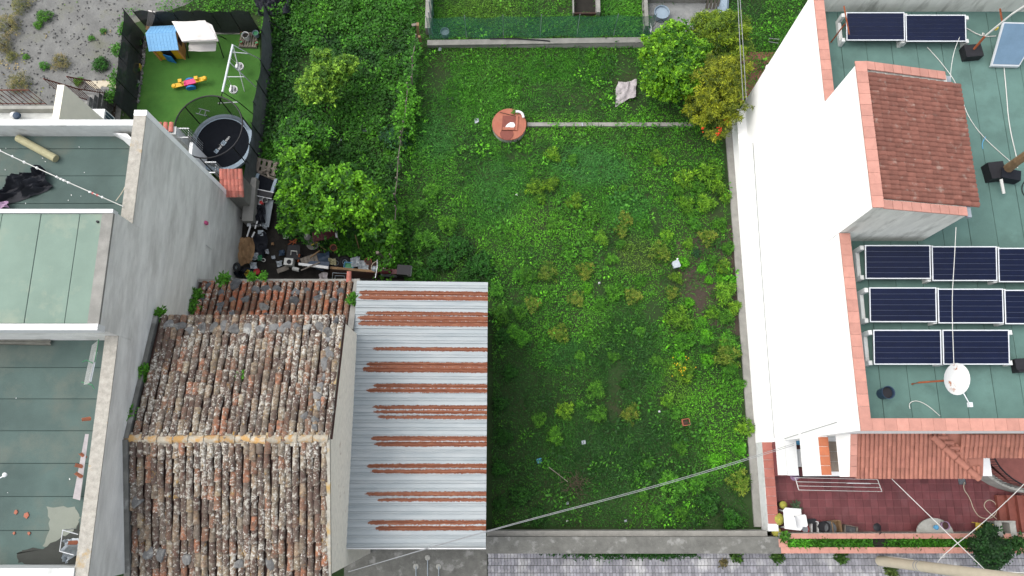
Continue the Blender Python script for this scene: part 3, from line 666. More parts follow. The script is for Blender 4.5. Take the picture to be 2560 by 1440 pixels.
for i in range(NS):
    y0 = SYS+i*sw; prof = []
    for rbi in range(NRIB):
        yb = y0+rbi*sw/NRIB; p = sw/NRIB
        prof += [(yb+0.0*p, 0), (yb+0.16*p, 0.0), (yb+0.21*p, 0.038), (yb+0.31*p, 0.038), (yb+0.36*p, 0), (yb+0.52*p, 0.0), (yb+0.57*p, 0.016), (yb+0.62*p, 0.0), (yb+0.78*p, 0.0), (yb+0.9*p, 0)]
    prof.append((y0+sw+0.02, 0.004))
    # finer steps so that the rust follows the ribs
    fine = []
    for a, c_ in zip(prof[:-1], prof[1:]):
        k = max(1, int(round((c_[0]-a[0])/0.012)))
        for q in range(k): fine.append((a[0]+(c_[0]-a[0])*q/k, a[1]+(c_[1]-a[1])*q/k))
    fine.append(prof[-1]); nx = 36; mb = MB(); rust = []
    for q in range(nx+1):
        x = SX0+(SX1-SX0)*q/nx; z = SZ0+(SZ1-SZ0)*q/nx+(0.006 if i % 2 else 0)
        for (yy, hh) in fine:
            mb.v.append((x, yy, z+hh)); v = 0.0
            for (ya, yb, xs) in RY:
                lo, hi = min(ya, yb), max(ya, yb)
                lo -= .035; hi += .035; e = min(yy-lo, hi-yy)/0.085; fx = min(1, max(0, (x-xs)/0.9))*0.15+(0.85 if x > xs else (0.5 if x > xs-.12 else 0.0))
                v = max(v, (.20+.60*min(1, e))*min(1.0, fx)*(.86+.14*math.sin(xs*1.7+lo*3)*(1 if (x-xs) < 1.6 else .4)) if e > 0 else 0)
            rust.append(v)
    m_ = len(fine)
    for q in range(nx):
        for k in range(m_-1): mb.f.append((q*m_+k, (q+1)*m_+k, (q+1)*m_+k+1, q*m_+k+1))
    o = mb.build('roof_sheet', 'tin', sh); at = o.data.attributes.new('rust', 'FLOAT', 'POINT'); at.data.foreach_set('value', np.array(rust, np.float32))
MB().box(SX0, SX1+0.01, SYS-0.03, SYS-0.005, SZ1-0.06, SZ0+0.01).build('edge_trim', 'white_plain', sh)
# ------------------------------------------------------------------ vegetation
def inpoly(x, y, poly):
    res = np.zeros(len(x), bool); n = len(poly)
    for i in range(n):
        x1, y1 = poly[i]; x2, y2 = poly[(i+1) % n]
        c = ((y1 > y) != (y2 > y)); t = (x2-x1)*(y-y1)/((y2-y1) if y2 != y1 else 1e-9)+x1
        res ^= c & (x < t)
    return res
def wpoly(pxs): return [(P(a, b_).x, P(a, b_).y) for a, b_ in pxs]
C_MID = np.array((0.062, 0.245, 0.016)); C_LIME = np.array((0.105, 0.37, 0.018)); C_DARK = np.array((0.022, 0.095, 0.014))
C_BLUE = np.array((0.055, 0.225, 0.042)); C_OLIVE = np.array((0.12, 0.245, 0.025)); C_YEL = np.array((0.23, 0.24, 0.022)); C_BRN = np.array((0.23, 0.15, 0.05))
C_DRY = np.array((0.34, 0.27, 0.12))
# patches of one plant kind: pixel centre, radii, kind, strength
PATCH = [(1340, 565, 90, 60, C_LIME, 1.0), (1400, 690, 90, 60, C_LIME, .5), (1250, 620, 60, 50, C_LIME, .5), (1760, 1000, 90, 60, C_LIME, .9), (1810, 1130, 60, 60, C_LIME, 1.0), (1450, 590, 60, 45, C_LIME, .7), (1480, 800, 50, 60, C_LIME, .8),
         (1590, 640, 60, 45, C_OLIVE, .9), (1480, 420, 110, 55, C_BLUE, 1.0), (1580, 510, 70, 50, C_BLUE, .7), (1080, 345, 60, 60, C_BLUE, .8), (1420, 890, 60, 40, C_BLUE, .8), (1240, 480, 70, 90, C_BLUE, .5),
         (1240, 240, 80, 120, C_MID, .6), (1400, 320, 120, 40, C_LIME, .8), (1640, 300, 90, 25, C_LIME, .7), (1100, 620, 100, 110, C_DARK, .5), (1280, 900, 60, 150, C_DARK, .8), (1560, 880, 90, 130, C_DARK, .8),
         (1560, 1120, 180, 120, C_DARK, 1), (1500, 960, 160, 120, C_DARK, .7), (1300, 1080, 90, 160, C_DARK, .8), (1400, 1260, 220, 80, C_DARK, .8), (1820, 1270, 80, 70, C_DARK, .9), (1340, 1160, 120, 80, C_DARK, .6), (700, 200, 60, 160, C_DARK, .8), (900, 230, 110, 80, C_MID, .6), (900, 400, 60, 60, C_DARK, .5),
         (870, 40, 130, 60, C_LIME, .55), (960, 60, 80, 40, C_MID, .8), (1200, 25, 120, 40, C_OLIVE, .6), (1580, 40, 60, 60, C_LIME, .6), (1700, 800, 60, 50, C_LIME, .5), (1350, 690, 60, 60, C_MID, .5), (1690, 960, 40, 60, C_OLIVE, .6)]
BARE = [(1090, 200, 34, 55), (1565, 165, 28, 45), (1560, 205, 40, 35), (1545, 940, 30, 40), (1535, 1020, 22, 60), (1660, 990, 20, 40), (1690, 690, 22, 30), (1745, 745, 42, 30), (1640, 545, 14, 50), (1630, 780, 25, 30),
        (1580, 245, 35, 40), (760, 170, 20, 40), (1500, 720, 20, 20), (1790, 520, 24, 40), (1800, 1020, 30, 20), (1290, 390, 24, 14), (1690, 100, 60, 60)]
def patch_col(x, y, base):
    c = base.copy()
    for px, py, rx, ry, col, st in PATCH:
        q = P(px, py); s = PX(px, py)
        d = np.sqrt(((x-q.x)/(rx*s))**2+((y-q.y)/(ry*s*1.05))**2)+0.6*(fbm(x, y, 0.9, int(px)) - 0.5)
        w = np.clip((1.15-d)/0.5, 0, 1)*st
        c = c*(1-w[:, None])+col*w[:, None]
    return c
def bare(x, y):
    b_ = np.zeros(len(x))
    for px, py, rx, ry in BARE:
        q = P(px, py); s = PX(px, py)
        d = np.sqrt(((x-q.x)/(rx*s))**2+((y-q.y)/(ry*s*1.05))**2)+0.8*(fbm(x, y, 1.6, int(px)+3) - 0.5)
        b_ = np.maximum(b_, np.clip((1.1-d)/0.4, 0, 1))
    return b_
# areas without plants
KEEP_OUT = [wpoly(q) for q in ([(352, 40), (655, 40), (672, 250), (650, 480), (600, 520), (430, 320), (280, 330), (300, 60)],
    [(1612, 5), (1830, 5), (1800, 90), (1620, 84)], [(1432, -40), (1492, -40), (1492, 40), (1434, 40)], [(595, 480), (665, 410), (700, 470), (700, 590), (860, 640), (960, 660), (1010, 690), (1010, 720), (560, 720)])]
def scatter(n, x0, x1, y0, y1): return rng.uniform(x0, x1, n), rng.uniform(y0, y1, n)
def allowed(x, y):
    ok = ~((x > 8.2) & (y < 14.0)) & ~((x < -0.7) & (y < 6.3)) & ~((y < -1.7) & (x > -1)) & ~((x < -10.2) & (y < 10.2))
    for q in KEEP_OUT: ok &= ~inpoly(x, y, q)
    w = P(1273, 311); ok &= ((x-w.x)**2+(y-w.y)**2) > 0.68**2
    lot = inpoly(x, y, wpoly([(-400, -300), (545, -300), (545, -60), (470, 0), (335, 40), (300, 300), (240, 340), (-400, 340)])); ok &= ~lot
    return ok
YARD = wpoly([(640, -60), (1040, -60), (1035, 250), (1000, 420), (985, 520), (1050, 600), (1060, 720), (980, 720), (700, 600), (650, 400)])
def weeds():
    x, y = scatter(430000, -12.5, 13, -1.7, 21.0); ok = allowed(x, y); x, y = x[ok], y[ok]
    yard = inpoly(x, y, YARD); b_ = bare(x, y)
    cl = fbm(x, y, 1.5, 11); fine = fbm(x, y, 4.5, 17)
    keep = rng.random(len(x)) < np.clip(0.3+1.7*(cl*0.55+fine*0.6-0.30), 0.15, 1)*(1-0.85*b_)
    x, y, yard, cl, fine = x[keep], y[keep], yard[keep], cl[keep], fine[keep]
    low = fbm(x, y, 0.35, 23)
    base = C_MID[None, :]*(0.75+0.55*low[:, None])
    mixn = np.clip((fbm(x, y, 0.6, 31)-0.52)*5, 0, 1)[:, None]; base = base*(1-mixn)+C_LIME*0.8*mixn
    mixd = np.clip((fbm(x, y, 0.7, 41)-0.55)*6, 0, 1)[:, None]; base = base*(1-mixd)+C_DARK*mixd
    col = patch_col(x, y, base)
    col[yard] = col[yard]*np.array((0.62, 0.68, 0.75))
    h = 0.03+0.20*np.clip(cl-0.35, 0, 1)+0.25*np.clip(fine-0.45, 0, 1)
    h = np.where(yard, h*1.9+0.10, h); h *= rng.uniform(0.25, 1.1, len(x))
    a = rng.random(len(x))*2*math.pi
    D = unit(np.stack([np.cos(a), np.sin(a), rng.normal(0.25, 0.35, len(x))], axis=1))
    L = np.where(yard, rng.uniform(.06, .15, len(x)), rng.uniform(.026, .072, len(x)))
    V = leaves(np.stack([x, y, h], axis=1), D, L, L*rng.uniform(.45, .75, len(x)))
    col = col*rng.uniform(.75, 1.25, (len(x), 1))
    o = link(bpy.data.objects.new('ground_weeds', np_mesh('ground_weeds', V, col, 'leaf')))
    tag(o, 'low green weeds and clover covering the overgrown plot', kind='stuff')
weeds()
def herbs():
    """single low plants: rosettes and small mounds of their own leaf size and green"""
    n = 11000; x, y = scatter(n, -12.5, 13, -1.7, 21.0); ok = allowed(x, y); x, y = x[ok], y[ok]; b_ = bare(x, y); cl = fbm(x, y, 0.8, 19)
    keep = rng.random(len(x)) < np.clip(0.2+2.2*(cl-.35), .12, 1)*(1-.8*b_); x, y = x[keep], y[keep]; n = len(x)
    yard = inpoly(x, y, YARD); R = rng.uniform(.05, .17, n)*np.where(yard, 1.5, 1.0)*(0.7+1.2*rng.random(n)**3)
    base = np.where((rng.random(n) < .30)[:, None], C_LIME, np.where((rng.random(n) < .35)[:, None], C_DARK, C_MID))*rng.uniform(.65, 1.3, (n, 1))
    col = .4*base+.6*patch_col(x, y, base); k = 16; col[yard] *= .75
    X = np.repeat(x, k); Y = np.repeat(y, k); RR = np.repeat(R, k); a = rng.random(n*k)*2*math.pi; q = np.sqrt(rng.random(n*k))
    C = np.stack([X+RR*q*np.cos(a), Y+RR*q*np.sin(a), np.repeat(np.where(yard, .22, .07), k)+RR*1.1*np.sqrt(1-q*q*.9)*rng.uniform(.6, 1, n*k)], axis=1)
    D = unit(np.stack([np.cos(a), np.sin(a), rng.normal(.35, .35, n*k)], axis=1)); L = np.clip(RR*rng.uniform(.35, .75, n*k), .03, .16)
    V = leaves(C, D, L, L*np.repeat(rng.uniform(.22, .7, n), k))
    tag(link(bpy.data.objects.new('herb_clumps', np_mesh('herb_clumps', V, np.repeat(col, k, axis=0)*rng.uniform(.75, 1.25, (n*k, 1)), 'leaf'))), 'small leafy weeds standing out of the green cover', kind='stuff')
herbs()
def grass():
    x, y = scatter(330000, -12.5, 13, -1.7, 21.0); ok = allowed(x, y); x, y = x[ok], y[ok]
    b_ = bare(x, y); cl = fbm(x, y, 1.1, 71); yard = inpoly(x, y, YARD)
    gz = np.zeros(len(x))
    for px, py, rx, ry in ((1480, 420, 140, 80), (1570, 520, 90, 60), (1080, 345, 80, 80), (1420, 890, 80, 50), (1250, 470, 100, 120), (1200, 250, 140, 120), (1560, 890, 110, 140), (1540, 1120, 200, 110), (960, 60, 90, 50), (1150, 30, 120, 40), (1540, 30, 70, 60), (1400, 170, 160, 60)):
        q = P(px, py); s = PX(px, py); gz = np.maximum(gz, np.clip(1.2-np.sqrt(((x-q.x)/(rx*s))**2+((y-q.y)/(ry*s))**2), 0, 1))
    keep = rng.random(len(x)) < np.clip(0.12+1.2*gz+0.5*(cl-0.5), 0.04, 1)*(1-0.9*b_)*(1-0.75*yard)
    x, y, cl = x[keep], y[keep], cl[keep]; n = len(x)
    base = C_MID[None, :]*(0.8+0.5*fbm(x, y, 0.4, 23)[:, None]); col = patch_col(x, y, base*np.array((0.85, 0.95, 1.1)))*rng.uniform(.7, 1.25, (n, 1))
    ang = 2*math.pi*(fbm(x, y, 0.55, 91)*2.2)+rng.normal(0, .7, n)
    D = unit(np.stack([np.cos(ang), np.sin(ang), rng.uniform(.3, 1.0, n)], axis=1)); L = rng.uniform(.12, .34, n)
    V = leaves(np.stack([x, y, np.zeros(n)], axis=1), D, L, rng.uniform(.012, .024, n), 0.35)
    o = link(bpy.data.objects.new('long_grass', np_mesh('long_grass', V, col, 'leaf')))
    tag(o, 'tufts of long grass between the weeds', kind='stuff')
grass()
# the far strip of grass beyond the plot and the scrub on the gravel lot
def pebbles():
    r = random.Random(12); mb = MB()
    for k in range(900):
        px, py = r.uniform(-20, 420), r.uniform(-20, 290)
        if px > 330 and py > 40: continue
        s = r.uniform(.012, .04); mb.obox(P(px, py, s*.5), (s*2, s*1.4, s), (r.random(), r.random(), r.random()*3))
    tag(mb.build('loose_gravel', 'stone', None, P(150, 120, 0)), 'loose pale stones scattered over the gravel lot', kind='stuff')
pebbles()
def scrub():
    x, y = scatter(75000, -24, -9.4, 9.5, 26); V = []
    n1 = fbm(x, y, 0.8, 51); edge = inpoly(x, y, wpoly([(300, -20), (700, -40), (760, 40), (660, 95), (640, 40), (400, 30), (360, 60), (290, 300), (262, 290), (300, 120)]))
    keep = edge & (rng.random(len(x)) < np.clip((n1-0.25)*2.2, 0, 1))
    keep |= (rng.random(len(x)) < np.clip((n1-0.56)*2.0, 0, 0.35)) & inpoly(x, y, wpoly([(-100, -60), (560, -60), (330, 60), (300, 300), (240, 260), (-100, 260)]))
    for q in KEEP_OUT[:1]: keep &= ~inpoly(x, y, q)
    x, y = x[keep], y[keep]; n = len(x); e = edge[keep]
    t = np.clip((fbm(x, y, 0.9, 61)-0.42)*5, 0, 1)[:, None]
    col = np.where(e[:, None], C_MID*0.9*(1-t)+C_LIME*0.9*t, C_OLIVE*(1-t)+C_DRY*t)*rng.uniform(.7, 1.3, (n, 1))
    a = rng.random(n)*2*math.pi; D = unit(np.stack([np.cos(a), np.sin(a), rng.normal(.4, .3, n)], axis=1)); L = rng.uniform(.05, .13, n)
    V = leaves(np.stack([x, y, rng.uniform(0, .2, n)*e+rng.uniform(0, .05, n)], axis=1), D, L, L*0.5)
    tag(link(bpy.data.objects.new('lot_weeds', np_mesh('lot_weeds', V, col, 'leaf'))), 'sparse weeds on the gravel lot and its green edge', kind='stuff')
scrub()

# ---- bushes: one mesh each for a few habits, copied, turned and tinted
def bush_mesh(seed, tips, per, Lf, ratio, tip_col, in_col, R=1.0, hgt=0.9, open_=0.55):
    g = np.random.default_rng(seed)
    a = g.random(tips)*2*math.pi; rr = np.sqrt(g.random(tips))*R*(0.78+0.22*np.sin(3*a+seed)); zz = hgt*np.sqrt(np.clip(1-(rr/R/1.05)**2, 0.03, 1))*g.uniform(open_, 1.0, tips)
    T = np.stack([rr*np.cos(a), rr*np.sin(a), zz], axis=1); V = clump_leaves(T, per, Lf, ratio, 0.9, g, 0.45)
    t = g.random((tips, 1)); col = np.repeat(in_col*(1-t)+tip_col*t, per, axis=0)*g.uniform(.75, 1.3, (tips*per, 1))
    # inner leaves, tinted darker: shade between the tips painted into their colour
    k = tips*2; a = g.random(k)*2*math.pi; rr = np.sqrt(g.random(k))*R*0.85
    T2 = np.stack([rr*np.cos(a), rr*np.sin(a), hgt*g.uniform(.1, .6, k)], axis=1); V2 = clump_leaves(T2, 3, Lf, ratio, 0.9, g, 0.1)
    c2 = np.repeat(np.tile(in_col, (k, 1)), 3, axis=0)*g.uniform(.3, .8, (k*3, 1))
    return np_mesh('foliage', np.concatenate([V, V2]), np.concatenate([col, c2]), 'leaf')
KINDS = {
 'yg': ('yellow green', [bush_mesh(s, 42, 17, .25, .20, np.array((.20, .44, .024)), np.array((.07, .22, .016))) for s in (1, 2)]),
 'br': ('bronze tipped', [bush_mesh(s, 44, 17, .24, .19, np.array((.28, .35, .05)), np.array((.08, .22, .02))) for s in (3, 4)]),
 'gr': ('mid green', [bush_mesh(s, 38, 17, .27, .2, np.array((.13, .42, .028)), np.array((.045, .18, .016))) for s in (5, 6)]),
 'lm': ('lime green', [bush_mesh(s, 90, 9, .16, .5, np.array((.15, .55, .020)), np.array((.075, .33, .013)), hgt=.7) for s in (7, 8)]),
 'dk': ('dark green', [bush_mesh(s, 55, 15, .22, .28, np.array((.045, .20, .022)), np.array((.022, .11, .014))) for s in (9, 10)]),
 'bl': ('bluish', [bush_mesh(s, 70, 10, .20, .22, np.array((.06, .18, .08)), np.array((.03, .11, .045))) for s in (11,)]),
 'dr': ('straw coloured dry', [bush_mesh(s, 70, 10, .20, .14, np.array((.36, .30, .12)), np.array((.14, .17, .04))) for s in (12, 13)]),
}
SH = [(1337,467,28,'yg'),(1377,460,26,'yg'),(1350,497,18,'yg'),(1437,503,26,'yg'),(1480,543,21,'gr'),(1563,547,23,'br'),(1553,577,23,'br'),(1503,597,22,'yg'),(1470,633,16,'gr'),(1530,647,18,'gr'),(1370,680,28,'br'),
 (1320,687,28,'gr'),(1463,677,27,'br'),(1468,720,18,'lm'),(1440,747,24,'br'),(1533,729,28,'gr'),(1583,740,26,'br'),(1333,760,24,'br'),(1300,777,25,'gr'),(1397,833,31,'br'),(1253,783,27,'gr'),(1257,840,26,'dk'),(1305,845,26,'gr'),
 (1710,447,31,'yg'),(1773,433,40,'yg'),(1797,469,28,'yg'),(1815,495,18,'yg'),(1763,508,30,'yg'),(1713,509,28,'yg'),(1723,532,17,'gr'),(1675,492,11,'lm'),(1770,593,29,'br'),(1650,630,33,'br'),(1667,590,20,'yg'),(1707,657,21,'lm'),
 (1740,633,15,'bl'),(1757,670,17,'lm'),(1810,667,25,'yg'),(1690,693,21,'yg'),(1773,700,13,'lm'),(1803,697,18,'lm'),(1832,699,16,'lm'),(1810,732,36,'yg'),(1680,731,21,'br'),(1723,757,17,'lm'),(1695,793,37,'yg'),(1780,781,23,'yg'),
 (1812,792,25,'gr'),(1757,804,15,'lm'),(1767,838,21,'lm'),(1710,852,31,'gr'),(1820,866,34,'gr'),(1534,892,18,'gr'),(1708,928,35,'yg'),(1818,884,44,'br'),(1822,926,27,'gr'),(1490,977,28,'gr'),(1577,1033,28,'br'),(1414,1027,26,'yg'),
 (1347,1049,21,'gr'),(1496,1037,27,'gr'),(1387,1090,28,'gr'),(1669,1001,21,'yg'),(1691,1033,18,'gr'),(1862,1068,30,'yg'),(1700,1118,21,'gr'),(1848,1206,38,'br'),(1683,1216,42,'gr'),(1744,1203,32,'gr'),(1607,1236,20,'gr'),
 (1643,1279,22,'gr'),(1703,1284,22,'gr'),(1770,1255,36,'dk'),(1830,1300,34,'dk'),(1640,390,20,'yg'),(1650,400,20,'yg'),(1380,385,24,'yg'),(1250,1010,24,'dk'),(1262,1090,26,'dk'),(1250,1170,25,'dk'),(1275,930,24,'dk'),(1300,1240,34,'dk'),
 (1345,1290,26,'dk'),(1240,725,24,'gr'),(1250,1260,22,'dk'),(1430,400,18,'gr'),(990,345,46,'bl'),(1200,660,40,'dk'),(1150,620,38,'dk'),(1100,650,38,'dk'),(1060,690,30,'dk'),(1170,690,34,'dk'),(1060,600,36,'gr'),(1120,560,30,'gr'),(1040,520,30,'gr'),(1080,480,26,'gr'),(1450,1010,12,'gr'),(1560,470,12,'gr'),
 (110,40,22,'gr'),(95,62,14,'gr'),(150,155,26,'dr'),(45,205,34,'dr'),(30,140,20,'dr'),(20,60,40,'dr'),(6,110,30,'dr'),(250,160,24,'dk'),(65,142,10,'gr'),(228,95,10,'gr'),(258,78,10,'gr'),(195,203,14,'gr'),(52,10,30,'dr'),(110,165,16,'gr'),(1745,470,22,'gr'),(1690,475,20,'gr'),(1735,560,20,'gr'),(1800,560,22,'gr'),(1820,620,20,'gr'),(1720,610,18,'yg'),(1780,650,18,'gr'),(1835,770,22,'yg'),(1760,850,18,'gr'),(1700,890,20,'lm'),(1770,900,22,'lm'),(1600,700,18,'gr'),(1550,610,16,'gr'),(1610,560,16,'gr'),(1500,760,18,'gr'),(1420,640,18,'gr'),(1380,560,18,'gr'),(1600,830,16,'gr'),(1640,900,18,'gr'),(1450,890,16,'gr'),(1560,960,16,'dk'),(1850,960,18,'gr'),(1850,1120,22,'lm'),(1790,1150,24,'lm'),(1620,1160,16,'gr'),(1300,690,22,'gr'),(1285,830,24,'gr')]
def where(px, py):
    if px < 330: return 'on the gravel lot'
    if px > 1740 and py < 1320: return 'along the white house wall'
    if px < 1330 and 700 < py: return 'beside the tin shed'
    if px < 1260: return 'beside the old fence'
    if py < 560: return 'below the round well'
    if py < 800: return 'in the plot middle'
    if py < 1080: return 'in the lower plot'
    return 'near the street wall'
byk = {}
for i, (px, py, r, k) in enumerate(SH):
    sz = 'small' if r < 18 else ('large' if r > 31 else 'medium')
    byk.setdefault((sz, k, where(px, py)), []).append(i)
ORD = ['first', 'second', 'third', 'fourth', 'fifth', 'sixth', 'seventh', 'eighth', 'ninth', 'tenth', 'eleventh', 'twelfth', 'thirteenth', 'fourteenth', 'fifteenth', 'sixteenth']
stem_me = meshdata(MB().tube([(0, 0, 0), (0.05, 0.02, 0.3), (0.0, 0.03, 0.6)], [.05, .035, .015], 5).tube([(0, 0, 0.1), (0.2, 0.15, 0.5)], [.03, .012], 4).tube([(0, 0, 0.1), (-0.2, 0.1, 0.5)], [.03, .012], 4).tube([(0, 0, 0.1), (0.02, -0.22, 0.5)], [.03, .012], 4), 'stem', 'bark')
for (sz, k, wh), ids in byk.items():
    ids.sort(key=lambda i: (-SH[i][1], SH[i][0]))
    for q, i in enumerate(ids):
        px, py, r, _ = SH[i]
        lab = f'{sz} {KINDS[k][0]} bush {wh}' if len(ids) == 1 else f'{sz} {KINDS[k][0]} bush {wh}, {ORD[q]} from the street'
        hz = PX(px, py)*r*0.4; s = PX(px, py)*r*.92
        t = thing('garden_bush', lab, 'bush', P(px, py, hz)*1.0, 0, 'bushes growing wild on the plot' if px > 330 else 'dry bushes on the gravel lot')
        t.location.z = 0
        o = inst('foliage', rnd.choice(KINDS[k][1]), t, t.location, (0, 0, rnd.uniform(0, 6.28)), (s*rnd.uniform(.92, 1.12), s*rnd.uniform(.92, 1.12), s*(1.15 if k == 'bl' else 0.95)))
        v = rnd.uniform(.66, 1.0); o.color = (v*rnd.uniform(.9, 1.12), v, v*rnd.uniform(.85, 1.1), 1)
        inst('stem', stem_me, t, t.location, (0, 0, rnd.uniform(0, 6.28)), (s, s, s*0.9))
# ---- trees
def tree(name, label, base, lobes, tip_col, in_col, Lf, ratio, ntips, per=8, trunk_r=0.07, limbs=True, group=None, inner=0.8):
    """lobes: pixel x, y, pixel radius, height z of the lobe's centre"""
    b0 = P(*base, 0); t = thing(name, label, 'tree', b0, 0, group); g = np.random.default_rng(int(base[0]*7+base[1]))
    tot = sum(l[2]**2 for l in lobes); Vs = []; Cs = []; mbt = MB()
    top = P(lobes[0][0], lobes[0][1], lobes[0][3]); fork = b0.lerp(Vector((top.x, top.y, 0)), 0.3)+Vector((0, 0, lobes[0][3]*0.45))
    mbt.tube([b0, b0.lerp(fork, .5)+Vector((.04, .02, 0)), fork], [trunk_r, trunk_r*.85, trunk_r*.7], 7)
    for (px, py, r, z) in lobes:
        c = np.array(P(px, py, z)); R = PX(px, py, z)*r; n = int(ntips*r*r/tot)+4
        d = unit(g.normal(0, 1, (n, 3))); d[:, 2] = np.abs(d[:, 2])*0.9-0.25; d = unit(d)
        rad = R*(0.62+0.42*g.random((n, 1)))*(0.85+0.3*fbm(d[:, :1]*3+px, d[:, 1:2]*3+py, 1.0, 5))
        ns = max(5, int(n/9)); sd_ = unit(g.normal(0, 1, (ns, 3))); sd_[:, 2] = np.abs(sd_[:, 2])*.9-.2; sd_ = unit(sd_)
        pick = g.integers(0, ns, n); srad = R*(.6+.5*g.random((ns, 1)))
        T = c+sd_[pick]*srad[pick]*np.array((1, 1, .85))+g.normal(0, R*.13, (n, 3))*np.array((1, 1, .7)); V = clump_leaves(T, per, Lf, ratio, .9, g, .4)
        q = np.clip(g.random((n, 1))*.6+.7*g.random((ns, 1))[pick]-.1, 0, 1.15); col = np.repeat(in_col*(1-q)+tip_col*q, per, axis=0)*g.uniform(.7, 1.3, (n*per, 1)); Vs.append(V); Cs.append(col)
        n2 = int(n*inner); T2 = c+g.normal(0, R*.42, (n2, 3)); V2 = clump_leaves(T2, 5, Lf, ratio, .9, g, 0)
        Vs.append(V2); Cs.append(np.repeat(np.tile(in_col, (n2, 1)), 5, axis=0)*g.uniform(.6, 1.0, (n2*5, 1)))  # dark tint on inner leaves paints the shade deep in the crown
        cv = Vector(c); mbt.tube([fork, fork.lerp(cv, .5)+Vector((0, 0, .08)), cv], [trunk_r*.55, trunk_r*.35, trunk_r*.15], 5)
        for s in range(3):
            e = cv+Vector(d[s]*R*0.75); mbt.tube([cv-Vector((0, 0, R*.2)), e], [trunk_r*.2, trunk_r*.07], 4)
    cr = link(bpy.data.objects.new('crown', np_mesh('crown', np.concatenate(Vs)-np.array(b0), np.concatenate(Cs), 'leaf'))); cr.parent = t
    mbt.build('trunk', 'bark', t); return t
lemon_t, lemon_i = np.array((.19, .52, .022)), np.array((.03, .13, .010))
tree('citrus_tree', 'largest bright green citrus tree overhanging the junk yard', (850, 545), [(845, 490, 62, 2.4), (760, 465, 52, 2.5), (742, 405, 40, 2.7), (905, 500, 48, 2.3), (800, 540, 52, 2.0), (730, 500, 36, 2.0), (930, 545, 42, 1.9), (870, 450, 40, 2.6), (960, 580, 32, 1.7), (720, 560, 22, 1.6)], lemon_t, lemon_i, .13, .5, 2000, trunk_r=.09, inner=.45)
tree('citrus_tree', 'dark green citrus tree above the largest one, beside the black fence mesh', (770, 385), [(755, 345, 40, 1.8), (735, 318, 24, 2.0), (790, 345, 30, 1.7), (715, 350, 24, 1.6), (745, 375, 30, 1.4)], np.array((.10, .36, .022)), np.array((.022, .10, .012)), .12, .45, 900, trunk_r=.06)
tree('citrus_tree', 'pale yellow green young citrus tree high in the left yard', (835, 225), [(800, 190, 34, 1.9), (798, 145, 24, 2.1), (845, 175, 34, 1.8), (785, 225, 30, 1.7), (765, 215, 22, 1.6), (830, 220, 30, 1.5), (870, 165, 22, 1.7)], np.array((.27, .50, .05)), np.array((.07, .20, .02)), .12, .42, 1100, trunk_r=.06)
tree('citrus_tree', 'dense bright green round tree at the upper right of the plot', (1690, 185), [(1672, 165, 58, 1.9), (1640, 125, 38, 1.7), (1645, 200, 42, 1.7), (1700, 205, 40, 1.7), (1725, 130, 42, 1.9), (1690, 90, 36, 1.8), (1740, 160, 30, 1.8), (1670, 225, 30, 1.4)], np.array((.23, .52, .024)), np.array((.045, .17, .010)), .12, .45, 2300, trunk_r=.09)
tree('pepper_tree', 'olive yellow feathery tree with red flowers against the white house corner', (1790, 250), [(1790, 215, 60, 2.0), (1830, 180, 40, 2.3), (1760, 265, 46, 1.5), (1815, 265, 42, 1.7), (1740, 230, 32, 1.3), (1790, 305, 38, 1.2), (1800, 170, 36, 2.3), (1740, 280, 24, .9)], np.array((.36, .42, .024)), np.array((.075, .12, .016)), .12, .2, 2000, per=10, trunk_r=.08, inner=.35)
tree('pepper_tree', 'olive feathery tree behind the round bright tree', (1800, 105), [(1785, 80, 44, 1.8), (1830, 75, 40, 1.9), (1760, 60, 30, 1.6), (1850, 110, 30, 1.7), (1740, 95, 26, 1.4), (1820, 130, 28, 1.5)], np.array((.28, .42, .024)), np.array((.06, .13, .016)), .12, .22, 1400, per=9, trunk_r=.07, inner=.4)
# red flowers hanging on the pepper tree
for i, (px, py) in enumerate(((1795, 270), (1797, 320), (1822, 280), (1796, 340), (1800, 325), (1757, 325), (1815, 302), (1770, 285))):
    pass
fl = MB()
for (px, py) in ((1795, 270), (1797, 275), (1822, 278), (1798, 322), (1796, 338), (1799, 330), (1757, 326), (1816, 300), (1770, 287), (1797, 290)):
    c = P(px, py, 1.55)
    for k in range(6): fl.obox(c+Vector((rnd.uniform(-.09, .09), rnd.uniform(-.09, .09), rnd.uniform(-.02, .1))), (.05, .02, .035), (rnd.random()*3, rnd.random()*3, rnd.random()*3))
MT['flower_red'] = mat('flower_red', (.62, .05, .012), .2, 9)
ptree = [o for o in COL.objects if o.get('label', '').startswith('olive yellow feathery')][0]
tag(fl.build('flowers', 'flower_red', ptree), kind='stuff')
fl = MB()
ybush = [o for o in COL.objects if o.name.startswith('garden_bush') and (o.location-Vector((P(1708, 928).x, P(1708, 928).y, 0))).length < .3][0]
for k in range(22):
    c = P(1703+rnd.gauss(0, 13), 918+rnd.gauss(0, 14), 0.50); fl.obox(c, (.04, .03, .015), (rnd.random(), rnd.random(), rnd.random()))
MT['flower_yellow'] = mat('flower_yellow', (.65, .42, .01), .2, 9); tag(fl.build('flowers', 'flower_yellow', ybush), kind='stuff')
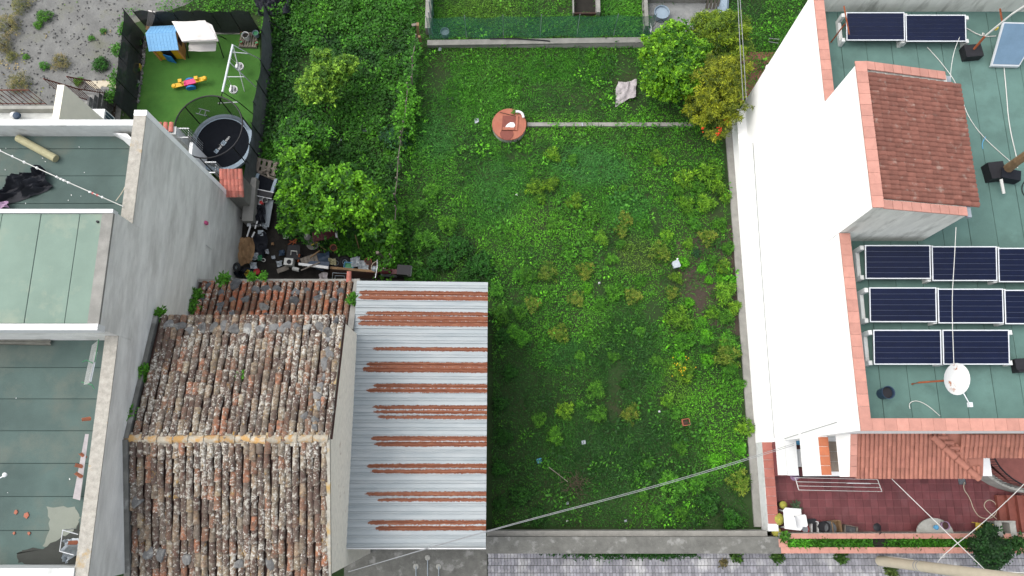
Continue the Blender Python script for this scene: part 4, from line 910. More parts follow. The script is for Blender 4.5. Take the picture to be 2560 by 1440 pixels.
# climbers along the old wire fence between yard and plot
def climber(pts, label, col_t, col_i, w, dens, Lf=.1):
    b0 = P(*pts[len(pts)//2], 0); t = thing('climber_hedge', label, 'hedge', b0, 0, 'climbing plants on the old fence'); g = np.random.default_rng(int(pts[0][0]))
    T = []; mbt = MB(); line = [P(px, py, 0.9) for px, py in pts]
    for a, c in zip(line[:-1], line[1:]):
        for k in range(int((c-a).length*dens)):
            q = a.lerp(c, g.random()); T.append((q.x+g.normal(0, w), q.y+g.normal(0, w), g.uniform(.1, 1.15)))
    for a in line[::1]: mbt.tube([(a.x, a.y, 0), (a.x+.02, a.y, 1.15)], .03, 5)
    mbt.tube([(p.x+.03, p.y, .95+.1*math.sin(i*2)) for i, p in enumerate(line)], .018, 4)
    T = np.array(T); V = clump_leaves(T, 8, Lf, .55, .9, g, .3); q = g.random((len(T), 1))
    o = link(bpy.data.objects.new('foliage', np_mesh('foliage', V-np.array(b0), np.repeat(col_i*(1-q)+col_t*q, 8, axis=0)*g.uniform(.7, 1.3, (len(T)*8, 1)), 'leaf'))); o.parent = t
    mbt.build('fence_stakes', 'wood_grey', t)
climber([(1040, 95), (1030, 150), (1028, 200)], 'upper stretch of climbers on the old fence near the green net corner', C_MID*1.1, C_DARK, .14, 60)
climber([(1018, 215), (1015, 260), (1008, 310), (1002, 335)], 'bright leafy stretch of climbers on the old fence, level with the round well', C_LIME*1.0, C_MID*.8, .22, 190)
climber([(1000, 350), (995, 400), (990, 450), (985, 490)], 'bare grey stretch of the old fence with few leaves', C_MID, C_DARK, .09, 14)
climber([(988, 520), (985, 580), (975, 640), (960, 675)], 'lower stretch of climbers ending beside the tin shed corner', C_LIME*.8, C_MID*.6, .2, 110)
# ferns and weeds on the old roofs and along walls
def tuft(px, py, z, r, label, col, n=26, Lf=.16):
    c = P(px, py, z); g = np.random.default_rng(int(px*3+py)); a = g.random(n)*6.283; rr = np.sqrt(g.random(n))*r
    T = np.stack([c.x+rr*np.cos(a), c.y+rr*np.sin(a), c.z+g.uniform(.02, r*.9, n)], axis=1); V = clump_leaves(T, 8, Lf, .35, .9, g, .5)
    o = link(bpy.data.objects.new('fern_tuft', np_mesh('fern_tuft', V-np.array(c), np.tile(col, (n*8, 1))*g.uniform(.6, 1.4, (n*8, 1)), 'leaf'))); o.location = c
    tag(o, label, 'plant', 'ferns growing on the old roofs')
FN = np.array((.11, .36, .03))
tuft(632, 694, 3.6, .13, 'left round fern on the lean-to eave above the junk yard', FN, 30, .09)
tuft(661, 692, 3.6, .13, 'right round fern on the lean-to eave above the junk yard', FN, 30, .09)
tuft(560, 700, 3.55, .14, 'creeping green fern strip on the left half of the lean-to eave', FN*.8, 24); 
tuft(497, 740, 3.7, .16, 'fern in the upper gap between the grey house wall and the lean-to tiles', FN*.7, 22)
tuft(488, 768, 3.8, .15, 'fern in the lower gap between the grey house wall and the lean-to tiles', FN*.7, 22)
tuft(402, 786, 6.1, .10, 'small fern at the upper left corner of the gabled tile roof', FN*.8, 14)
tuft(352, 930, 6.5, .22, 'long fern tuft on the left verge of the gabled tile roof', FN*.7, 40)
tuft(318, 1035, 6.8, .18, 'bright fern on the left verge just above the roof ridge', FN, 34)
tuft(600, 945, 6.55, .07, 'tiny weed growing amid the rear slope tiles, left one', FN*.8, 7, .1)
tuft(612, 938, 6.55, .07, 'tiny weed growing amid the rear slope tiles, upper right one', FN*.8, 7, .1)
tuft(882, 750, 3.9, .13, 'fern in the gutter between the lean-to tiles and the tin roof', FN*.6, 18)
tuft(1960, 1345, 0.9, .12, 'weed at the corner of the planter and the garden wall', FN*.5, 14)
# ------------------------------------------------------------------ solar panels and roof furniture of the white house
def pv(px0, py0, px1, py1, label, nrow=6):
    """panel whose upper left and lower right photo corners are given; leans a little to the street"""
    zc = RZ+0.42; a = P(px0, py0, zc+.12); c = P(px1, py1, zc-.12)
    w, d = c.x-a.x, a.y-c.y
    t = thing('solar_module', label, 'solar panel', ((a.x+c.x)/2, (a.y+c.y)/2, RZ), 0, 'solar panels on the white house roof'); t['local'] = True
    sl = 0.20
    def pt(u, v, h): return Vector((u*w/2, v*d/2, zc-RZ+v*d/2*math.tan(sl)+h))
    def slab(u0, u1, v0, v1, h0, h1): return [pt(u0, v0, h0), pt(u1, v0, h0), pt(u1, v1, h0), pt(u0, v1, h0)], [pt(u0, v0, h1), pt(u1, v0, h1), pt(u1, v1, h1), pt(u0, v1, h1)]
    fw = 0.028; fu, fv = 2*fw/w, 2*fw/d
    m = MB(); m.hexa(*slab(-1, 1, -1, 1, -.04, -.006)); m.build('backing', 'pv_gap', t)
    f = MB()
    for q in ((-1, -1+fu, -1, 1), (1-fu, 1, -1, 1)): f.hexa(*slab(*q, -.042, .008))
    for q in ((-1+fu, 1-fu, -1, -1+fv), (-1+fu, 1-fu, 1-fv, 1)): f.hexa(*slab(*q, -.042, .006))
    f.build('frame', 'frame_white', t)
    v0 = -1+fv; st = (2-2*fv)/nrow
    for i in range(nrow):
        cg = 0.007/d*2
        row = MB(); ncol = 12; u0 = -1+fu; su = (2-2*fu)/ncol
        row.hexa(*slab(-1+fu, 1-fu, v0+i*st+cg*.5, v0+(i+1)*st-cg*.5, -.006, .002)); row.build('cell_row', 'pv', t)
    for u in (-1, 1):
        q = MB(); x = u*w/2+(0.06 if u > 0 else -0.06)
        q.hexa([(x-.05, -d/2, 0), (x+.05, -d/2, 0), (x+.05, d/2, 0), (x-.05, d/2, 0)], [(x-.05, -d/2, .12), (x+.05, -d/2, .12), (x+.05, d/2, .16), (x-.05, d/2, .16)])
        q.box(x-.05, x+.05, d/2-.12, d/2, .16, zc-RZ+d/2*math.tan(sl)-.05).box(x-.05, x+.05, -d/2, -d/2+.12, .12, zc-RZ-d/2*math.tan(sl)-.05)
        q.build('ballast_frame', 'white_worn', t)
    return t
pv(2116, 29, 2261, 103, 'solar panel left in the pair at the far end of the roof')
pv(2265, 35, 2414, 106, 'solar panel right in the pair at the far end of the roof')
pv(2163, 612, 2326, 698, 'left solar panel in the row just below the stair tower')
pv(2330, 615, 2492, 703, 'middle solar panel in the row just below the stair tower')
pv(2496, 619, 2658, 706, 'solar panel cut by the picture edge in the row below the stair tower')
pv(2174, 718, 2341, 806, 'left solar panel in the middle row below the stair tower')
pv(2345, 721, 2508, 809, 'middle solar panel in the middle row below the stair tower')
pv(2512, 724, 2672, 811, 'solar panel cut by the picture edge in the middle row')
pv(2184, 824, 2353, 912, 'left solar panel in the row nearest the satellite dish')
pv(2357, 824, 2523, 912, 'right solar panel in the row nearest the satellite dish')
# satellite dish
def dish():
    c = P(2385, 948, RZ+0.75); t = thing('satellite_dish', 'white satellite dish with rust spots on the green roof', 'satellite dish', (c.x, c.y, RZ)); t['local'] = True
    m = MB(); n = 24; R = .50; rings = 5; ax = Euler((.20, .30, 0.5)).to_matrix()
    o = Vector((0, 0, .72))
    for k in range(rings+1):
        r = R*k/rings
        for q in range(n):
            a = 2*math.pi*q/n; m.v.append(o+ax@Vector((r*math.cos(a)*.98, r*math.sin(a)*.80, .45*r*r)))
    for k in range(rings):
        for q in range(n): m.f.append((k*n+q, (k+1)*n+q, (k+1)*n+(q+1) % n, k*n+(q+1) % n))
    m.build('reflector', 'dish', t, smooth=True)
    MB().tube([(-.72, -.04, .0), (-.72, -.04, .35), (-.1, -.02, .66)], .025).build('mast', 'rust', t)
    MB().tube([o+ax@Vector((0, -.40, .1)), o+ax@Vector((-.2, -.62, .3))], .014).build('arm', 'frame_white', t)
    MB().obox(o+ax@Vector((-.22, -.64, .32)), (.09, .12, .10)).build('receiver', 'frame_white', t)
dish()
def bucket(name, label, px, py, z, r, h, m, tilt=0, inner='black', group=None, cat='bucket', flare=.82, handle=False):
    t = thing(name, label, cat, P(px, py, z), 0, group); c = t.location
    MB().lathe(c, [(r*flare, 0), (r, h), (r*1.05, h), (r*1.05, h-.02), (r*.94, h-.025), (r*flare*.92, .03)], 16, True, True).build('body', m, t, smooth=True)
    MB().lathe(c, [(r*.90, h*.75), (.001, h*.752)], 14, False, False).build('contents', inner, t)
    if handle: MB().tube([c+Vector((r*math.cos(a), r*.3*0, h+r*.6*math.sin(a))) for a in [math.pi*k/6 for k in range(7)]], .008, 4).build('handle', 'steel', t)
    if tilt: t.rotation_euler = (0.0, tilt, 0)
    return t
bucket('bucket', 'dark blue bucket on the green roof beside the pink coping', 2203, 985, RZ, .165, .42, 'bucket_blue')
def cable(label, pts, r=.02, m='cable_white', name='cable', cat='cable', group=None, n=5):
    # smooth the corners
    q = [Vector(p) for p in pts]
    for _ in range(2):
        if len(q) < 3: break
        s = [q[0]]
        for a, b_ in zip(q[:-1], q[1:]): s += [a.lerp(b_, .25), a.lerp(b_, .75)]
        s.append(q[-1]); q = s
    o = MB().tube(q, r, n).build(name, m, None, q[0], smooth=True); return tag(o, label, cat, group)
R0 = RZ+.025
cable('white cable hanging from the tower eave over the solar panels to the dish', [P(2390, 568, TZ1-.1), P(2386, 650, 8.7), P(2379, 760, 8.3), P(2385, 918, RZ+.78)], .009)
cable('white cable lying from the far solar panels along the tower to the dark chimney bundle', [P(2318, 118, R0), P(2348, 150, R0), P(2390, 205, R0), P(2404, 250, R0), P(2425, 300, R0), P(2460, 345, R0), P(2512, 392, R0), P(2545, 420, R0)], .011)
cable('short white cable looping up from the coping to the far solar panels', [P(2376, 200, RZ+.9), P(2378, 165, RZ+1.0), P(2386, 125, RZ+.9), P(2399, 93, RZ+.6)], .009)
cable('white cable running down the roof from the blue collector', [P(2510, 168, R0), P(2516, 230, R0), P(2522, 310, R0), P(2541, 392, R0)], .014)
cable('thin loop of cable lying on the roof below the dish', [P(2275, 1022, R0), P(2272, 1008, R0), P(2290, 1000, R0), P(2318, 1012, R0), P(2350, 1040, R0)], .010)
cable('coil of white cable lying between solar panels and collector', [P(2416, 70, R0), P(2440, 84, R0), P(2456, 90, R0+.05), P(2462, 84, R0), P(2455, 82, R0), P(2458, 92, R0), P(2490, 90, R0)], .014)
cable('blue cable scrap on the roof right of the stair tower', [P(2464, 342, R0), P(2455, 358, R0), P(2457, 372, R0)], .012, 'plastic_blue')
cable('dark hose loop at the right edge of the roof', [P(2570, 445, R0), P(2556, 460, R0), P(2554, 480, R0), P(2570, 500, R0)], .014, 'black')
# masts
t = thing('antenna_mast', 'leaning rusty white antenna mast on a black base by the collector', 'antenna', P(2431, 135, RZ))
MB().obox(P(2428, 132, RZ+.14), (.52, .40, .28), (0, 0, .1)).build('base', 'black', t)
MB().tube([P(2434, 124, RZ+.25), P(2463, 90, RZ+.75)], .035).build('lower_pole', 'rust', t)
MB().tube([P(2463, 90, RZ+.75), P(2530, 35, RZ+1.8), P(2600, -10, RZ+2.6)], .028).build('upper_pole', 'cable_white', t)
MB().lathe(P(2488, 73, RZ+1.02), [(.05, 0), (.06, .05), (.04, .1)], 8).build('clamp', 'plastic_yellow', t)
cable('rusty steel bar crossing behind the antenna mast near the collector', [P(2500, 22, RZ+.5), P(2504, 50, RZ+.5), P(2516, 94, RZ+.4)], .028, 'rust', 'steel_bar', 'bar')
t = thing('bracket_frame', 'rusty bracket bars standing at the left end of the far solar panels', 'bracket', P(2080, 105, RZ))
MB().tube([P(2077, 106, RZ+.05), P(2112, 60, RZ+.8)], .02).build('brace', 'rust', t)
MB().tube([P(2110, 15, RZ+.9), P(2123, 86, RZ+.7)], .022).build('bar', 'rust', t)
t = thing('chimney_stack', 'dark bundled base with a thick brown trunk pole at the roof edge', 'post', P(2500, 432, RZ))
MB().obox(P(2485, 430, RZ+.17), (.45, .50, .34), (0, 0, .12)).build('base', 'black', t)
MB().obox(P(2520, 440, RZ+.22), (.55, .30, .30), (0, 0, -.2)).build('wrapped_bundle', 'tarp_black', t)
MB().tube([P(2515, 425, RZ+.2), P(2545, 402, RZ+1.0), P(2620, 350, RZ+2.4)], [.14, .12, .11], 9).build('trunk', 'wood_brown', t)
MB().obox(P(2506, 466, RZ+.3), (.08, .42, .03), (0.3, 0, .25)).build('board', 'cable_white', t)
tag(MB().obox(P(2556, 914, RZ+.14), (.46, .36, .28), (0, 0, .05)).obox(P(2556, 911, RZ+.30), (.38, .28, .04), (0, 0, .05)).build('plastic_crate', 'black', None, P(2556, 914, RZ)), 'black slatted crate at the right picture edge below the solar panels', 'crate')
t = thing('solar_collector', 'tilted pale blue solar water collector at the right edge of the roof', 'collector', P(2520, 120, RZ))
q = [P(2478, 164, RZ+.15), P(2548, 166, RZ+.15), P(2612, 58, RZ+1.0), P(2509, 55, RZ+1.0)]
dn = Vector((0, 0, -.09)); MB().hexa([p+dn for p in q], q).build('frame', 'frame_white', t)
cq = sum(q, Vector())/4; MB().hexa([p.lerp(cq, .07)+Vector((0, 0, .001)) for p in q], [p.lerp(cq, .07)+Vector((0, 0, .012)) for p in q]).build('glass', 'collector', t)
MB().tube([P(2540, 150, RZ), P(2560, 60, RZ+.9)], .025).tube([P(2512, 60, RZ), P(2512, 57, RZ+.9)], .025).build('stand', 'steel', t)

# ------------------------------------------------------------------ terrace furniture
TZ = .287
cac = MB(); 
def cactus(label, px, py, r, h):
    c = P(px, py, TZ+.22); t = thing('barrel_cactus', label, 'cactus', (c.x, c.y, TZ), 0, 'barrel cacti on the terrace')
    m = MB(); n = 36; prof = [(0.25, .0), (.8, .12), (1.0, .45), (.93, .72), (.62, .92), (.2, 1.0), (.0, .97)]
    for rr, zz in prof:
        for k in range(n):
            w = 1+(.07 if k % 2 else -.05); m.v.append((c.x+rr*r*w*math.cos(2*math.pi*k/n), c.y+rr*r*w*math.sin(2*math.pi*k/n), TZ+.25+zz*h))
    for i in range(len(prof)-1):
        for k in range(n): m.f.append((i*n+k, i*n+(k+1) % n, (i+1)*n+(k+1) % n, (i+1)*n+k))
    m.build('body', 'cactus', t); MB().lathe((c.x, c.y, TZ+.25+h*.95), [(r*.16, 0), (r*.1, .03)], 8).build('crown_wool', 'plastic_yellow', t)
    MB().lathe((c.x, c.y, TZ), [(r*.8, 0), (r*1.12, .3), (r*1.02, .3), (r*.95, .24)], 18).build('pot', 'wood_dark', t)
cactus('small barrel cactus above the white plastic table', 1955, 1262, .13, .18)
cactus('largest barrel cactus left of the white plastic table', 1941, 1297, .20, .28)
cactus('barrel cactus at the planter corner below the largest one', 1938, 1329, .16, .18)
# white plastic table with a chair standing upside down on it
t = thing('plastic_table', 'white plastic table beside the round cacti', 'table', P(1966, 1296, TZ)); t['local'] = True
m = MB(); m.prism([(-.30, -.30), (.22, -.36), (.30, -.28), (.30, .34), (-.22, .38), (-.30, .30)], .60, .63).build('tabletop', 'white_plain', t)
for sx in (-1, 1):
    for sy in (-1, 1): MB().tube([(sx*.24, sy*.28, 0), (sx*.21, sy*.25, .6)], .03).build('leg', 'white_plain', t)
t = thing('plastic_chair', 'white plastic chair pushed against the white table', 'chair', P(1984, 1300, TZ), .1); t['local'] = True
MB().prism([(-.20, -.17), (.17, -.20), (.21, -.16), (.21, .16), (.17, .20), (-.20, .17)], .64, .67).build('seat', 'white_plain', t)
MB().hexa([(-.20, -.19, .67), (-.17, -.19, .67), (-.17, .19, .67), (-.20, .19, .67)], [(-.32, -.17, 1.0), (-.29, -.17, 1.0), (-.29, .17, 1.0), (-.32, .17, 1.0)]).build('backrest', 'white_plain', t)
for sx in (-1, 1):
    for sy in (-1, 1): MB().tube([(sx*.19, sy*.18, 0), (sx*.16, sy*.15, .64)], .022).build('leg', 'white_plain', t)
tuft(1988, 1272, TZ, .13, 'grey green pot plant peeping out above the white plastic table', np.array((.12, .20, .12)), 14)
def crate(label, px, py, z, w, d, h, rz, m='wood_brown', name='crate', wall=.02, fill=None, group=None, slats=3, cat='crate'):
    t = thing(name, label, cat, P(px, py, z), rz, group); t['local'] = True
    MB().box(-w/2, w/2, -d/2, d/2, 0, .02).build('floor', m, t)
    for sy in (-1, 1):
        for k in range(slats):
            z0 = .025+k*(h-.02)/slats; MB().box(-w/2, w/2, sy*d/2-wall/2, sy*d/2+wall/2, z0, z0+(h-.02)/slats*.82).build('slat', m, t)
    for sx in (-1, 1):
        for k in range(slats):
            z0 = .025+k*(h-.02)/slats; MB().box(sx*w/2-wall/2, sx*w/2+wall/2, -d/2+wall, d/2-wall, z0, z0+(h-.02)/slats*.82).build('slat', m, t)
    if fill: MB().box(-w/2+.03, w/2-.03, -d/2+.03, d/2-.03, .03, h*.6).build('contents', fill, t)
    return t
crate('brown wooden crate standing on the terrace by the planter', 2083, 1318, TZ, .30, .46, .34, .05, 'wood_brown')
crate('weathered grey crate filled with soil right of the brown wooden crate', 2120, 1325, TZ, .42, .30, .28, -.18, 'wood_grey', fill='stone_dark')
crate('black basket with white rim between the flower pots and the big bin', 2030, 1318, TZ, .22, .40, .30, -.08, 'white_plain', 'basket', fill='black', cat='basket')
bucket('plant_pot', 'round dark bin right of the white rimmed basket', 2050, 1316, TZ, .19, .38, 'black', cat='pot', group='pots by the planter')
bucket('plant_pot', 'red ball planter left of the white rimmed basket', 2008, 1322, TZ, .13, .22, 'plastic_red', inner='plastic_bag', cat='pot', group='pots by the planter')
tag(MB().obox(P(2022, 1303, TZ+.14), (.42, .14, .28), (0, 0, .03)).obox(P(2022, 1303, TZ+.29), (.44, .16, .02), (0, 0, .03)).build('storage_box', 'black', None, P(2022, 1303, TZ)), 'long black box behind the white rimmed basket', 'box')
tag(MB().lathe(P(2066, 1320, TZ), [(.22, 0), (.25, .25), (.23, .28), (.05, .30)], 14).build('stone_mortar', 'stone_dark', None, P(2066, 1320, TZ)), 'grey round stone basin squeezed left of the brown wooden crate', 'basin')
t = thing('spot_lamp', 'dark round spotlight on a bent stand at the terrace edge', 'lamp', P(2196, 1340, TZ))
MB().lathe(P(2193, 1318, .95), [(.02, -.10), (.11, -.05), (.135, .0), (.10, .03), (.02, .04)], 16).build('lamp_head', 'black', t, smooth=True)
MB().tube([P(2196, 1338, .86), P(2203, 1331, .95), P(2200, 1322, 1.0)], .015).build('bracket', 'black', t); MB().obox(P(2196, 1338, .88), (.14, .06, .03)).build('foot', 'black', t)
t = thing('stone_table', 'half round grey stone table against the planter wall', 'table', P(2337, 1324, TZ))
c = P(2337, 1326, .75); half = [(c.x+.62*math.cos(a), c.y-.10+.50*math.sin(a)) for a in [math.pi*k/12 for k in range(13)]]
MB().prism(half, .70, .76).build('tabletop', 'concrete_light', t); MB().box(c.x-.2, c.x+.2, c.y-.08, c.y+.2, TZ, .70).build('base', 'concrete', t)
bucket('cup', 'bright blue cup on the half round stone table', 2337, 1318, .765, .075, .11, 'plastic_blue', inner='plastic_blue', cat='cup')
bucket('flower_pot', 'pink flower pot at the right end of the half round stone table', 2357, 1313, .765, .13, .20, 'lavender', inner='wood_dark', cat='flower pot')
t = thing('yellow_chair', 'faded yellow folding chair lying by the stone cabinet', 'chair', P(2446, 1322, TZ), -.1); t['local'] = True
MB().hexa([(-.22, -.2, .2), (.2, -.2, .2), (.2, .2, .2), (-.22, .2, .2)], [(-.22, -.2, .23), (.2, -.2, .23), (.2, .2, .23), (-.22, .2, .23)]).build('seat', 'plastic_yellow', t)
MB().hexa([(.16, -.2, .23), (.20, -.2, .23), (.20, .2, .23), (.16, .2, .23)], [(.22, -.2, .62), (.26, -.2, .62), (.26, .2, .62), (.22, .2, .62)]).build('backrest', 'plastic_yellow', t)
for sy in (-1, 1): MB().tube([(-.22, sy*.19, 0), (.22, sy*.19, .6)], .014).build('frame', 'plastic_yellow', t); MB().tube([(.2, sy*.19, 0), (-.3, sy*.19, .45)], .014).build('leg', 'plastic_yellow', t)
t = thing('stone_cabinet', 'open grey cabinet with shelves standing right of the yellow chair', 'cabinet', P(2487, 1320, TZ)); t['local'] = True
MB().box(-.36, -.12, -.24, .24, 0, .62).build('side_panel', 'concrete_light', t); MB().box(.14, .34, -.24, .22, 0, .62).build('side_panel', 'concrete_light', t)
MB().box(-.36, .34, .22, .27, .55, .64).build('top_rail', 'concrete_light', t); MB().box(-.12, .14, -.24, .22, 0, .2).build('shelf', 'black', t)
for i in range(5):
    m = thing('garden_step', ['lowest', 'second', 'third', 'fourth', 'top'][i]+' red tiled step at the right end of the terrace', 'step', P(2500+i*25, 1288, TZ), 0, 'red steps') if False else None
stp = thing('garden_steps', 'red tiled steps climbing to the right at the end of the terrace', 'steps', P(2520, 1290, TZ))
for i in range(6):
    x0 = P(2485+i*25, 1240, TZ+i*.15).x
    MB().box(x0, 19, -1.83, P(2500, 1238, .5).y, TZ+.004+i*.15-(0 if i == 0 else 0), TZ+(i+1)*.15).build('step', 'orange_tile' if False else 'terrace_tile', stp)
MT['terrace_step'] = mat('terrace_step', (.24, .075, .055), .2, 5, .6)
for ch_ in [o for o in COL.objects if o.parent == stp]: ch_.data.materials[0] = MT['terrace_step']
t = thing('drain_grate', 'small dark drain grate in the red terrace floor', 'drain', P(2405, 1202, .29)); c = t.location; c.z = .287
MB().box(c.x-.13, c.x+.13, c.y-.13, c.y+.13, .2872, .290).build('pit', 'black', t)
for i in range(6): MB().box(c.x-.12+i*.042, c.x-.105+i*.042, c.y-.12, c.y+.12, .2905, .298).build('bar', 'grey_metal', t)
cable('beige garden hose curling over the red terrace floor', [P(2411, 1205, .31), P(2408, 1222, .31), P(2425, 1245, .31), P(2434, 1275, .31), P(2450, 1295, .31), P(2478, 1297, .31), P(2494, 1280, .31), P(2490, 1258, .31), P(2474, 1248, .31), P(2461, 1256, .31), P(2460, 1270, .32), P(2492, 1298, .31)], .014, 'pole_cream', 'garden_hose', 'hose')
# drying frame
t = thing('clothes_rack', 'white wall mounted clothes line frame with four lines over the terrace', 'clothes rack', P(2090, 1195, 1.8))
A, B_, C_, D_ = P(1988, 1194, 1.8), P(2194, 1199, 1.8), P(2205, 1229, 1.8), P(1997, 1225, 1.8)
for nm, a, b_ in (('bar', A, D_), ('bar', B_, C_)): MB().tube([a, b_], .014).build(nm, 'cable_white', t)
for k in range(4): MB().tube([A.lerp(D_, k/3), B_.lerp(C_, k/3)], .009).build('line', 'cable_white', t)
q = A.lerp(D_, .35).lerp(B_.lerp(C_, .35), .75); MB().obox(q, (.75, .03, .10), (0, 0, -.02)).build('hanging_cloth', 'white_plain', t)
# balcony railings of wrought iron
def rail(name, label, a, b_, h, step, m, cat='railing', group=None, r=.010, curls=False):
    a, b_ = Vector(a), Vector(b_); t = thing(name, label, cat, a, 0, group); n = max(2, int((b_-a).length/step))
    MB().tube([a+Vector((0, 0, h)), b_+Vector((0, 0, h))], r*1.8).build('top_rail', m, t); MB().tube([a+Vector((0, 0, .08)), b_+Vector((0, 0, .08))], r*1.4).build('bottom_rail', m, t)
    bar = None
    for i in range(n+1):
        p = a.lerp(b_, i/n)
        if bar is None: bar = meshdata(MB().tube([(0, 0, .02), (0, 0, h)], r, 5), 'baluster', m)
        inst('baluster', bar, t, p)
        if curls and i < n: MB().torus(p.lerp(a.lerp(b_, (i+1)/n), .5)+Vector((0, 0, h*.5)), step*.32, r*.8, 8, 4, (math.pi/2, 0, math.atan2((b_-a).y, (b_-a).x))).build('scroll', m, t)
    return t
rail('iron_railing', 'black wrought iron railing with scrolls along the porch, left stretch', (WX+.4, -.02, 1.1), (12.2, -.02, 1.1), .9, .16, 'iron', curls=True)
# curved stair railing
t = thing('curved_railing', 'curved black iron railing on a pale kerb beside the round landing', 'railing', P(2470, 1180, .3))
arc = [(2437, 1132), (2445, 1150), (2456, 1168), (2470, 1183), (2487, 1197), (2505, 1208), (2525, 1216), (2560, 1226)]
low = [P(x, y, .95) for x, y in arc]
top = [p+Vector((0, 0, .95)) for p in low]
kb = MB()
for a, b_ in zip(low[:-1], low[1:]):
    d = (b_-a).normalized(); nn = Vector((-d.y, d.x, 0))*.08
    kb.hexa([a-nn-Vector((0, 0, .7)), b_-nn-Vector((0, 0, .7)), b_+nn-Vector((0, 0, .7)), a+nn-Vector((0, 0, .7))], [a-nn, b_-nn, b_+nn, a+nn])
kb.build('kerb', 'concrete_light', t)
MB().tube(top, .028).build('handrail', 'iron', t)
for i in range(22):
    f = i/21*(len(low)-1); k = min(int(f), len(low)-2); p = low[k].lerp(low[k+1], f-k); MB().tube([p, p+Vector((0, 0, .95))], .011, 5).build('baluster', 'iron', t)
MT['landing_red'] = mat('landing_red', (.30, .105, .085), .15, 5, .6)
tag(MB().prism([(p.x+.15, p.y) for p in low]+[(19, low[-1].y), (19, .6), (low[0].x+.15, .6)], .3, .93).build('round_landing', 'landing_red', None, P(2520, 1170, 0)), 'round landing paved in red tiles at the right edge of the picture', 'landing')
# odds and ends in the corner by the landing
t = thing('pink_bucket_stack', 'pink plastic toy ring leaning beside the curved kerb', 'toy', P(2436, 1160, .9))
MB().torus(P(2436, 1158, 1.3), .16, .05, 14, 6, (.5, .4, 0)).build('ring', 'pink', t)
t = thing('folding_frame', 'grey folded metal frame standing above the pink toy', 'frame', P(2416, 1145, 1.0))
MB().tube([P(2402, 1132, 1.6), P(2418, 1141, 1.6), P(2432, 1134, 1.6), P(2418, 1160, 1.3)], .02).build('tube', 'steel', t)
bucket('plant_pot', 'green cylinder pot below the pink toy', 2442, 1178, .9, .10, .3, 'plastic_green', cat='pot', group='pots by the landing')
bucket('plant_pot', 'terracotta pot right of the green cylinder pot by the curved kerb', 2452, 1186, .3, .14, .3, 'terracotta', cat='pot', group='pots by the landing')
tuft(2412, 1170, 1.3, .13, 'yellowish plant at the end of the tiled hip', np.array((.20, .24, .02)), 16)
t = thing('porch_bag', 'pale pink cushion bag at the left end of the porch railing', 'bag', P(1983, 1188, 1.1)); MB().lathe(P(1983, 1190, 1.1), [(.1, 0), (.16, .12), (.12, .26), (.03, .3)], 12).build('bag', 'lavender', t, smooth=True)
for i, (px, py, z, w, d, h, m, lab) in enumerate(((2004, 1145, 1.1, .34, .55, .5, 'white_plain', 'white box inside the dark porch opening'), (2020, 1150, 1.1, .25, .5, .55, 'wood_brown', 'brown carton beside the white box in the porch'), (2002, 1103, 1.1, .3, .2, .7, 'plastic_blue', 'blue tub at the back of the porch'))):
    c = P(px, py, z+h); tag(MB().box(c.x-w/2, c.x+w/2, c.y-d/2, c.y+d/2, z, z+h-.03).box(c.x-w/2-.01, c.x+w/2+.01, c.y-d/2-.01, c.y+d/2+.01, z+h-.028, z+h).build('storage_box', m, None, (c.x, c.y, z)), lab, 'box')
t = thing('wall_lamp', 'dark round wall lamp under the canopy side', 'lamp', P(2108, 1090, 4.6)); MB().lathe(P(2108, 1090, 4.6), [(.04, -.05), (.14, .0), (.12, .08), (.02, .1)], 14).build('shade', 'grey_metal', t, smooth=True)
# planter plants
def planter_green():
    T = []; g = np.random.default_rng(4); xs = g.uniform(9.15, 17, 2600); w = np.clip(fbm(xs, xs*0, .9, 8)*2.2-.45+(xs < 10.3)*.5, .03, 1)*.55; xs = xs[g.random(len(xs)) < w]
    T = np.stack([xs, g.uniform(-2.28, -2.04, len(xs)), plz-.12+g.uniform(0, .12, len(xs))], axis=1); V = clump_leaves(T, 5, .13, .28, .8, g, .6)
    col = (C_MID*.75)[None, :]*(1+.9*(np.repeat(xs, 5) < 9.9)[:, None])*g.uniform(.6, 1.4, (len(xs)*5, 1))
    tag(link(bpy.data.objects.new('planter_greens', np_mesh('planter_greens', V, col, 'leaf'))), 'green strappy plants filling the long planter', kind='stuff')
planter_green()
tree('ornamental_tree', 'dark green dense little tree overhanging the planter and the street', (2468, 1358), [(2468, 1355, 34, 1.7), (2455, 1375, 30, 1.6), (2490, 1375, 30, 1.6), (2475, 1400, 26, 1.5), (2465, 1335, 20, 1.6)], np.array((.03, .10, .025)), np.array((.014, .05, .014)), .10, .5, 520, trunk_r=.05)
tuft(2540, 1358, .9, .22, 'dark shrub at the right end of the planter', np.array((.03, .10, .02)), 26)
tuft(2530, 1310, TZ, .2, 'dark potted plant in front of the red steps', np.array((.02, .07, .02)), 26)
for px in (2098, 1941, 1838): tuft(px, 1391, .0, .16, {2098: 'weed growing at the foot of the planter on the street', 1941: 'weed on the street at the garden wall and planter corner', 1838: 'weed on the street near the right end of the garden wall'}[px], np.array((.05, .12, .02)), 18)
g_ = np.random.default_rng(9); T = np.stack([1.0+5.4*g_.beta(2, 1.5, 330), -2.54-np.abs(g_.normal(0, .09, 330)), g_.uniform(.01, .14, 330)], axis=1)
tag(link(bpy.data.objects.new('wall_weeds', np_mesh('wall_weeds', clump_leaves(T, 6, .09, .35, .9, g_, .4), np.tile(C_DARK*1.1, (330*6, 1))*g_.uniform(.6, 1.3, (330*6, 1)), 'leaf'))), 'weeds along the street side foot of the garden wall', kind='stuff')
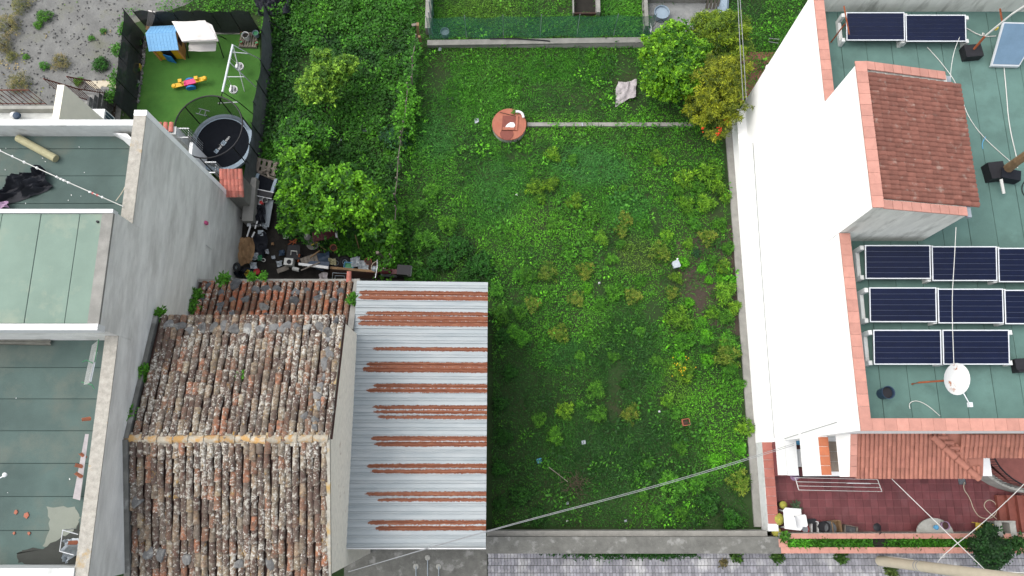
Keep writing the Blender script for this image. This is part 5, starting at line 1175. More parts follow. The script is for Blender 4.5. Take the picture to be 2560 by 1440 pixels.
tuft(2225, 1427, 0, .12, 'round weed tuft in the street paving below the cream pole', np.array((.08, .13, .03)), 22); tuft(1808, 1407, 0, .13, 'dry weed tuft on the street pavers', np.array((.16, .14, .06)), 16, .1)
# utility pole and overhead wires
t = thing('utility_pole', 'tall cream concrete utility pole leaning out over the street', 'utility pole', P(2196, 1400, 0))
pb, pt_ = P(2200, 1402, 0), P(2560, 1450, 8.0); pe = pb+(pt_-pb)*1.12
MB().tube([pb, pb.lerp(pe, .5), pe], [.17, .155, .14], 14).build('pole', 'pole_cream', t, smooth=True)
for f in (.30, .32): MB().tube([pb.lerp(pe, f), pb.lerp(pe, f+.005)], .168, 14).build('strap', 'cable_grey', t)
MB().tube([pb+Vector((.02, .18, .3)), pb.lerp(pe, .27)+Vector((0, .17, 0))], .02).build('conduit', 'cable_white', t)
hook = P(2332, 1407, 3.2); hook2 = P(2466, 1428, 5.4)
cable('white overhead wire from the canopy down to the right of the pole', [P(2222, 1190, 5.35), P(2345, 1310, 5.35), hook2], .011, 'cable_white', 'overhead_wire', 'wire', 'white wires crossing over the terrace')
cable('white overhead wire from the right picture edge down to the pole strap', [P(2620, 1150, 3.9), P(2480, 1290, 3.5), hook, P(2360, 1417, 3.4), P(2440, 1432, 4.5)], .012, 'cable_white', 'overhead_wire', 'wire', 'white wires crossing over the terrace')
for k in range(4): cable(['upper', 'second', 'third', 'lowest'][k]+' of the white cables fanning from the pole top to the right', [hook2, P(2520, 1430+k*4, 5.8), P(2600, 1434+k*8, 6.2)], .012, 'cable_white', 'overhead_wire', 'wire', 'cables fanning from the pole')
for k, (dy, lab) in enumerate(((0, 'upper'), (4, 'lower'))):
    cable(lab+' wire of the long pair crossing the plot from house to old gable', [P(1985, 1109+dy, 2.6), P(1890, 1139+dy, 2.7), P(1650, 1212+dy, 3.1), P(1220, 1325+dy*.6, 4.4), P(870, 1430, 5.6)], .009, 'cable_grey', 'overhead_wire', 'wire', 'long wires across the plot')
for k, (dx, lab) in enumerate(((0, 'left'), (8, 'right'))):
    cable(lab+' wire of the pair running down to the white house past the trees', [P(1842+dx*.6, -60, 4.2), P(1850+dx, 120, 3.6), P(1858+dx, 250, 2.6)], .012, 'cable_grey', 'overhead_wire', 'wire', 'wires by the trees')
cable('grey cable clipped along the foot of the white wall', [(WX-.03, 12.0, 1.4), (WX-.03, 6, 1.15), (WX-.03, WS+.1, 1.1)], .012, 'cable_grey', 'wall_cable', 'cable')
cable('thin cable strung up the street end of the white wall', [(WX-.03, WS+.05, 2.1), (WX-.03, WS+.16, 3.9), (WX-.03, WS+.3, 6.3)], .009, 'cable_grey', 'wall_cable', 'cable')
# ------------------------------------------------------------------ loose stones on the tiles
def stone_mesh(seed, m):
    r = random.Random(seed); mb = MB(); n = 9
    prof = [(.55, -.3), (1.0, .0), (.85, .3), (.45, .48), (0.02, .52)]
    jit = [r.uniform(.7, 1.25) for _ in range(n)]
    for (rr, z) in prof:
        for k in range(n): mb.v.append((rr*jit[k]*math.cos(2*math.pi*k/n)*r.uniform(.9, 1.1), rr*jit[k]*math.sin(2*math.pi*k/n)*.72, z*.7+r.uniform(-.06, .06)))
    for i in range(len(prof)-1):
        for k in range(n): mb.f.append((i*n+k, i*n+(k+1) % n, (i+1)*n+(k+1) % n, (i+1)*n+k))
    return meshdata(mb, 'stone', m, False)
SM = [stone_mesh(s, 'stone') for s in range(4)]; SD = [stone_mesh(s+9, 'stone_dark') for s in range(4)]
def zroof(px, py):
    # height of the tiles under a photo pixel on the rear slope, front slope or lean-to
    for z in np.linspace(7.1, 3.4, 200):
        p = P(px, py, z)
        if p.y < LYN+.1 and p.y > OYN:
            h = LZN+(LYN-p.y)*math.tan(aL)
        elif p.y > ORY: h = ZR-(p.y-ORY)*math.tan(aN)
        else: h = ZR-(ORY-p.y)*math.tan(aS)
        if z <= h+.09: return z
    return 4
def stone(px, py, r, kind, label, group, flat=1.0):
    z = zroof(px, py); s = r/(F)*(H-z)
    o = inst('loose_stone', rnd.choice(SM if kind == 'l' else SD), None, P(px, py, z), (rnd.uniform(-.3, .3), rnd.uniform(-.3, .3), rnd.uniform(0, 6.28)), (s, s*rnd.uniform(.85, 1.25), s*.9*flat))
    tag(o, label, 'stone', group)
ORD2 = ORD+['seventeenth', 'eighteenth', 'nineteenth', 'twentieth', 'twenty-first']
UPR = ((449, 817, 18), (478, 828, 16), (506, 820, 17), (560, 816, 15), (586, 822, 18), (620, 822, 17), (650, 822, 17), (680, 820, 17), (712, 818, 18), (742, 818, 16), (768, 819, 16), (800, 821, 16), (425, 812, 17), (532, 818, 14))
for k, (px, py, r) in enumerate(UPR):
    rk = 1+sum(q[0] < px for q in UPR); stone(px, py, r, 'l', f'{ORD2[rk-1]} pale stone from the left in the row along the rear eave', 'row of stones along the upper eave')
for k, (px, py, r) in enumerate(((822, 832, 19), (815, 850, 12), (822, 884, 16), (809, 912, 17), (806, 944, 14), (800, 968, 16), (792, 991, 15), (794, 1014, 15), (760, 1041, 14), (788, 1048, 13), (786, 1071, 13))):
    stone(px, py, r, 'l', f'{ORD2[k]} grey stone from the top in the line down the right verge', 'line of stones down the right verge')
LNS = ((520, 714, 12), (586, 712, 19), (638, 728, 15), (665, 724, 14), (694, 724, 15), (740, 730, 13), (768, 728, 11), (808, 731, 13), (852, 731, 13), (553, 734, 13), (612, 750, 17), (553, 762, 13), (582, 752, 12), (735, 756, 18), (796, 746, 14), (835, 752, 13), (580, 786, 12), (505, 750, 12), (548, 775, 12), (668, 790, 12), (840, 803, 12))
for k, (px, py, r) in enumerate(LNS):
    stone(px, py, r, 'd', f'{ORD2[sum(q[0] < px or (q[0] == px and q[1] < py) for q in LNS)]} dark stone from the left on the reddish lean-to tiles', 'stones on the lean-to')
stone(660, 769, 16, 'l', 'whitish rounded stone on the reddish lean-to tiles', None)
for (px, py, r, lab) in ((344, 1252, 18, 'flat greenish stone at the left of the front tile slope'), (374, 1382, 16, 'left white lichened stone near the lower edge of the front slope'), (402, 1384, 20, 'brownish lichened stone in the pair near the lower left of the front slope'), (465, 1397, 17, 'grey flat stone between the paired stones and the middle ones, front slope'), (598, 1410, 17, 'pale angular stone near the bottom of the front slope, middle left'), (676, 1405, 17, 'greenish angular stone near the bottom of the front slope, middle'), (352, 1335, 11, 'small stone above the white lichened stone on the front slope')):
    stone(px, py, r, 'l', lab, None)
# ------------------------------------------------------------------ well, concrete strip, litter in the plot
w0 = P(1273, 311, .3); wr = 43*PX(1273, 311, .3)
t = thing('well', 'round well with terracotta lid and square hatch in the plot', 'well', (w0.x, w0.y, 0)); c = (w0.x, w0.y, 0)
MB().lathe(c, [(wr*.985, 0), (wr*.97, .26)], 40).build('ring', 'concrete_light', t, smooth=True)
lid = MB().lathe(c, [(wr*.99, .26), (wr, .29), (wr*.99, .33)], 40).build('lid', 'lid_red', t)
z = .333
def wp(px, py, zz=z): return P(px, py, .33)+Vector((0, 0, zz-.33))
def wbox(pxs, z0, z1): return MB().hexa([wp(x, y, z0) for x, y in pxs], [wp(x, y, z1) for x, y in pxs])
wbox([(1254, 327), (1287, 327), (1290, 291), (1257, 289)], z, z+.012).build('hatch', 'lid_dark', t)
wbox([(1256, 326), (1286, 326), (1287, 320), (1257, 319)], z+.012, z+.05).build('hatch_edge', 'lid_red', t)
wbox([(1288, 327), (1293, 327), (1296, 292), (1290, 291)], z, z+.05).build('hatch_edge', 'lid_red', t)
m_ = MB(); cc = wp(1267, 335, z); m_.lathe((cc.x, cc.y, 0), [(17*PX(1267, 335, .5), z), (16.5*PX(1267, 335, .5), z+.012)], 22).build('round_plate', 'lid_dark', t)
m_ = MB(); m_.add([wp(x, y, z+.0162) for x, y in ((1262, 320), (1268, 311), (1276, 306), (1285, 307), (1288, 314), (1284, 320), (1272, 318))], [(0, 1, 2, 3, 4, 5, 6)]); o = m_.build('paint_spill', 'white_plain', t)
if o.data.polygons[0].normal.z < 0: o.data.flip_normals()
MB().tube([wp(1249, 281, .35), wp(1264, 285, .36), wp(1285, 290, .35), wp(1298, 293, .35)], .012).build('iron_bar', 'wood_dark', t)
cable('white bent plastic pipe lying on the well lid', [wp(1289, 282, .42), wp(1297, 281, .42), wp(1306, 286, .42), wp(1309, 296, .40)], .05, 'white_plain', 'plastic_pipe', 'pipe', n=8)
tuft(1287, 279, .35, .09, 'small plant in a white cup on the well rim', np.array((.08, .24, .03)), 7, .1)
a = P(1318, 306, .1); b_ = P(1735, 317, .1)
t = thing('concrete_strip', 'narrow concrete beam running from the well to the trees', 'beam', P(1520, 311, 0))
for k in range(7):
    x0 = a.x+(b_.x-a.x)*k/7; x1 = a.x+(b_.x-a.x)*(k+1)/7-.012
    MB().box(x0, x1, P(1500, 315.5, .1).y, P(1500, 306.5, .1).y, 0, .12).build('beam_piece', 'concrete', t)
tag(MB().obox(P(1456, 311, .17), (.04, .14, .03), (0, 0, .1)).build('litter_scrap', 'plastic_bag', None, P(1456, 311, .15)), 'white scrap lying on the narrow concrete beam', 'litter')
def cloth(name, label, cat, pxs, z, amp, m, n=16, seed=1, group=None, fold=3.0, ragged=.06, parent=None, wave=None):
    """crumpled sheet spanned by four photo corners (upper left, upper right, lower right, lower left)"""
    q = [P(x, y, zz) for (x, y), zz in zip(pxs, z if isinstance(z, (list, tuple)) else [z]*4)]
    mb = MB(); off = seed*13.7
    us = np.linspace(0, 1, n)
    for v in us:
        for u in us:
            p = q[0].lerp(q[1], u).lerp(q[3].lerp(q[2], u), v)
            e = float(fbm(np.array([u*fold+off]), np.array([v*fold+off]), 1.0, seed)[0])-.4
            e2 = float(fbm(np.array([u*2+off+9]), np.array([v*2+off+4]), 1.0, seed+5)[0])-.5
            edge = max(abs(u-.5), abs(v-.5))*2
            d = (q[1]-q[0]).length*ragged*2*e2*(edge**3)
            dirn = (p-(q[0]+q[1]+q[2]+q[3])/4); dirn.z = 0
            if dirn.length > 0: p = p+dirn.normalized()*d
            mb.v.append((p.x, p.y, p.z+amp*max(-.05, e*2.2)+.02))
    for j in range(n-1):
        for i in range(n-1): mb.f.append((j*n+i, (j+1)*n+i, (j+1)*n+i+1, j*n+i+1))
    c = (q[0]+q[2])/2
    o = mb.build(name, m, parent, None if parent else c, smooth=True)
    o.data.polygons.foreach_set('use_smooth', [True]*len(o.data.polygons))
    if not parent: tag(o, label, cat, group)
    return o
cloth('plastic_sheet', 'crumpled pale grey plastic sheet lying in the grass below the trees', 'sheet', [(1545, 205), (1588, 205), (1585, 243), (1538, 268)], .06, .16, 'sheet_grey', 18, 3, ragged=.16)
LIT = [(912, 328, 9, 'plastic_bag', 'white plastic scrap in the left yard, the larger one'), (852, 353, 6, 'plastic_bag', 'bluish plastic scrap in the left yard, the smaller one'), (1459, 1106, 8, 'plastic_bag', 'pale scrap of plastic in the lower middle of the plot'), (1498, 708, 4, 'white_plain', 'tiny white scrap among the bushes in the plot middle'),
       (1291, 488, 4, 'white_plain', 'tiny white scrap left of the bushes, upper plot'), (1648, 1029, 4, 'white_plain', 'small white scrap left of the terracotta box'), (1564, 1302, 5, 'plastic_bag', 'blue scrap close to the street wall'), (1418, 1303, 4, 'white_plain', 'white scrap close to the street wall'), (1418, 1258, 5, 'plastic_bag', 'grey scrap below the heap of dead twigs'), (1348, 1152, 10, 'plastic_blue', 'dark blue bag scrap left of the dead twig heap'), (1192, 303, 8, 'plastic_bag', 'grey valve stub left of the well'), (1100, 124, 6, 'plastic_bag', 'pale scrap at the foot of the green net')]
for k, (px, py, r, m, lab) in enumerate(LIT):
    cloth('litter_scrap', lab, 'litter', [(px-r*.7, py-r*.4), (px+r*.5, py-r*.8), (px+r*.7, py+r*.5), (px-r*.6, py+r*.7)], .05, .10, m, 7, k+20, 'plastic litter in the weeds', ragged=.1)
t = thing('plastic_canister', 'white plastic canister lying among lime bushes at the right of the plot', 'canister', P(1688, 664, .12), .3); t['local'] = True
MB().prism([(-.13, -.12), (.10, -.14), (.14, -.10), (.13, .11), (.08, .15), (-.10, .13), (-.14, .08)], .1, .22).build('body', 'plastic_bag', t); MB().lathe((.10, .17, .2), [(.035, 0), (.03, .06)], 8).build('cap', 'white_plain', t)
crate('small terracotta flue block lying in the lower right plot', 1713, 1056, .10, .25, .22, .2, .15, 'terracotta', 'flue_block', fill='wood_dark', slats=1, cat='block')
t = thing('twig_heap', 'heap of dead brown twigs in the lower plot', 'twigs', P(1438, 1210, 0)); m = MB(); r_ = random.Random(2)
for k in range(80):
    c = P(1438+r_.gauss(0, 15), 1208+r_.gauss(0, 11), r_.uniform(.05, .3)); a = r_.uniform(0, 6.28); L_ = r_.uniform(.12, .34); e = c+Vector((math.cos(a)*L_, math.sin(a)*L_, r_.uniform(-.1, .2))); m.tube([c, c.lerp(e, .5)+Vector((0, 0, .04)), e], .006, 4, False)
tag(m.build('twigs', 'bark', t), kind='stuff')
cable('long dead branch above the twig heap', [P(1372, 1168, .15), P(1395, 1185, .2), P(1420, 1205, .25)], .015, 'wood_grey', 'dead_branch', 'branch')
# ------------------------------------------------------------------ far end of the plot
t = thing('far_wall', 'low grey concrete wall below the green net at the far end of the plot', 'wall', P(1350, 102, 0))
a = P(1068, 108, .3); b_ = P(1640, 108, .3); MB().hexa([(a.x, a.y-.03, 0), (b_.x, a.y-.03, 0), (b_.x, a.y+.21, 0), (a.x, a.y+.21, 0)], [(a.x, a.y-.10, .32), (b_.x, a.y+.04, .32), (b_.x, a.y+.27, .32), (a.x, a.y+.13, .32)]).build('wall', 'concrete', t)
def net(name, label, lines, h, m, step, post, group=None, sag=.0, postm='grey_metal', pr=.02):
    base = [P(*q, 0) if len(q) == 2 else P(*q) for q in lines]; t = thing(name, label, 'fence', base[0], 0, group); mb = MB(); ps = []
    for a, b_ in zip(base[:-1], base[1:]):
        n = max(2, int((b_-a).length/step))
        for i in range(n+(1 if b_ is base[-1] else 0)): ps.append(a.lerp(b_, i/n))
    fine = []
    for a, b_ in zip(ps[:-1], ps[1:]):
        for k in range(4): fine.append((a.lerp(b_, k/4), sag*math.sin(math.pi*k/4)))
    fine.append((ps[-1], 0)); v = []
    for p, s in fine:
        wv = .05*math.sin(p.x*3.1+p.y*2.3)
        for q in range(5): v.append((p.x+wv*math.sin(q*.9), p.y+wv*math.cos(q*1.3), p.z+(h-s)*q/4))
    f = [(i*5+q, (i+1)*5+q, (i+1)*5+q+1, i*5+q+1) for i in range(len(fine)-1) for q in range(4)]
    mb.add(v, f).build('mesh', m, t, smooth=True)
    if post:
        for p in ps[::post]: MB().tube([p, p+Vector((0, 0, h+.1))], pr, 6).build('post', postm, t)
    return t
net('green_net_fence', 'green net fence on thin posts above the low far wall', [(1075, 96, .25), (1625, 90, .25)], 1.45, 'green_net', 1.3, 1, sag=.07, pr=.012)
net('green_net_fence', 'short green net running away from the fence corner at the top', [(1082, 92, .2), (1084, 40), (1080, -40)], 1.6, 'green_net', .9, 1)
tag(MB().box(P(1070, 60, .5).x-.12, P(1070, 60, .5).x+.12, P(1070, 70, .5).y, 24, 0, .5).build('boundary_wall', 'concrete', None, P(1070, 40, 0)), 'grey wall stub beside the net corner at the top edge', 'wall')
t = thing('wooden_post', 'old wooden posts tied together at the corner of the green net', 'post', P(1042, 90, 0)); MB().obox(P(1045, 80, .6), (.10, .14, 1.2), (.05, .1, 0)).build('post', 'wood_brown', t); MB().obox(P(1037, 62, 1.1), (.24, .10, .06), (0, 0, .2)).build('crosspiece', 'wood_grey', t); MB().obox(P(1051, 105, .4), (.10, .10, .8)).build('post', 'wood_brown', t)
bucket('water_drum', 'pale blue plastic drum behind the green net near its corner', 1114, 92, 0, .17, .40, 'pad_blue', cat='drum', inner='pad_blue')
cable('black hose lying on the low far wall under the net', [P(1225, 97, .36), P(1270, 96, .36), P(1310, 98, .36), P(1360, 101, .36), P(1375, 103, .35)], .025, 'black', 'black_hose', 'hose')
c = P(1462, 10, 0); t = thing('dug_pit', 'dark square pit with a concrete lip at the top edge of the plot', 'pit', P(1462, 30, 0)); l, r, y0 = P(1434, 40).x, P(1490, 40).x, P(1460, 40).y
MB().box(l, r, y0, 21, .004, .012).build('floor', 'pit', t); MB().box(r-.02, r+.14, y0-.05, 21, 0, .35).box(l-.05, l, y0-.05, 21, 0, .3).build('side_wall', 'concrete', t); MB().box(l, r-.02, y0-.05, y0, 0, .25).build('front_wall', 'wood_dark', t)
# small concrete pen
t = thing('concrete_pen', 'small roofless concrete pen with a grey floor at the top of the plot', 'pen', P(1690, 45, 0))
L_, R_, T_, B2 = P(1616, 80).x, P(1768, 80).x, P(1690, 8).y, P(1690, 84).y
MB().box(L_, 8.4, B2, T_, 0, .012).build('floor', 'pen_grey', t)
for q in ((L_-.14, L_, B2, T_), (L_-.14, R_, T_, T_+.16)): MB().box(*q, 0, .55).build('wall', 'concrete', t)
for k in range(5): MB().box(L_-.146, L_+.006, B2+.2+k*.26, B2+.30+k*.26, .30, .40).build('block_hole', 'black', t)
bucket('washtub', 'pale green round tub in the concrete pen', 1651, 42, .02, .30, .35, 'pad_blue', cat='tub', inner='pad_blue', flare=.9)
cable('black wire hoop beside the pale green tub', [P(1634, 66, .1), P(1642, 53, .4), P(1655, 48, .5), P(1664, 60, .3), P(1665, 80, .1)], .012, 'black', 'wire_hoop', 'wire')
tag(MB().hexa([P(1624, 76, .3), P(1628, 84, .3), P(1630, 70, .3), P(1626, 56, .3)], [P(1624, 76, .32), P(1628, 84, .32), P(1630, 70, .32), P(1626, 56, .32)]).build('white_strip', 'white_plain', None, P(1627, 70, .3)), 'white pointed strip hung on the net beside the pen', 'strip')
t = thing('board_stack', 'grey boards leaning at the right end of the concrete pen', 'boards', P(1785, 12, 0))
for k in range(4): MB().hexa(*[[P(x+k*9, y, zz) for x, y, zz in q] for q in (((1762, 22, .02), (1769, 22, .02), (1778, -16, .9), (1771, -16, .9)), ((1762, 22, .06), (1769, 22, .06), (1778, -16, .94), (1771, -16, .94)))]).build('board', 'wood_grey', t)
cloth('grey_tarp', 'blue grey plastic tarp right of the leaning boards at the top edge', 'tarp', [(1795, -20), (1822, -20), (1820, 45), (1790, 48)], .15, .15, 'pad_blue', 12, 4)
sheet('red_path', [(1868, 130), (1990, 130), (1990, 250), (1840, 255)], .010, 'landing_red')
tag(MB().box(P(1866, 140, .3).x, 9, P(1880, 152, .3).y, P(1880, 138, .3).y, 0, .3).build('red_step', 'pink_tile', None, P(1880, 145, 0)), 'pink tiled step behind the feathery tree at the white house corner', 'step')
t = thing('wire_gate', 'thin dark wire gate beside the white house corner above the red path', 'gate', P(1925, 100, 0))
for k in range(4): MB().tube([P(1925+k*6, 95+k*2, .1), P(1928+k*6, 95+k*2, 1.1)], .014, 5).build('bar', 'iron', t)
MB().tube([P(1922, 96, 1.0), P(1948, 98, 1.0)], .014).build('rail', 'cable_grey', t); MB().tube([P(1922, 104, .6), P(1946, 108, .6)], .014).build('rail', 'cable_grey', t)
for k, (a, b_) in enumerate((((752, 44), (775, 96)), ((853, 44), (870, 98)), ((940, 48), (948, 90)))):
    tag(MB().tube([P(*b_, 0), P(b_[0], b_[1], 1.0)+Vector((-.03, 0, 0))], .022, 6).build('fence_stake', 'wood_dark', None, P(*b_, 0)), ['left', 'middle', 'right'][k]+' thin dark stake of the broken fence at the top of the left yard', 'stake', 'stakes in the left yard')
tag(MB().tube([P(672, 52, 1.5), P(735, 96, .1)], .02, 5).tube([P(676, 58, .9), P(684, 85, 0)], .02, 5).build('fence_brace', 'iron', None, P(700, 75, 0)), 'slanting iron brace at the top corner of the playground mesh', 'brace')
# ------------------------------------------------------------------ playground
net('shade_mesh_fence', 'tall black shade mesh along the left side of the playground', [(338, 305), (352, 200), (362, 88)], 1.75, 'black_mesh', 1.3, 1, 'mesh fences round the playground', .06, 'iron', .016)
net('shade_mesh_fence', 'black shade mesh sagging along the far side of the playground', [(378, 84), (470, 84), (560, 84), (652, 84)], 1.45, 'black_mesh', 1.6, 1, 'mesh fences round the playground', -.12, 'iron', .016)
net('shade_mesh_fence', 'grey worn shade mesh on the right side of the playground', [(686, 60), (680, 200), (664, 300), (654, 400), (640, 478)], 1.45, 'grey_mesh', 1.4, 1, 'mesh fences round the playground', .10, 'iron', .016)
def climb(px, py, r, lab): tuft(px, py, .5, r, lab, np.array((.06, .22, .02)), 60, .11)
climb(298, 200, .35, 'creeper on the outer side of the left playground mesh, lower patch'); climb(305, 130, .32, 'creeper on the outer side of the left playground mesh, middle patch'); climb(318, 80, .26, 'creeper on the outer side of the left playground mesh, upper patch'); climb(283, 242, .25, 'creeper at the bottom end of the left playground mesh')
st_ = MB(); r_ = random.Random(8)
for k in range(330):
    f = r_.random(); px, py = 360-22*f+r_.uniform(-6, 9), 92+165*f; c = P(px, py, .03); s = r_.uniform(.02, .05); st_.obox(c, (s*2, s*1.6, s), (r_.random()*3, r_.random()*3, r_.random()*3))
tag(st_.build('pebble_strip', 'stone', None, P(350, 170, 0)), 'strip of grey pebbles between the turf and the left mesh', kind='stuff')
for k, (px, py, m, lab) in enumerate(((348, 190, 'wood_dark', 'dark planter box on the pebble strip, upper one'), (347, 176, 'plastic_yellow', 'yellow green planter box on the pebble strip'), (343, 217, 'cable_grey', 'white planter box on the pebble strip, lower one'))):
    if k == 0: py = 110
    t = thing('planter_box', lab, 'planter', P(px, py, .04), -.1, 'planter boxes by the playground'); t['local'] = True
    for q in ((-.10, -.085, -.20, .20), (.085, .10, -.20, .20), (-.085, .085, -.20, -.185), (-.085, .085, .185, .20)): MB().box(*q, 0, .2).build('side', m, t)
    MB().box(-.085, .085, -.185, .185, 0, .15).build('soil', 'soil_dark', t)
    tuft(px, py, .2, .10, 'greenery in the '+lab.split(' on ')[0]+' by the pebble strip', np.array((.06, .2, .03)), 10, .1)
# play house
c = P(433, 150, 0); t = thing('play_house', 'plastic play house with a light blue roof, orange corners and yellow front', 'play house', c, math.radians(3)); t['local'] = True
hw, dp, wh, rh = .50, .92, .86, 1.16
MB().box(-hw+.03, hw-.03, .03, .05, 0, wh).build('front_wall', 'ply_yellow', t); MB().box(-hw+.03, hw-.03, dp-.05, dp-.03, 0, wh).build('rear_wall', 'ply_yellow', t)
for sx in (-1, 1):
    x = sx*hw; g_w = MB(); a_, b2 = (x-.03, x) if sx > 0 else (x, x+.03)
    prof = [(0, 0), (dp, 0), (dp, wh), (dp*.5, rh), (0, wh)]
    g_w.hexa([(a_, y, z) for y, z in prof], [(b2, y, z) for y, z in prof]).build('gable_wall', 'ply_orange', t)
    MB().box(x-.035 if sx > 0 else x-.006, x+.006 if sx > 0 else x+.035, dp*.33, dp*.67, .42, .80).build('window', 'wood_dark', t)
    MB().box(x-.06 if sx > 0 else x-.01, x+.01 if sx > 0 else x+.06, -.015, .07, 0, wh-.02).build('corner_post', 'ply_orange', t)
MB().box(-.20, .16, .008, .029, .02, .74).build('door_opening', 'black', t); MB().obox((-.02, -.10, .26), (.36, .03, .48), (0, 0, -.35)).build('door', 'ply_blue_dark', t)
ra = math.atan2(rh-wh, dp*.5); rl = math.hypot(rh-wh, dp*.5)+.10
for sgn, nm in ((1, 'roof_front'), (-1, 'roof_rear')):
    R_ = MB().obox((0, dp*.5-sgn*(rl*.5*math.cos(ra)), rh-rl*.5*math.sin(ra)+.02), (2*hw+.16, rl, .035), (sgn*ra, 0, 0)).build(nm, 'ply_blue', t)
    for k in range(6):
        d = (k+.5)/6*rl; tl_ = MB()
        for j in range(9): tl_.obox((-(hw+.08)+(j+.5)*(2*hw+.16)/9, dp*.5-sgn*d*math.cos(ra), rh-d*math.sin(ra)+.045), ((2*hw+.16)/9-.012, rl/6-.012, .02), (sgn*(ra+.08), 0, 0))
        tag(tl_.build('shingle_row', 'ply_blue', R_))
# canopy swing bench
t = thing('garden_swing', 'garden swing seat with an off white canopy and cushions beside the play house', 'swing seat', P(505, 120, 0))
zz = 1.72
cp = [P(430, 54, zz+.02), P(512, 53, zz+.08), P(530, 62, zz+.05), P(546, 102, zz-.05), P(455, 104, zz-.05)]
MB().hexa([p-Vector((0, 0, .05)) for p in cp], cp).build('canopy', 'fabric_white', t)
cloth('canopy_valance', '', '', [(430, 54), (514, 53), (544, 100), (456, 103)], [zz+.03, zz+.08, zz-.02, zz-.03], .05, 'fabric_white', 12, 6, parent=t, ragged=.03)
cloth('backrest', '', '', [(473, 100), (541, 98), (542, 112), (474, 112)], [.95, .95, .55, .55], .04, 'fabric_white', 10, 8, parent=t, ragged=.02)
cloth('seat', '', '', [(474, 111), (542, 110), (540, 129), (472, 129)], [.55, .55, .48, .48], .05, 'fabric_white', 10, 9, parent=t, ragged=.05)
for a, b_ in (((545, 100, 1.6), (559, 144, 0)), ((545, 88, 1.6), (564, 97, 0)), ((460, 98, 1.6), (471, 145, 0)), ((455, 90, 1.6), (468, 92, 0))): MB().tube([P(*a), P(*b_)], .022).build('leg', 'iron', t)
MB().tube([P(459, 98, 1.62), P(545, 97, 1.62)], .022).build('crossbar', 'iron', t)
# see-saw
c = P(480, 214, 0); a0 = P(441, 222, .18); a1 = P(517, 203, .34); rz = math.atan2((a1-a0).y, (a1-a0).x)
t = thing('seesaw', 'small yellow, pink and blue plastic see-saw lying on the artificial turf', 'seesaw', c, rz); t['local'] = True
Ls = (a1-a0).length
MB().hexa([(-Ls/2, -.09, .16), (Ls/2, -.09, .32), (Ls/2, .09, .32), (-Ls/2, .09, .16)], [(-Ls/2, -.09, .20), (Ls/2, -.09, .36), (Ls/2, .09, .36), (-Ls/2, .09, .20)]).build('board', 'ply_yellow', t)
MB().hexa([(-.22, -.105, .19), (.26, -.105, .25), (.26, .105, .25), (-.22, .105, .19)], [(-.22, -.105, .26), (.26, -.105, .32), (.26, .105, .32), (-.22, .105, .26)]).build('middle_cover', 'ply_pink', t)
for s in (-1, 1): MB().lathe((s*Ls/2, 0, .15+.08*(s+1)), [(.09, 0), (.10, .05), (.07, .10)], 12).build('seat_end', 'ply_yellow', t, smooth=True)
for s in (-1, 1):
    m = MB(); m.lathe((0, 0, 0), [(.02, -.03), (.19, -.03), (.19, .03), (.02, .03)], 18); m.v = [(x, s*.17+z, .12+y*.8) for x, y, z in m.v]; m.build('rocker', 'ply_blue_dark', t)
for s, xx in ((-1, -.30), (1, .33)): MB().tube([(xx, -.02, .25), (xx, -.02, .42), (xx, .20*0+.08, .44)], .025).obox((xx, .03, .43), (.14, .14, .06)).build('handle', 'ply_yellow', t)
# swing frame
t = thing('swing_frame', 'white tubular swing frame with two baby seats on the playground', 'swing', P(600, 190, 0))
A1, A2 = P(582, 112, 1.9), P(556, 230, 1.9); MB().tube([A1, A2], .04, 8).build('top_beam', 'frame_white', t)
def seg(nm, pts, r=.02, m='frame_white'): MB().tube([P(*q) for q in pts], r).build(nm, m, t)
seg('leg', [(582, 112, 1.9), (622, 134, .9), (655, 150, .02)]); seg('leg', [(575, 157, 1.9), (612, 192, .9), (640, 218, .02)]); seg('crossbar', [(579, 130, 1.2), (621, 134, .9)], .018); seg('crossbar', [(567, 192, 1.0), (613, 192, .9)], .018)
seg('leg', [(582, 112, 1.9), (611, 228, .02)], .02); seg('leg', [(556, 230, 1.9), (548, 262, .9)], .018, 'iron'); seg('leg', [(556, 230, 1.9), (597, 256, .9), (636, 288, .02)], .018, 'iron'); seg('crossbar', [(545, 258, .9), (597, 255, .9)], .018)
for (px, py, top_) in ((600, 168, ((581, 128), (578, 146))), (585, 226, ((566, 188), (561, 208)))):
    c = P(px, py, .5); m = MB(); m.lathe(c, [(.10, -.10), (.16, -.02), (.17, .08), (.15, .08), (.10, 0)], 14, True, False); m.obox(c+Vector((.02, 0, .08)), (.03, .30, .03)); m.obox(c+Vector((-.06, 0, .12)), (.05, .26, .16)); sb = m.build('swing_seat', 'white_plain', t)
    for q in top_: MB().tube([P(*q, 1.9), c+Vector((0, .02, .1))], .008).build('rope', 'cable_white', sb)
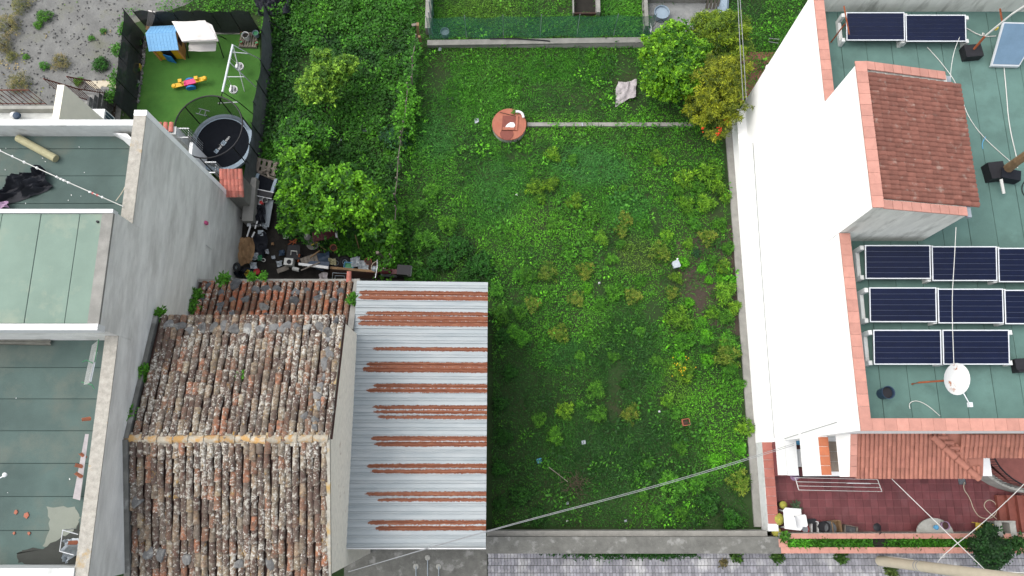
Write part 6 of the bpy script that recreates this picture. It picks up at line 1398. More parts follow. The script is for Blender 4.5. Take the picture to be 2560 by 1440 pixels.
# trampoline
tc = P(557, 358, .58); c0 = (tc.x, tc.y, 0); TR = 79*PX(557, 358, .58)
t = thing('trampoline', 'round black trampoline with a pale blue rim and safety net', 'trampoline', c0)
MB().lathe(c0, [(TR-.17, .575), (0.001, .575)], 40, False, False).build('jumping_mat', 'mat_black', t)
rim = MB().lathe(c0, [(TR-.20, .60), (TR-.16, .63), (TR-.02, .63), (TR, .58), (TR-.01, .50)], 44, False, False).build('rim_pad', 'pad_blue', t, smooth=True)
NR_ = TR+.03; nv = []; nf = []
MB().torus((c0[0], c0[1], 2.0), NR_, .028, 40, 5).build('top_ring', 'iron', t)
for k in range(6):
    a = 2*math.pi*k/6+.35; x, y = c0[0]+NR_*math.cos(a), c0[1]+NR_*math.sin(a)
    MB().tube([(x, y, .1), (x, y, 2.0)], .022, 6).build('pole', 'iron', t)
    MB().tube([(x, y, .02), (x, y, .6)], .024, 6).build('leg', 'steel', t)
for i in range(48):
    a = 2*math.pi*i/48
    nv += [(c0[0]+(TR-.17)*math.cos(a), c0[1]+(TR-.17)*math.sin(a), .62), (c0[0]+(NR_-.02)*math.cos(a), c0[1]+(NR_-.02)*math.sin(a), 1.98)]
# the photograph shows the net hung round the far half only, the near half is rolled away
nf = [(2*i, 2*i+2, 2*i+3, 2*i+1) for i in range(4, 27)]
MB().add(nv, nf).build('safety_net', 'black_net', t, smooth=True)

d_ = P(578, 331, .6)-P(533, 382, .6); rz_ = math.atan2(d_.y, d_.x)
q = P(541, 378, .58)
for off, s_ in ((0.0, .15), (.42, .17)):
    cc = q+Vector((math.cos(rz_)*off, math.sin(rz_)*off, .004)); MB().obox((cc.x, cc.y, .582), (s_, s_, .004), (0, 0, rz_)).build('logo_patch', 'pad_blue', t)
text_mesh(t, 'lettering', "au's", 'white_plain', (q.x+math.cos(rz_)*.10, q.y+math.sin(rz_)*.10, .583), .17, rz_)
text_mesh(t, 'lettering', "P", 'mat_black', (q.x-math.cos(rz_)*.06, q.y-math.sin(rz_)*.06, .590), .15, rz_)
text_mesh(t, 'lettering', "D", 'mat_black', (q.x+math.cos(rz_)*.36, q.y+math.sin(rz_)*.36, .590), .15, rz_)
text_mesh(t, 'lettering', "ean", 'white_plain', (q.x+math.cos(rz_)*.52, q.y+math.sin(rz_)*.52, .583), .17, rz_)
t = thing('step_ladder', 'small grey ladder standing on the turf behind the trampoline net', 'ladder', P(505, 283, .1))
for a, b_ in (((490, 283), (515, 290)), ((497, 271), (524, 278))): MB().tube([P(*a, .25), P(*b_, .35)], .018).build('rail', 'grey_metal', t)
for a, b_ in (((503, 274), (497, 285)), ((515, 277), (511, 289))): MB().tube([P(*a, .3), P(*b_, .3)], .016).build('rung', 'grey_metal', t)
MB().tube([P(516, 288, .3), P(524, 297, .05)], .018).build('leg', 'grey_metal', t)
# pallet with pots
def pallet(label, px, py, z, w, d, rz, m='wood_grey', n=7, group=None, gap=.5, tilt=0):
    t = thing('wooden_pallet', label, 'pallet', P(px, py, z), rz, group); t['local'] = True
    for k in range(3): MB().box(-w/2, w/2, -d/2+k*(d-.08)/2, -d/2+k*(d-.08)/2+.08, 0, .09).build('bearer', m, t)
    for k in range(n):
        x = -w/2+(k+.5)*w/n; MB().box(x-w/n*gap*.62, x+w/n*gap*.62, -d/2, d/2, .091, .112).build('deck_slat', m, t)
    if tilt: t.rotation_euler = (tilt, 0, rz)
    return t
pallet('grey pallet used as a plant stand in the far right corner of the playground', 623, 103, .02, .72, .64, -.04)
bucket('flower_pot', 'large white pot in the middle of the plant stand pallet', 619, 97, .14, .14, .30, 'white_plain', cat='flower pot', inner='soil_dark'); bucket('flower_pot', 'pale green pot at the right end of the plant stand pallet', 643, 90, .14, .12, .24, 'pad_blue', cat='flower pot', inner='plastic_green')
for (px, py, lab) in ((607, 88, 'terracotta pot at the upper left of the plant stand pallet'), (604, 108, 'terracotta pot at the lower left of the plant stand pallet'), (643, 110, 'terracotta pot with yellow plant at the lower right of the plant stand pallet')):
    bucket('flower_pot', lab, px, py, .14, .07, .13, 'terracotta', cat='flower pot', inner='plastic_green', group='small pots on the pallet')
for k, px in enumerate((388, 406, 425)): tag(MB().box(P(px, 77, 0).x-.13, P(px, 77, 0).x+.12, P(px, 82, 0).y, P(px, 68, 0).y, .0, .045).build('paving_slab', 'concrete_light' if k else 'concrete', None, P(px, 76, 0)), ['left darker', 'middle pale', 'right pale'][k]+' concrete slab of three in the far corner of the playground', 'slab', 'slabs in the playground corner')
t = thing('bench_cabinet', 'old whitish cabinet standing in the far left corner of the playground', 'cabinet', P(374, 60, 0)); q = [(364, 74), (376, 76), (391, 30), (371, 25)]
MB().hexa([P(x, y, .02) for x, y in q], [P(x, y, .55) for x, y in q]).build('body', 'fabric_white', t); MB().hexa([P(x, y, .552) for x, y in q[:2]]+[P(374, 66, .552), P(365, 64, .552)], [P(x, y, .60) for x, y in q[:2]]+[P(374, 66, .60), P(365, 64, .60)]).build('end_board', 'wood_brown', t)
tag(MB().box(P(365, 86, 0).x, P(645, 86, 0).x, P(500, 86.5, 0).y, P(500, 83, 0).y, 0, .06).build('edge_kerb', 'concrete_light', None, P(500, 85, 0)), 'thin pale kerb along the far edge of the artificial turf', 'kerb')
cloth('black_tarp', 'big crumpled black tarp at the top edge above the playground', 'tarp', [(628, -30), (728, -30), (728, 38), (650, 52)], .25, .45, 'tarp_black', 22, 11, fold=5, ragged=.08)
# ------------------------------------------------------------------ things on the grey house roofs
tag(MB().tube([P(45, 345, GR+.12), P(140, 397, GR+.12)], .11, 12).build('reed_roll', 'bamboo', None, P(92, 370, GR)), 'rolled reed mat lying on the far green roof', 'reed mat')
cloth('black_cloth', 'crumpled black tarp lying on the far green roof', 'tarp', [(20, 452), (108, 424), (136, 470), (-40, 530)], GR+.03, .42, 'tarp_black', 22, 31, fold=5, ragged=.12)
cloth('purple_cloth', 'purple cloth end under the black tarp at the left picture edge', 'cloth', [(-20, 510), (30, 505), (28, 522), (-20, 530)], GR+.05, .2, 'lavender', 8, 32)
rope = [P(-10, 372, GR+1.0), P(60, 405, GR+.95), P(180, 460, GR+.95), P(308, 516, GR+.8)]
t = thing('clothes_line', 'white clothes line with pegs across the far green roof', 'clothes line', P(150, 445, GR)); MB().tube(rope, .012).build('line', 'cable_white', t)
for k, f in enumerate((.04, .19, .33, .42, .56, .59, .61, .64, .78, .80, .83, .86)):
    s = f*3; i = min(int(s), 2); p = rope[i].lerp(rope[i+1], s-i); MB().obox(p+Vector((0, 0, -.02)), (.05, .05, .06), (0, .3, .6*k)).build('peg', 'plastic_red' if k in (9, 10) else 'white_plain', t)
cable('two slack cords tied to the parapet at the end of the clothes line', [P(290, 502, GR+.8), P(308, 478, GR+.5), P(320, 450, GR+.65)], .012, 'pole_cream', 'slack_cord', 'cord')
tag(MB().hexa([P(275, 333, GR+.02), P(318, 335, GR+.02), P(334, 366, GR+.02), P(325, 360, GR+.02)], [P(288, 332, GR+.40), P(318, 334, GR+.42), P(336, 352, GR+.42), P(328, 369, GR+.1)]).build('white_board', 'white_plain', None, P(310, 345, GR)), 'white board leaning in the corner of the far green roof', 'board')
m = MB(); a, b_, c_, d_ = P(-20, 833, GR+.1), P(127, 834, GR+.1), P(126, 864, GR+.1), P(-20, 861, GR+.1); pr = []
for k in range(17):
    f = k/16; p, q = a.lerp(d_, f), b_.lerp(c_, f); h = .025*math.sin(k*math.pi/2+.7); m.v += [(p.x, p.y, p.z+h), (q.x, q.y, q.z+h)]
m.f = [(2*k, 2*k+2, 2*k+3, 2*k+1) for k in range(16)]
tag(m.build('corrugated_sheet', 'corr_old', None, a, smooth=True), 'old corrugated sheet lying beside the raised pale green roof', 'sheet')
t = thing('drying_rack', 'folding wire drying rack leaning on the lichen covered parapet', 'clothes rack', P(228, 905, GR))
MB().tube([P(247, 848, GR+.62), P(237, 905, GR+.6)], .012).tube([P(206, 905, GR+.5), P(216, 900, GR+.7), P(232, 908, GR+.72)], .012, 5).tube([P(204, 955, GR+.5), P(230, 962, GR+.65), P(236, 972, GR+.6)], .012).build('frame', 'plastic_green', t)
for k in range(7): MB().tube([P(246-k*2.5, 850+k*2, GR+.6), P(222-k*2, 960+k*.3, GR+.6)], .006, 4).build('line', 'cable_white', t)
MB().hexa([P(236, 880, GR+.55), P(244, 880, GR+.55), P(228, 955, GR+.55), P(222, 952, GR+.55)], [P(236, 880, GR+.58), P(244, 880, GR+.58), P(228, 955, GR+.58), P(222, 952, GR+.58)]).build('hanging_cloth', 'plastic_bag', t)
bm = barrel(.07, .09, .42, 6, .9, .02)
for k, (px, py, a, lab) in enumerate(((217, 1047, 2.0, 'loose clay tile on the parapet edge of the near green roof, upper one'), (206, 1142, .3, 'loose clay tile peeping over the long grey board, uppermost'), (200, 1166, 1.2, 'loose clay tile peeping over the long grey board, middle one'), (196, 1190, .5, 'loose clay tile peeping over the long grey board, lowest one'), (184, 1356, 1.5, 'loose clay tile over the plastic bag at the parapet'))):
    o = inst('loose_tile', meshdata(barrel(.07, .09, .42, 6, .9, .02), 'loose_tile', 'terracotta'), None, P(px+7, py, GR+.30), (1.15, 0, a), (.6, .6, .6)); tag(o, lab, 'tile')
tag(MB().hexa([P(182, 1246, GR+.15), P(200, 1251, GR+.15), P(222, 1085, GR+.5), P(213, 1085, GR+.5)], [P(182, 1246, GR+.18), P(200, 1251, GR+.18), P(222, 1085, GR+.53), P(213, 1085, GR+.53)]).build('grey_board', 'sheet_grey', None, P(205, 1170, GR+.3)), 'long grey board leaning against the parapet of the near roof', 'board')
for k, (px, py, r, lab) in enumerate(((40, 1281, .07, 'left upper terracotta shard on the near green roof'), (67, 1288, .09, 'right upper, largest terracotta shard on the near green roof'), (35, 1333, .05, 'left lower small terracotta shard on the near green roof'), (73, 1333, .06, 'right lower terracotta shard on the near green roof'))):
    c = P(px, py, GR+.01); tag(MB().prism([(c.x+r*math.cos(a)*rnd.uniform(.5, 1.1), c.y+r*math.sin(a)*rnd.uniform(.6, 1.2)) for a in (0, 1.2, 2.3, 3.5, 5)], GR+.004, GR+.03).build('tile_shard', 'lid_red', None, c), lab, 'shard', 'terracotta shards on the roof')
t = thing('wire_frame_cage', 'thin rectangular wire frame standing in the near roof corner', 'frame', P(170, 1335, GR)); q = [P(157, 1325, GR+.5), P(149, 1378, GR+.5), P(185, 1388, GR+.5), P(195, 1336, GR+.5)]
for a, b_ in ((0, 1), (1, 2), (3, 0)): MB().tube([q[a], q[b_]], .012, 5).build('rod', 'steel', t)
for k in range(2): MB().tube([q[k], (q[k].x, q[k].y, GR)], .012, 5).build('rod', 'steel', t)
cloth('plastic_bag', 'blue white plastic bag lying under the wire frame in the roof corner', 'bag', [(163, 1348), (200, 1352), (190, 1402), (168, 1398)], GR+.05, .5, 'plastic_bag', 14, 36, ragged=.2)
for k, (px, py) in enumerate(((18, 1188), )): 
    t = thing('stick_lamp', 'small white stick fixture at the left picture edge on the near roof', 'fixture', P(14, 1188, GR)); MB().tube([P(-10, 1200, GR+.4), P(13, 1188, GR+.4)], .015).lathe(P(14, 1187, GR+.36), [(.05, 0), (.06, .05), (.02, .08)], 8).build('fixture', 'white_plain', t)
MT['stain_dark'] = mat('stain_dark', (.030, .034, .028), .4, 2, .7); MT['stain_pale'] = mat('stain_pale', (.215, .235, .195), .1, 2, .9)
def stain(px, m, lab, z, seed):
    r = random.Random(seed); n = len(px); mb = MB(); pts = []
    for i in range(n):
        a, b_ = P(*px[i], z), P(*px[(i+1) % n], z)
        for k in range(5): q = a.lerp(b_, k/5); pts.append((q.x+r.uniform(-.03, .03), q.y+r.uniform(-.03, .03), z))
    mb.add(pts, [tuple(range(len(pts)))]); o = mb.build('roof_stain', m, gh)
    if o.data.polygons[0].normal.z < 0: o.data.flip_normals()
    return o
stain([(118, 1268), (185, 1266), (200, 1290), (198, 1308), (180, 1330), (120, 1368), (108, 1366), (125, 1320)], 'stain_pale', '', GR+.008, 1)
stain([(40, 1385), (60, 1373), (110, 1370), (150, 1345), (182, 1330), (198, 1306), (196, 1416), (90, 1416), (45, 1405)], 'stain_dark', '', GR+.012, 2)
tag(MB().obox(P(82, 562, GB+.03), (.08, .08, .05)).build('roof_vent', 'black', None, P(244, 555, GB)), 'small black vent', 'vent') if False else None
tag(MB().lathe(P(245, 555, GB+.004), [(.035, 0), (.03, .05)], 10).build('roof_vent', 'black', None, P(245, 555, GB)), 'small black vent stub near the corner of the raised pale roof', 'vent')
bits = []
for k in range(16):
    px, py = rnd.uniform(5, 225), rnd.choice((rnd.uniform(350, 515), rnd.uniform(850, 1250)))
    c = P(px, py, GR+.012); bits.append(c)
sb = MB()
for c in bits: sb.obox(c, (rnd.uniform(.015, .045), rnd.uniform(.01, .02), .008), (0, 0, rnd.uniform(0, 3)))
tag(sb.build('roof_specks', 'white_plain'), 'white specks of litter on the green roofs', kind='stuff')
tag(MB().obox(P(503, 450, 4.2), (.04, .12, .14)).lathe(P(503, 450, 4.2)+Vector((.03, 0, -.06)), [(.05, 0), (.05, .10)], 8).build('wall_box', 'pink', None, P(503, 450, 4.2)), 'small pink fitting on the grey rendered wall', 'fitting') if False else None
p = Vector((GX+.05, 8.2, 3.4)); tag(MB().obox(p, (.08, .10, .16)).build('wall_box', 'pink', None, p), 'small pink fitting on the grey rendered wall', 'fitting')
p = Vector((GX+.03, 7.5, 2.7)); tag(MB().tube([p, p+Vector((0, 0, .5))], .014).build('wall_pipe', 'white_plain', None, p), 'short white pipe on the grey rendered wall below the pink fitting', 'pipe')
# ------------------------------------------------------------------ back of the grey house
bw = thing('cream_side_wall', 'cream stair wall rising behind the far green roof', 'wall', P(180, 290, 0)); yb = 9.70
q = P(145, 212, 5.6); x0 = q.x
MB().box(x0-.02, x0+.20, yb, P(145, 212, 5.6).y, 0, 5.6).build('wall_end', 'cream', bw)
MB().add([(x0+.203, yb, 0), (x0+2.3, yb, 0), (x0+.203, P(145, 212, 5.6).y, 5.6), (x0+.203, yb, 5.6), (x0+.203, P(145, 212, 5.6).y, 0)], [(0, 4, 2, 3)]).build('wall_face', 'cream', bw)
MB().box(-24, x0-.03, yb, P(60, 262, 4.6).y, 0, 4.3).build('lower_wall', 'white_worn', bw); MB().box(-24, x0-.03, P(60, 272, 4.6).y, P(60, 264, 4.6).y, 4.3, 4.6).build('lower_parapet', 'concrete_light', bw)
t = thing('wall_lantern', 'white and dark lantern standing on the lower white wall', 'lamp', P(45, 292, 4.6)); MB().lathe(P(43, 294, 4.3), [(.10, 0), (.12, .2), (.06, .28)], 12).build('lantern_body', 'white_plain', t); MB().lathe(P(43, 290, 4.6), [(.13, 0), (.11, .07), (.03, .10)], 12).build('lantern_cap', 'bucket_blue', t)
rail('rusty_railing', 'brown railing along the lower white wall at the left picture edge', P(-60, 262, 4.4), P(118, 262, 4.4), 1.0, .17, 'rail_rust', r=.012)
rail('stair_railing', 'rusty stair railing descending beside the cream wall, upper flight', P(150, 232, 2.6), P(236, 256, 1.0), 1.0, .15, 'rail_rust', r=.013)
rail('stair_railing', 'rusty stair railing at the lower flight beside the tan landing', P(205, 226, 2.0), P(262, 235, .7), 1.0, .15, 'rail_rust', r=.013)
t = thing('back_stairs', 'grey stone stairs beside the cream wall behind the house', 'stairs', P(240, 252, 0))
for k in range(6): c = P(205+k*12, 262-k*5, 1.4-k*.22); MB().box(c.x-.25, c.x+.25, c.y-.35, c.y+.35, 0, 1.4-k*.22).build('step', 'stone', t)
sheet('landing', [(212, 203), (296, 200), (292, 222), (270, 262), (240, 225)], .02, 'pole_cream'); sheet('yard_floor', [(230, 262), (292, 235), (285, 330), (235, 330)], .016, 'soil')
t = thing('air_conditioner', 'white air conditioner unit on the wall behind the far green roof', 'air conditioner', P(250, 285, 2.2)); c = P(246, 280, 2.6)
MB().box(c.x-.38, c.x+.22, c.y-.45, c.y+.12, 1.9, 2.6).build('casing', 'white_plain', t)
for k in range(4): MB().box(c.x+.221, c.x+.24, c.y-.42+k*.13, c.y-.33+k*.13, 2.0, 2.52).build('grille', 'bucket_blue', t)
MB().box(c.x-.30, c.x+.18, c.y-.48, c.y-.451, 1.95, 2.5).build('side_opening', 'black', t)
# gate, white wall and tiled caps between grey house and trampoline
t = thing('tiled_gate_roof', 'small roof of faded red tiles by the trampoline and the white gate', 'roof', P(575, 460, 0)); rx = [P(548, 428, 2.2), P(612, 428, 2.2), P(592, 492, 1.7), P(560, 485, 1.7)]
x0, x1, y0, y1 = P(552, 430, 2.0).x, P(608, 430, 2.0).x, P(590, 490, 1.8).y, P(590, 428, 2.2).y
MB().hexa([(x0, y0, 0), (x1-.1, y0, 0), (x1-.1, y1, 0), (x0, y1, 0)], [(x0, y0, 1.72), (x1-.1, y0, 1.72), (x1-.1, y1, 2.08), (x0, y1, 2.08)]).build('wall', 'concrete', t)
rm = meshdata(barrel(.075, .09, .36, 6, .85, .02), 'roof_tile', 'red_tile_new'); an = math.atan2(.36, y1-y0)
for i in range(6):
    for j in range(4): inst('roof_tile', rm, t, (x0+.02+(i+.4)*(x1-x0)/6, y0-.02+j*(y1-y0)/4, 1.74+j*.09), (an, 0, rnd.uniform(-.03, .03)))
tag(MB().box(P(612, 440, .9).x-.02, P(640, 500, .6).x, P(620, 560, .4).y, P(612, 440, .9).y, 0, .75).build('yard_wall', 'concrete', None, P(625, 490, 0)), 'grey low wall between the small tiled roof and the junk sheets', 'wall')
t = thing('tiled_pillar_cap', 'short tiled cap on the white pillar near the grey wall top', 'roof', P(425, 315, 0)); c = P(428, 318, 2.6)
MB().box(c.x-.55, c.x+.16, c.y-.25, c.y+.05, 0, 2.55).build('wall', 'white_worn', t)
for i in range(3): inst('roof_tile', rm, t, (c.x-.40+i*.20, c.y-.18, 2.57), (.15, 0, 0))
def grid_gate(label, px, py, z, w, d, h, group):
    c = P(px, py, z); t = thing('metal_gate', label, 'gate', (c.x, c.y, z-h), 0, group)
    for yy in (c.y-d/2, c.y+d/2): MB().box(c.x-w/2, c.x+w/2, yy-.02, yy+.02, z-.04, z).build('frame', 'steel', t)
    for k in range(7): x = c.x-w/2+k*w/6; MB().tube([(x, c.y+d/2, z), (x, c.y+d/2, z-h)], .014, 5).build('bar', 'steel', t)
    for k in range(5): y = c.y-d/2+k*d/4; MB().tube([(c.x+w/2, y, z), (c.x+w/2, y, z-h)], .014, 5).build('bar', 'steel', t)
grid_gate('grey barred gate between the tiled pillar cap and the trampoline', 452, 332, 2.3, .55, .35, 1.3, 'grey gates'); grid_gate('grey barred gate beside the small tiled roof', 525, 418, 2.1, .40, .40, 1.2, 'grey gates')
tag(MB().box(P(478, 360, 1.9).x-.06, P(478, 360, 1.9).x+.06, P(480, 388, 1.9).y, P(480, 356, 1.9).y, 0, 1.9).build('white_wall', 'white_paint', None, P(478, 370, 0)), 'short white wall end touching the trampoline rim', 'wall')
tag(MB().box(P(440, 345, .9).x, P(478, 345, .9).x, P(450, 385, .9).y, P(450, 340, .9).y, 0, .9).build('gate_landing', 'concrete_light', None, P(460, 360, 0)), 'pale concrete landing behind the grey barred gate', 'landing')
# ------------------------------------------------------------------ the junk yard
def plank(label, a, b_, w, h, m, name='plank', cat='plank', group=None):
    a, b_ = Vector(a), Vector(b_); d = (b_-a); n = Vector((-d.y, d.x, 0)).normalized()*w/2; up = Vector((0, 0, h))
    o = MB().hexa([a-n, b_-n, b_+n, a+n], [a-n+up, b_-n+up, b_+n+up, a+n+up]).build(name, m, None, (a+b_)/2); return tag(o, label, cat, group)
pallet('broken grey pallet leaning between black fence mesh and citrus tree', 668, 418, .35, .85, .55, -.25, 'wood_grey', 4, tilt=.3)
t = thing('treadmill', 'old black treadmill lying in the junk yard below the broken pallet', 'treadmill', P(665, 460, .3), -.22); t['local'] = True
MB().box(-.30, .30, -.30, .28, .0, .10).build('deck', 'mat_black', t); MB().box(-.42, -.305, -.28, .30, .02, .14).build('side_rail', 'pad_blue', t); MB().box(.305, .42, -.30, .25, .02, .14).build('side_rail', 'pad_blue', t)
MB().box(-.46, .46, -.58, -.34, .10, .22).build('motor_cover', 'black', t); MB().tube([(-.46, -.34, .22), (.48, -.34, .22)], .02).build('bar', 'steel', t); MB().tube([(-.46, -.60, .22), (.48, -.60, .22)], .02).build('bar', 'steel', t)
t = thing('driftwood', 'twisted grey wood pieces lying on the treadmill end', 'wood', P(668, 436, .4)); MB().tube([P(655, 430, .5), P(665, 424, .6), P(675, 428, .5)], [.05, .06, .04], 6).tube([P(668, 428, .5), P(672, 442, .5), P(690, 448, .4)], [.06, .05, .04], 6).tube([P(645, 432, .4), P(690, 452, .4)], .03, 5).build('branches', 'wood_grey', t)
t = thing('metal_trough', 'long pale sheet metal trough along the yard wall', 'trough', P(645, 515, .2))
fq = [P(637, 478, .3), P(662, 490, .3), P(652, 566, .3), P(622, 562, .3)]; MB().hexa([p-Vector((0, 0, .04)) for p in fq], fq).build('floor_sheet', 'steel', t)
for k, dx in enumerate((0, 5, 9)): MB().tube([P(633+dx*.6-2, 440+k*14, .5), P(620+dx*.6-1, 566, .45)], .03, 6).build('side_rail', 'frame_white', t)
MB().hexa([P(664, 500, .3), P(684, 500, .35), P(672, 568, .35), P(654, 566, .3)], [P(664, 500, .33), P(684, 500, .42), P(672, 568, .42), P(654, 566, .33)]).build('side_sheet', 'grey_metal', t)
cloth('black_sack', 'black plastic sack lying in the long metal trough', 'sack', [(640, 512), (666, 518), (664, 558), (642, 562)], .35, .3, 'tarp_black', 12, 40, ragged=.1)
bucket('tin_can', 'white tin lying above the black sack', 665, 503, .4, .10, .16, 'cable_white', cat='tin'); bucket('tin_can', 'red tin beside the white one above the black sack', 656, 509, .4, .07, .14, 'plastic_red', cat='tin', inner='plastic_red')
cloth('plastic_bag', 'white plastic bag at the lower end of the metal trough', 'bag', [(660, 560), (670, 562), (670, 576), (660, 572)], .3, .2, 'plastic_bag', 8, 41)
for k, (a, b_) in enumerate((((627, 563), (618, 592)), ((644, 553), (638, 572)), ((637, 580), (630, 594)))): plank(['left', 'upper', 'right'][k]+' white bar of three sticking out below the metal trough', P(*a, .45), P(*b_, .4), .05, .03, 'white_plain', 'white_bar', 'bar', 'white bars')
plank('black rod leaning across the lower end of the metal trough', P(601, 545, .6), P(652, 566, .4), .03, .03, 'iron', 'iron_rod', 'rod')
t = thing('grey_box', 'small grey metal box in the yard below the metal trough', 'box', P(655, 586, 0)); MB().obox(P(655, 586, .2), (.20, .22, .36), (0, 0, .05)).build('box', 'grey_metal', t)
cloth('cardboard_sheet', 'large crumpled brown cardboard sheet leaning on the grey wall', 'cardboard', [(606, 600), (638, 597), (634, 655), (598, 666)], [.9, .9, .5, .5], .28, 'cardboard', 14, 43, fold=3, ragged=.10)
cloth('cardboard_scrap', 'pale cardboard scrap below the large brown sheet', 'cardboard', [(618, 650), (632, 644), (632, 655), (622, 658)], .5, .1, 'pole_cream', 6, 44)
def tyre(label, px, py, z, R, r, rot=(0, 0, 0), group='tyres in the junk yard'):
    t = thing('discarded_tyre', label, 'tyre', P(px, py, z), 0, group); MB().torus(P(px, py, z), R, r, 20, 8, rot).build('tyre', 'rubber', t, smooth=True); MB().torus(P(px, py, z), R*.55, r*.3, 16, 5, rot).build('rim', 'grey_metal', t)
tyre('black tyre leaning on the grey wall at the foot of the cardboard', 592, 668, .9, .12, .06, (.2, -.5, 0)); tyre('black tyre on the ground left of the blue crate', 840, 658, .12, .17, .07); tyre('second black tyre, half hidden right of the first, left of the blue crate', 862, 655, .15, .15, .06, (.3, .2, 0))
cloth('dark_tarp', 'ribbed dark tarp in the corner of grey wall and lean-to', 'tarp', [(588, 672), (622, 668), (618, 700), (590, 694)], .5, .3, 'tarp_black', 12, 46, fold=5)
for (px, py, r, m, z, lab) in ((638, 642, 9, 'plastic_bag', .4, 'white plastic bag right of the cardboard scrap'), (634, 666, 10, 'plastic_bag', .35, 'white plastic bag above the red pot'), (650, 645, 7, 'plastic_green', .3, 'green plastic scrap right of the white bags'), (618, 686, 9, 'plastic_yellow', .5, 'yellow crumpled scrap beside the left fern'), (648, 605, 22, 'tarp_black', .2, 'dark sack beside the large cardboard sheet'), (646, 628, 18, 'tarp_black', .15, 'dark blue sack below the dark sack'), (630, 680, 10, 'bucket_blue', .3, 'dark blue bag left of the red pot'), (715, 591, 7, 'white_plain', .08, 'white curled scrap on the dark soil'), (705, 632, 8, 'bucket_blue', .1, 'bluish rag on the dark soil'), (684, 644, 5, 'plastic_bag', .08, 'small pale scrap in the middle of the dark soil'), (700, 660, 8, 'plastic_bag', .15, 'pale scraps left of the white speaker box'), (682, 610, 4, 'cardboard', .08, 'tan scrap on the dark soil'), (668, 630, 6, 'plastic_bag', .12, 'small grey scrap beside the dark blue sack'), (890, 656, 14, 'plastic_bag', .35, 'pale crumpled plastic right of the blue crate'), (908, 665, 14, 'plastic_bag', .35, 'pale blue plastic sheet left of the brown drum'), (806, 654, 22, 'bucket_blue', .3, 'dark blue tarp behind the white board'), (832, 655, 9, 'bamboo', .35, 'heap of yellow plant scraps right of the dark tarp'), (810, 695, 12, 'sheet_grey', .3, 'grey rag hanging beside the black iron frame')):
    cloth('junk_rag', lab, 'scrap', [(px-r, py-r*.7), (px+r*.8, py-r), (px+r, py+r*.8), (px-r*.8, py+r)], z, .22 if r > 8 else .1, m, 9, int(px+py), 'scraps in the junk yard', ragged=.15)
bucket('plant_pot', 'red plastic pot beside the ferns on the lean-to eave', 646, 682, .3, .11, .2, 'plastic_red', cat='pot', inner='plastic_red')
cable('white ring handle lying right of the green scrap', [P(652, 650, .2), P(658, 645, .2), P(664, 649, .2), P(661, 655, .2), P(652, 651, .2)], .015, 'cable_white', 'ring_handle', 'handle')
t = thing('speaker_box', 'white box with a round black fan standing at the junk pile', 'box', P(727, 660, .3), -.08); t['local'] = True
MB().box(-.17, .15, -.12, .14, 0, .30).build('case', 'cable_white', t); MB().lathe((.02, .0, .302), [(.085, 0), (.08, .02), (.03, .01)], 16).build('fan', 'black', t)
t = thing('pipe_piece', 'short white plastic pipe with a dark mouth below the white box', 'pipe', P(740, 672, .3)); MB().tube([P(732, 671, .4), P(748, 675, .4)], .075, 12).build('pipe', 'cable_white', t, smooth=True); MB().tube([P(748.2, 675, .4), P(749, 675.2, .4)], .055, 12).build('mouth', 'black', t)
plank('mossy grey plank left of the short white pipe', P(694, 679, .3), P(722, 669, .3), .17, .06, 'wood_grey')
t = thing('white_board', 'long white board with a dark blue top lying across the junk pile', 'board', P(785, 665, .6)); a, b_ = P(748, 660, .75), P(822, 669, .7)
d = (b_-a).normalized(); n = Vector((-d.y, d.x, 0)); MB().hexa([a-n*.06, b_-n*.07, b_+n*.03, a+n*.03], [p+Vector((0, 0, .08)) for p in (a-n*.06, b_-n*.07, b_+n*.03, a+n*.03)]).build('board', 'white_plain', t)
MB().hexa([a+n*.04+d*.3, b_+n*.04, b_+n*.20, a+n*.16+d*.4], [p+Vector((0, 0, .05)) for p in (a+n*.04+d*.3, b_+n*.04, b_+n*.20, a+n*.16+d*.4)]).build('top', 'bucket_blue', t)
pallet('slanted grey slatted pallet behind the long white board', 775, 652, .4, .62, .34, .35, 'wood_grey', 5, gap=.7)
plank('thin grey stick leaning over the long white board', P(753, 676, .9), P(800, 656, .8), .04, .03, 'wood_grey', 'stick', 'stick'); plank('thin pale stick rising from the slanted pallet', P(776, 644, .5), P(800, 626, .7), .04, .03, 'wood_brown', 'stick', 'stick'); plank('thin stick standing below the large citrus tree', P(888, 588, 1.0), P(899, 625, .1), .03, .03, 'wood_brown', 'stick', 'stick'); plank('pale stick lying right of the wheelbarrow', P(795, 612, .3), P(816, 626, .2), .03, .03, 'wood_brown', 'stick', 'stick')
plank('long dark brown plank along the back of the lean-to', P(826, 670, .5), P(946, 680, .5), .09, .06, 'wood_brown'); 
tag(MB().hexa([P(824, 672, .05), P(946, 682, .05), P(944, 697, .05), P(826, 690, .05)], [P(824, 672, .46), P(946, 682, .46), P(944, 684, .46), P(826, 675, .46)]).build('hardboard', 'wood_dark', None, P(885, 683, 0)), 'dark brown panel standing below the long brown plank', 'board') and None
t = thing('iron_grille', 'black rectangular iron grille leaning behind the lean-to', 'grille', P(850, 690, .3))
for a, b_ in (((832, 682), (868, 684)), ((832, 682), (830, 704)), ((868, 684), (868, 704)), ((838, 689), (861, 690)), ((838, 689), (837, 704)), ((861, 690), (861, 704))): MB().tube([P(*a, .8), P(*b_, .6)], .012, 5).build('bar', 'grey_metal', t)
o = inst('loose_tile', rm, None, P(872, 706, 3.55), (.1, 0, 0)); tag(o, 'single orange tile poking out past the lean-to eave', 'tile')
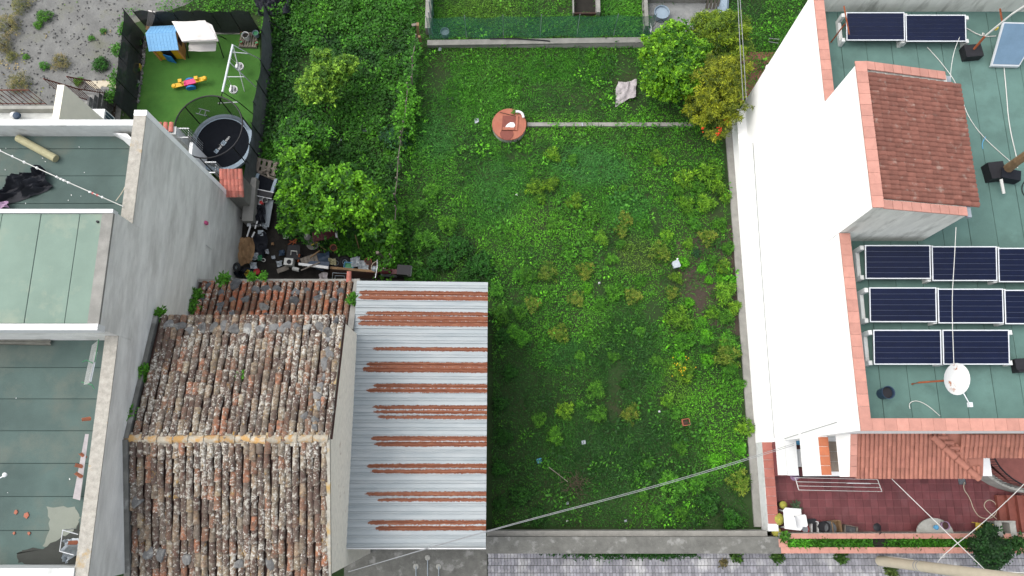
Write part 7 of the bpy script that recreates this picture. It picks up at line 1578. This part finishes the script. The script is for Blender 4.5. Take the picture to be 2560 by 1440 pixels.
t = thing('maroon_table', 'maroon ribbed board under the citrus tree with a white edge', 'board', P(815, 575, .7)); q = [P(783, 604, .7), P(843, 594, .75), P(834, 545, .75), P(775, 555, .7)]
MB().hexa([p-Vector((0, 0, .05)) for p in q], q).build('panel', 'maroon', t)
for k in range(5):
    f = (k+.5)/5; a, b_ = q[0].lerp(q[1], f), q[3].lerp(q[2], f); MB().tube([a+Vector((0, 0, .005)), b_+Vector((0, 0, .005))], .012, 4).build('rib', 'maroon', t)
MB().hexa([P(839, 594, .78), P(844, 594, .78), P(838, 541, .8), P(833, 541, .8)], [P(839, 594, .83), P(844, 594, .83), P(838, 541, .85), P(833, 541, .85)]).build('white_edge', 'white_plain', t)
for p in q: MB().tube([p, (p.x, p.y, 0)], .025, 5).build('leg', 'wood_grey', t)
t = thing('wheelbarrow', 'old black wheelbarrow frame standing on the dark soil', 'wheelbarrow', P(735, 635, .2)); c = P(735, 632, .45)
MB().hexa([c+Vector(v) for v in ((-.18, -.22, -.15), (.18, -.22, -.15), (.15, .2, -.15), (-.15, .2, -.15))], [c+Vector(v) for v in ((-.26, -.28, .08), (.26, -.28, .08), (.22, .28, .08), (-.22, .28, .08))]).build('tray', 'black', t)
MB().tube([P(727, 637, .6), P(728, 627, .75), P(742, 628, .75), P(743, 637, .6)], .018).build('handle', 'cable_white', t); MB().torus(P(748, 640, .2), .14, .04, 14, 6, (1.4, .3, 0)).build('wheel', 'rubber', t)
t = thing('rusty_trestle', 'rusty red tube frame lying at the edge of the dark soil', 'trestle', P(732, 603, .1))
for a, b_ in (((720, 612), (742, 597)), ((728, 616), (742, 600)), ((724, 602), (740, 608))): MB().tube([P(*a, .2), P(*b_, .35)], .02, 5).build('tube', 'rust', t)
tag(MB().obox(P(747, 645, .5), (.06, .30, .04), (.4, .1, -.2)).build('orange_slat', 'rust', None, P(747, 645, .4)), 'rusty orange slat beside the wheelbarrow', 'slat') and None
t = thing('grey_basin', 'grey stone basin with a yellow strap left of the maroon board', 'basin', P(785, 612, .2)); MB().lathe(P(785, 612, .1), [(.18, 0), (.25, .16), (.22, .18), (.12, .10)], 14).build('basin', 'concrete', t, smooth=True); MB().tube([P(778, 613, .35), P(788, 608, .38), P(794, 606, .38)], .02, 5).build('strap', 'plastic_yellow', t); MB().lathe(P(773, 597, .1), [(.10, 0), (.13, .25), (.05, .4)], 10).build('sack', 'sheet_grey', t)
bucket('terracotta_pot', 'terracotta jug standing in the green below the maroon board', 838, 625, .15, .12, .35, 'terracotta', cat='pot', inner='wood_dark')
crate('blue plastic crate with weeds among the junk', 874, 666, .25, .34, .22, .18, -.1, 'plastic_blue', 'plastic_crate', fill='plastic_green')
t = thing('brown_drum', 'rusty brown drum lying at the right end of the junk', 'drum', P(940, 668, .2)); MB().tube([P(924, 668, .3), P(955, 672, .3)], .20, 16).build('drum', 'wood_dark', t, smooth=True)
cable('coil of pale hose lying over the brown drum', [P(928, 672, .55), P(930, 660, .55), P(940, 653, .55), P(946, 657, .55), P(940, 669, .55), P(926, 676, .5)], .014, 'pole_cream', 'garden_hose', 'hose'); bucket('plant_pot', 'red crushed pot left of the brown drum', 922, 656, .3, .13, .16, 'terracotta', cat='pot', inner='wood_dark')
tag(MB().obox(P(952, 640, .6), (.10, .10, 1.2), (.06, -.05, .2)).build('fence_stake', 'wood_grey', None, P(955, 648, 0)), 'grey squared stake at the end of the junk near the tin shed', 'stake')
# motorbike
t = thing('motorbike', 'maroon motorbike parked behind the tin shed with a black box on the back', 'motorbike', P(975, 690, 0), math.radians(-4)); t['local'] = True
for x in (-.56, .50): MB().torus((x, 0, .28), .21, .05, 18, 6, (math.pi/2, 0, 0)).build('wheel', 'rubber', t, smooth=True)
MB().lathe((0, 0, 0), [(.01, -.26), (.10, -.2), (.14, 0), (.11, .2), (.02, .28)], 10).build('fuel_tank', 'maroon', t, smooth=True)
ft_ = [o for o in COL.objects if o.parent == t and o.name.startswith('fuel_tank')][0]; ft_.rotation_euler = (0, math.pi/2, 0); ft_.location = (-.08, 0, .72)
MB().hexa([(.14, -.11, .62), (.55, -.10, .66), (.55, .10, .66), (.14, .11, .62)], [(.14, -.09, .72), (.55, -.08, .76), (.55, .08, .76), (.14, .09, .72)]).build('seat', 'maroon', t)
MB().hexa([(-.80, -.07, .48), (-.36, -.07, .46), (-.36, .07, .46), (-.80, .07, .48)], [(-.72, -.05, .54), (-.42, -.05, .54), (-.42, .05, .54), (-.72, .05, .54)]).build('front_mudguard', 'maroon', t)
MB().box(-.25, .30, -.10, .10, .25, .55).build('engine', 'grey_metal', t); MB().tube([(-.36, -.34, .92), (-.32, -.1, .98), (-.32, .1, .98), (-.36, .34, .92)], .02).build('handlebar', 'steel', t)
MB().lathe((-.44, .02, .78), [(.09, 0), (.11, .08), (.05, .14)], 12).build('headlight', 'grey_metal', t); MB().tube([(-.34, 0, .95), (-.56, 0, .28)], .03).build('fork', 'steel', t)
MB().box(.42, .92, -.18, .18, .80, 1.06).build('top_box', 'black', t); MB().box(.80, .925, -.183, .183, .86, 1.0).build('box_stripe', 'steel', t)
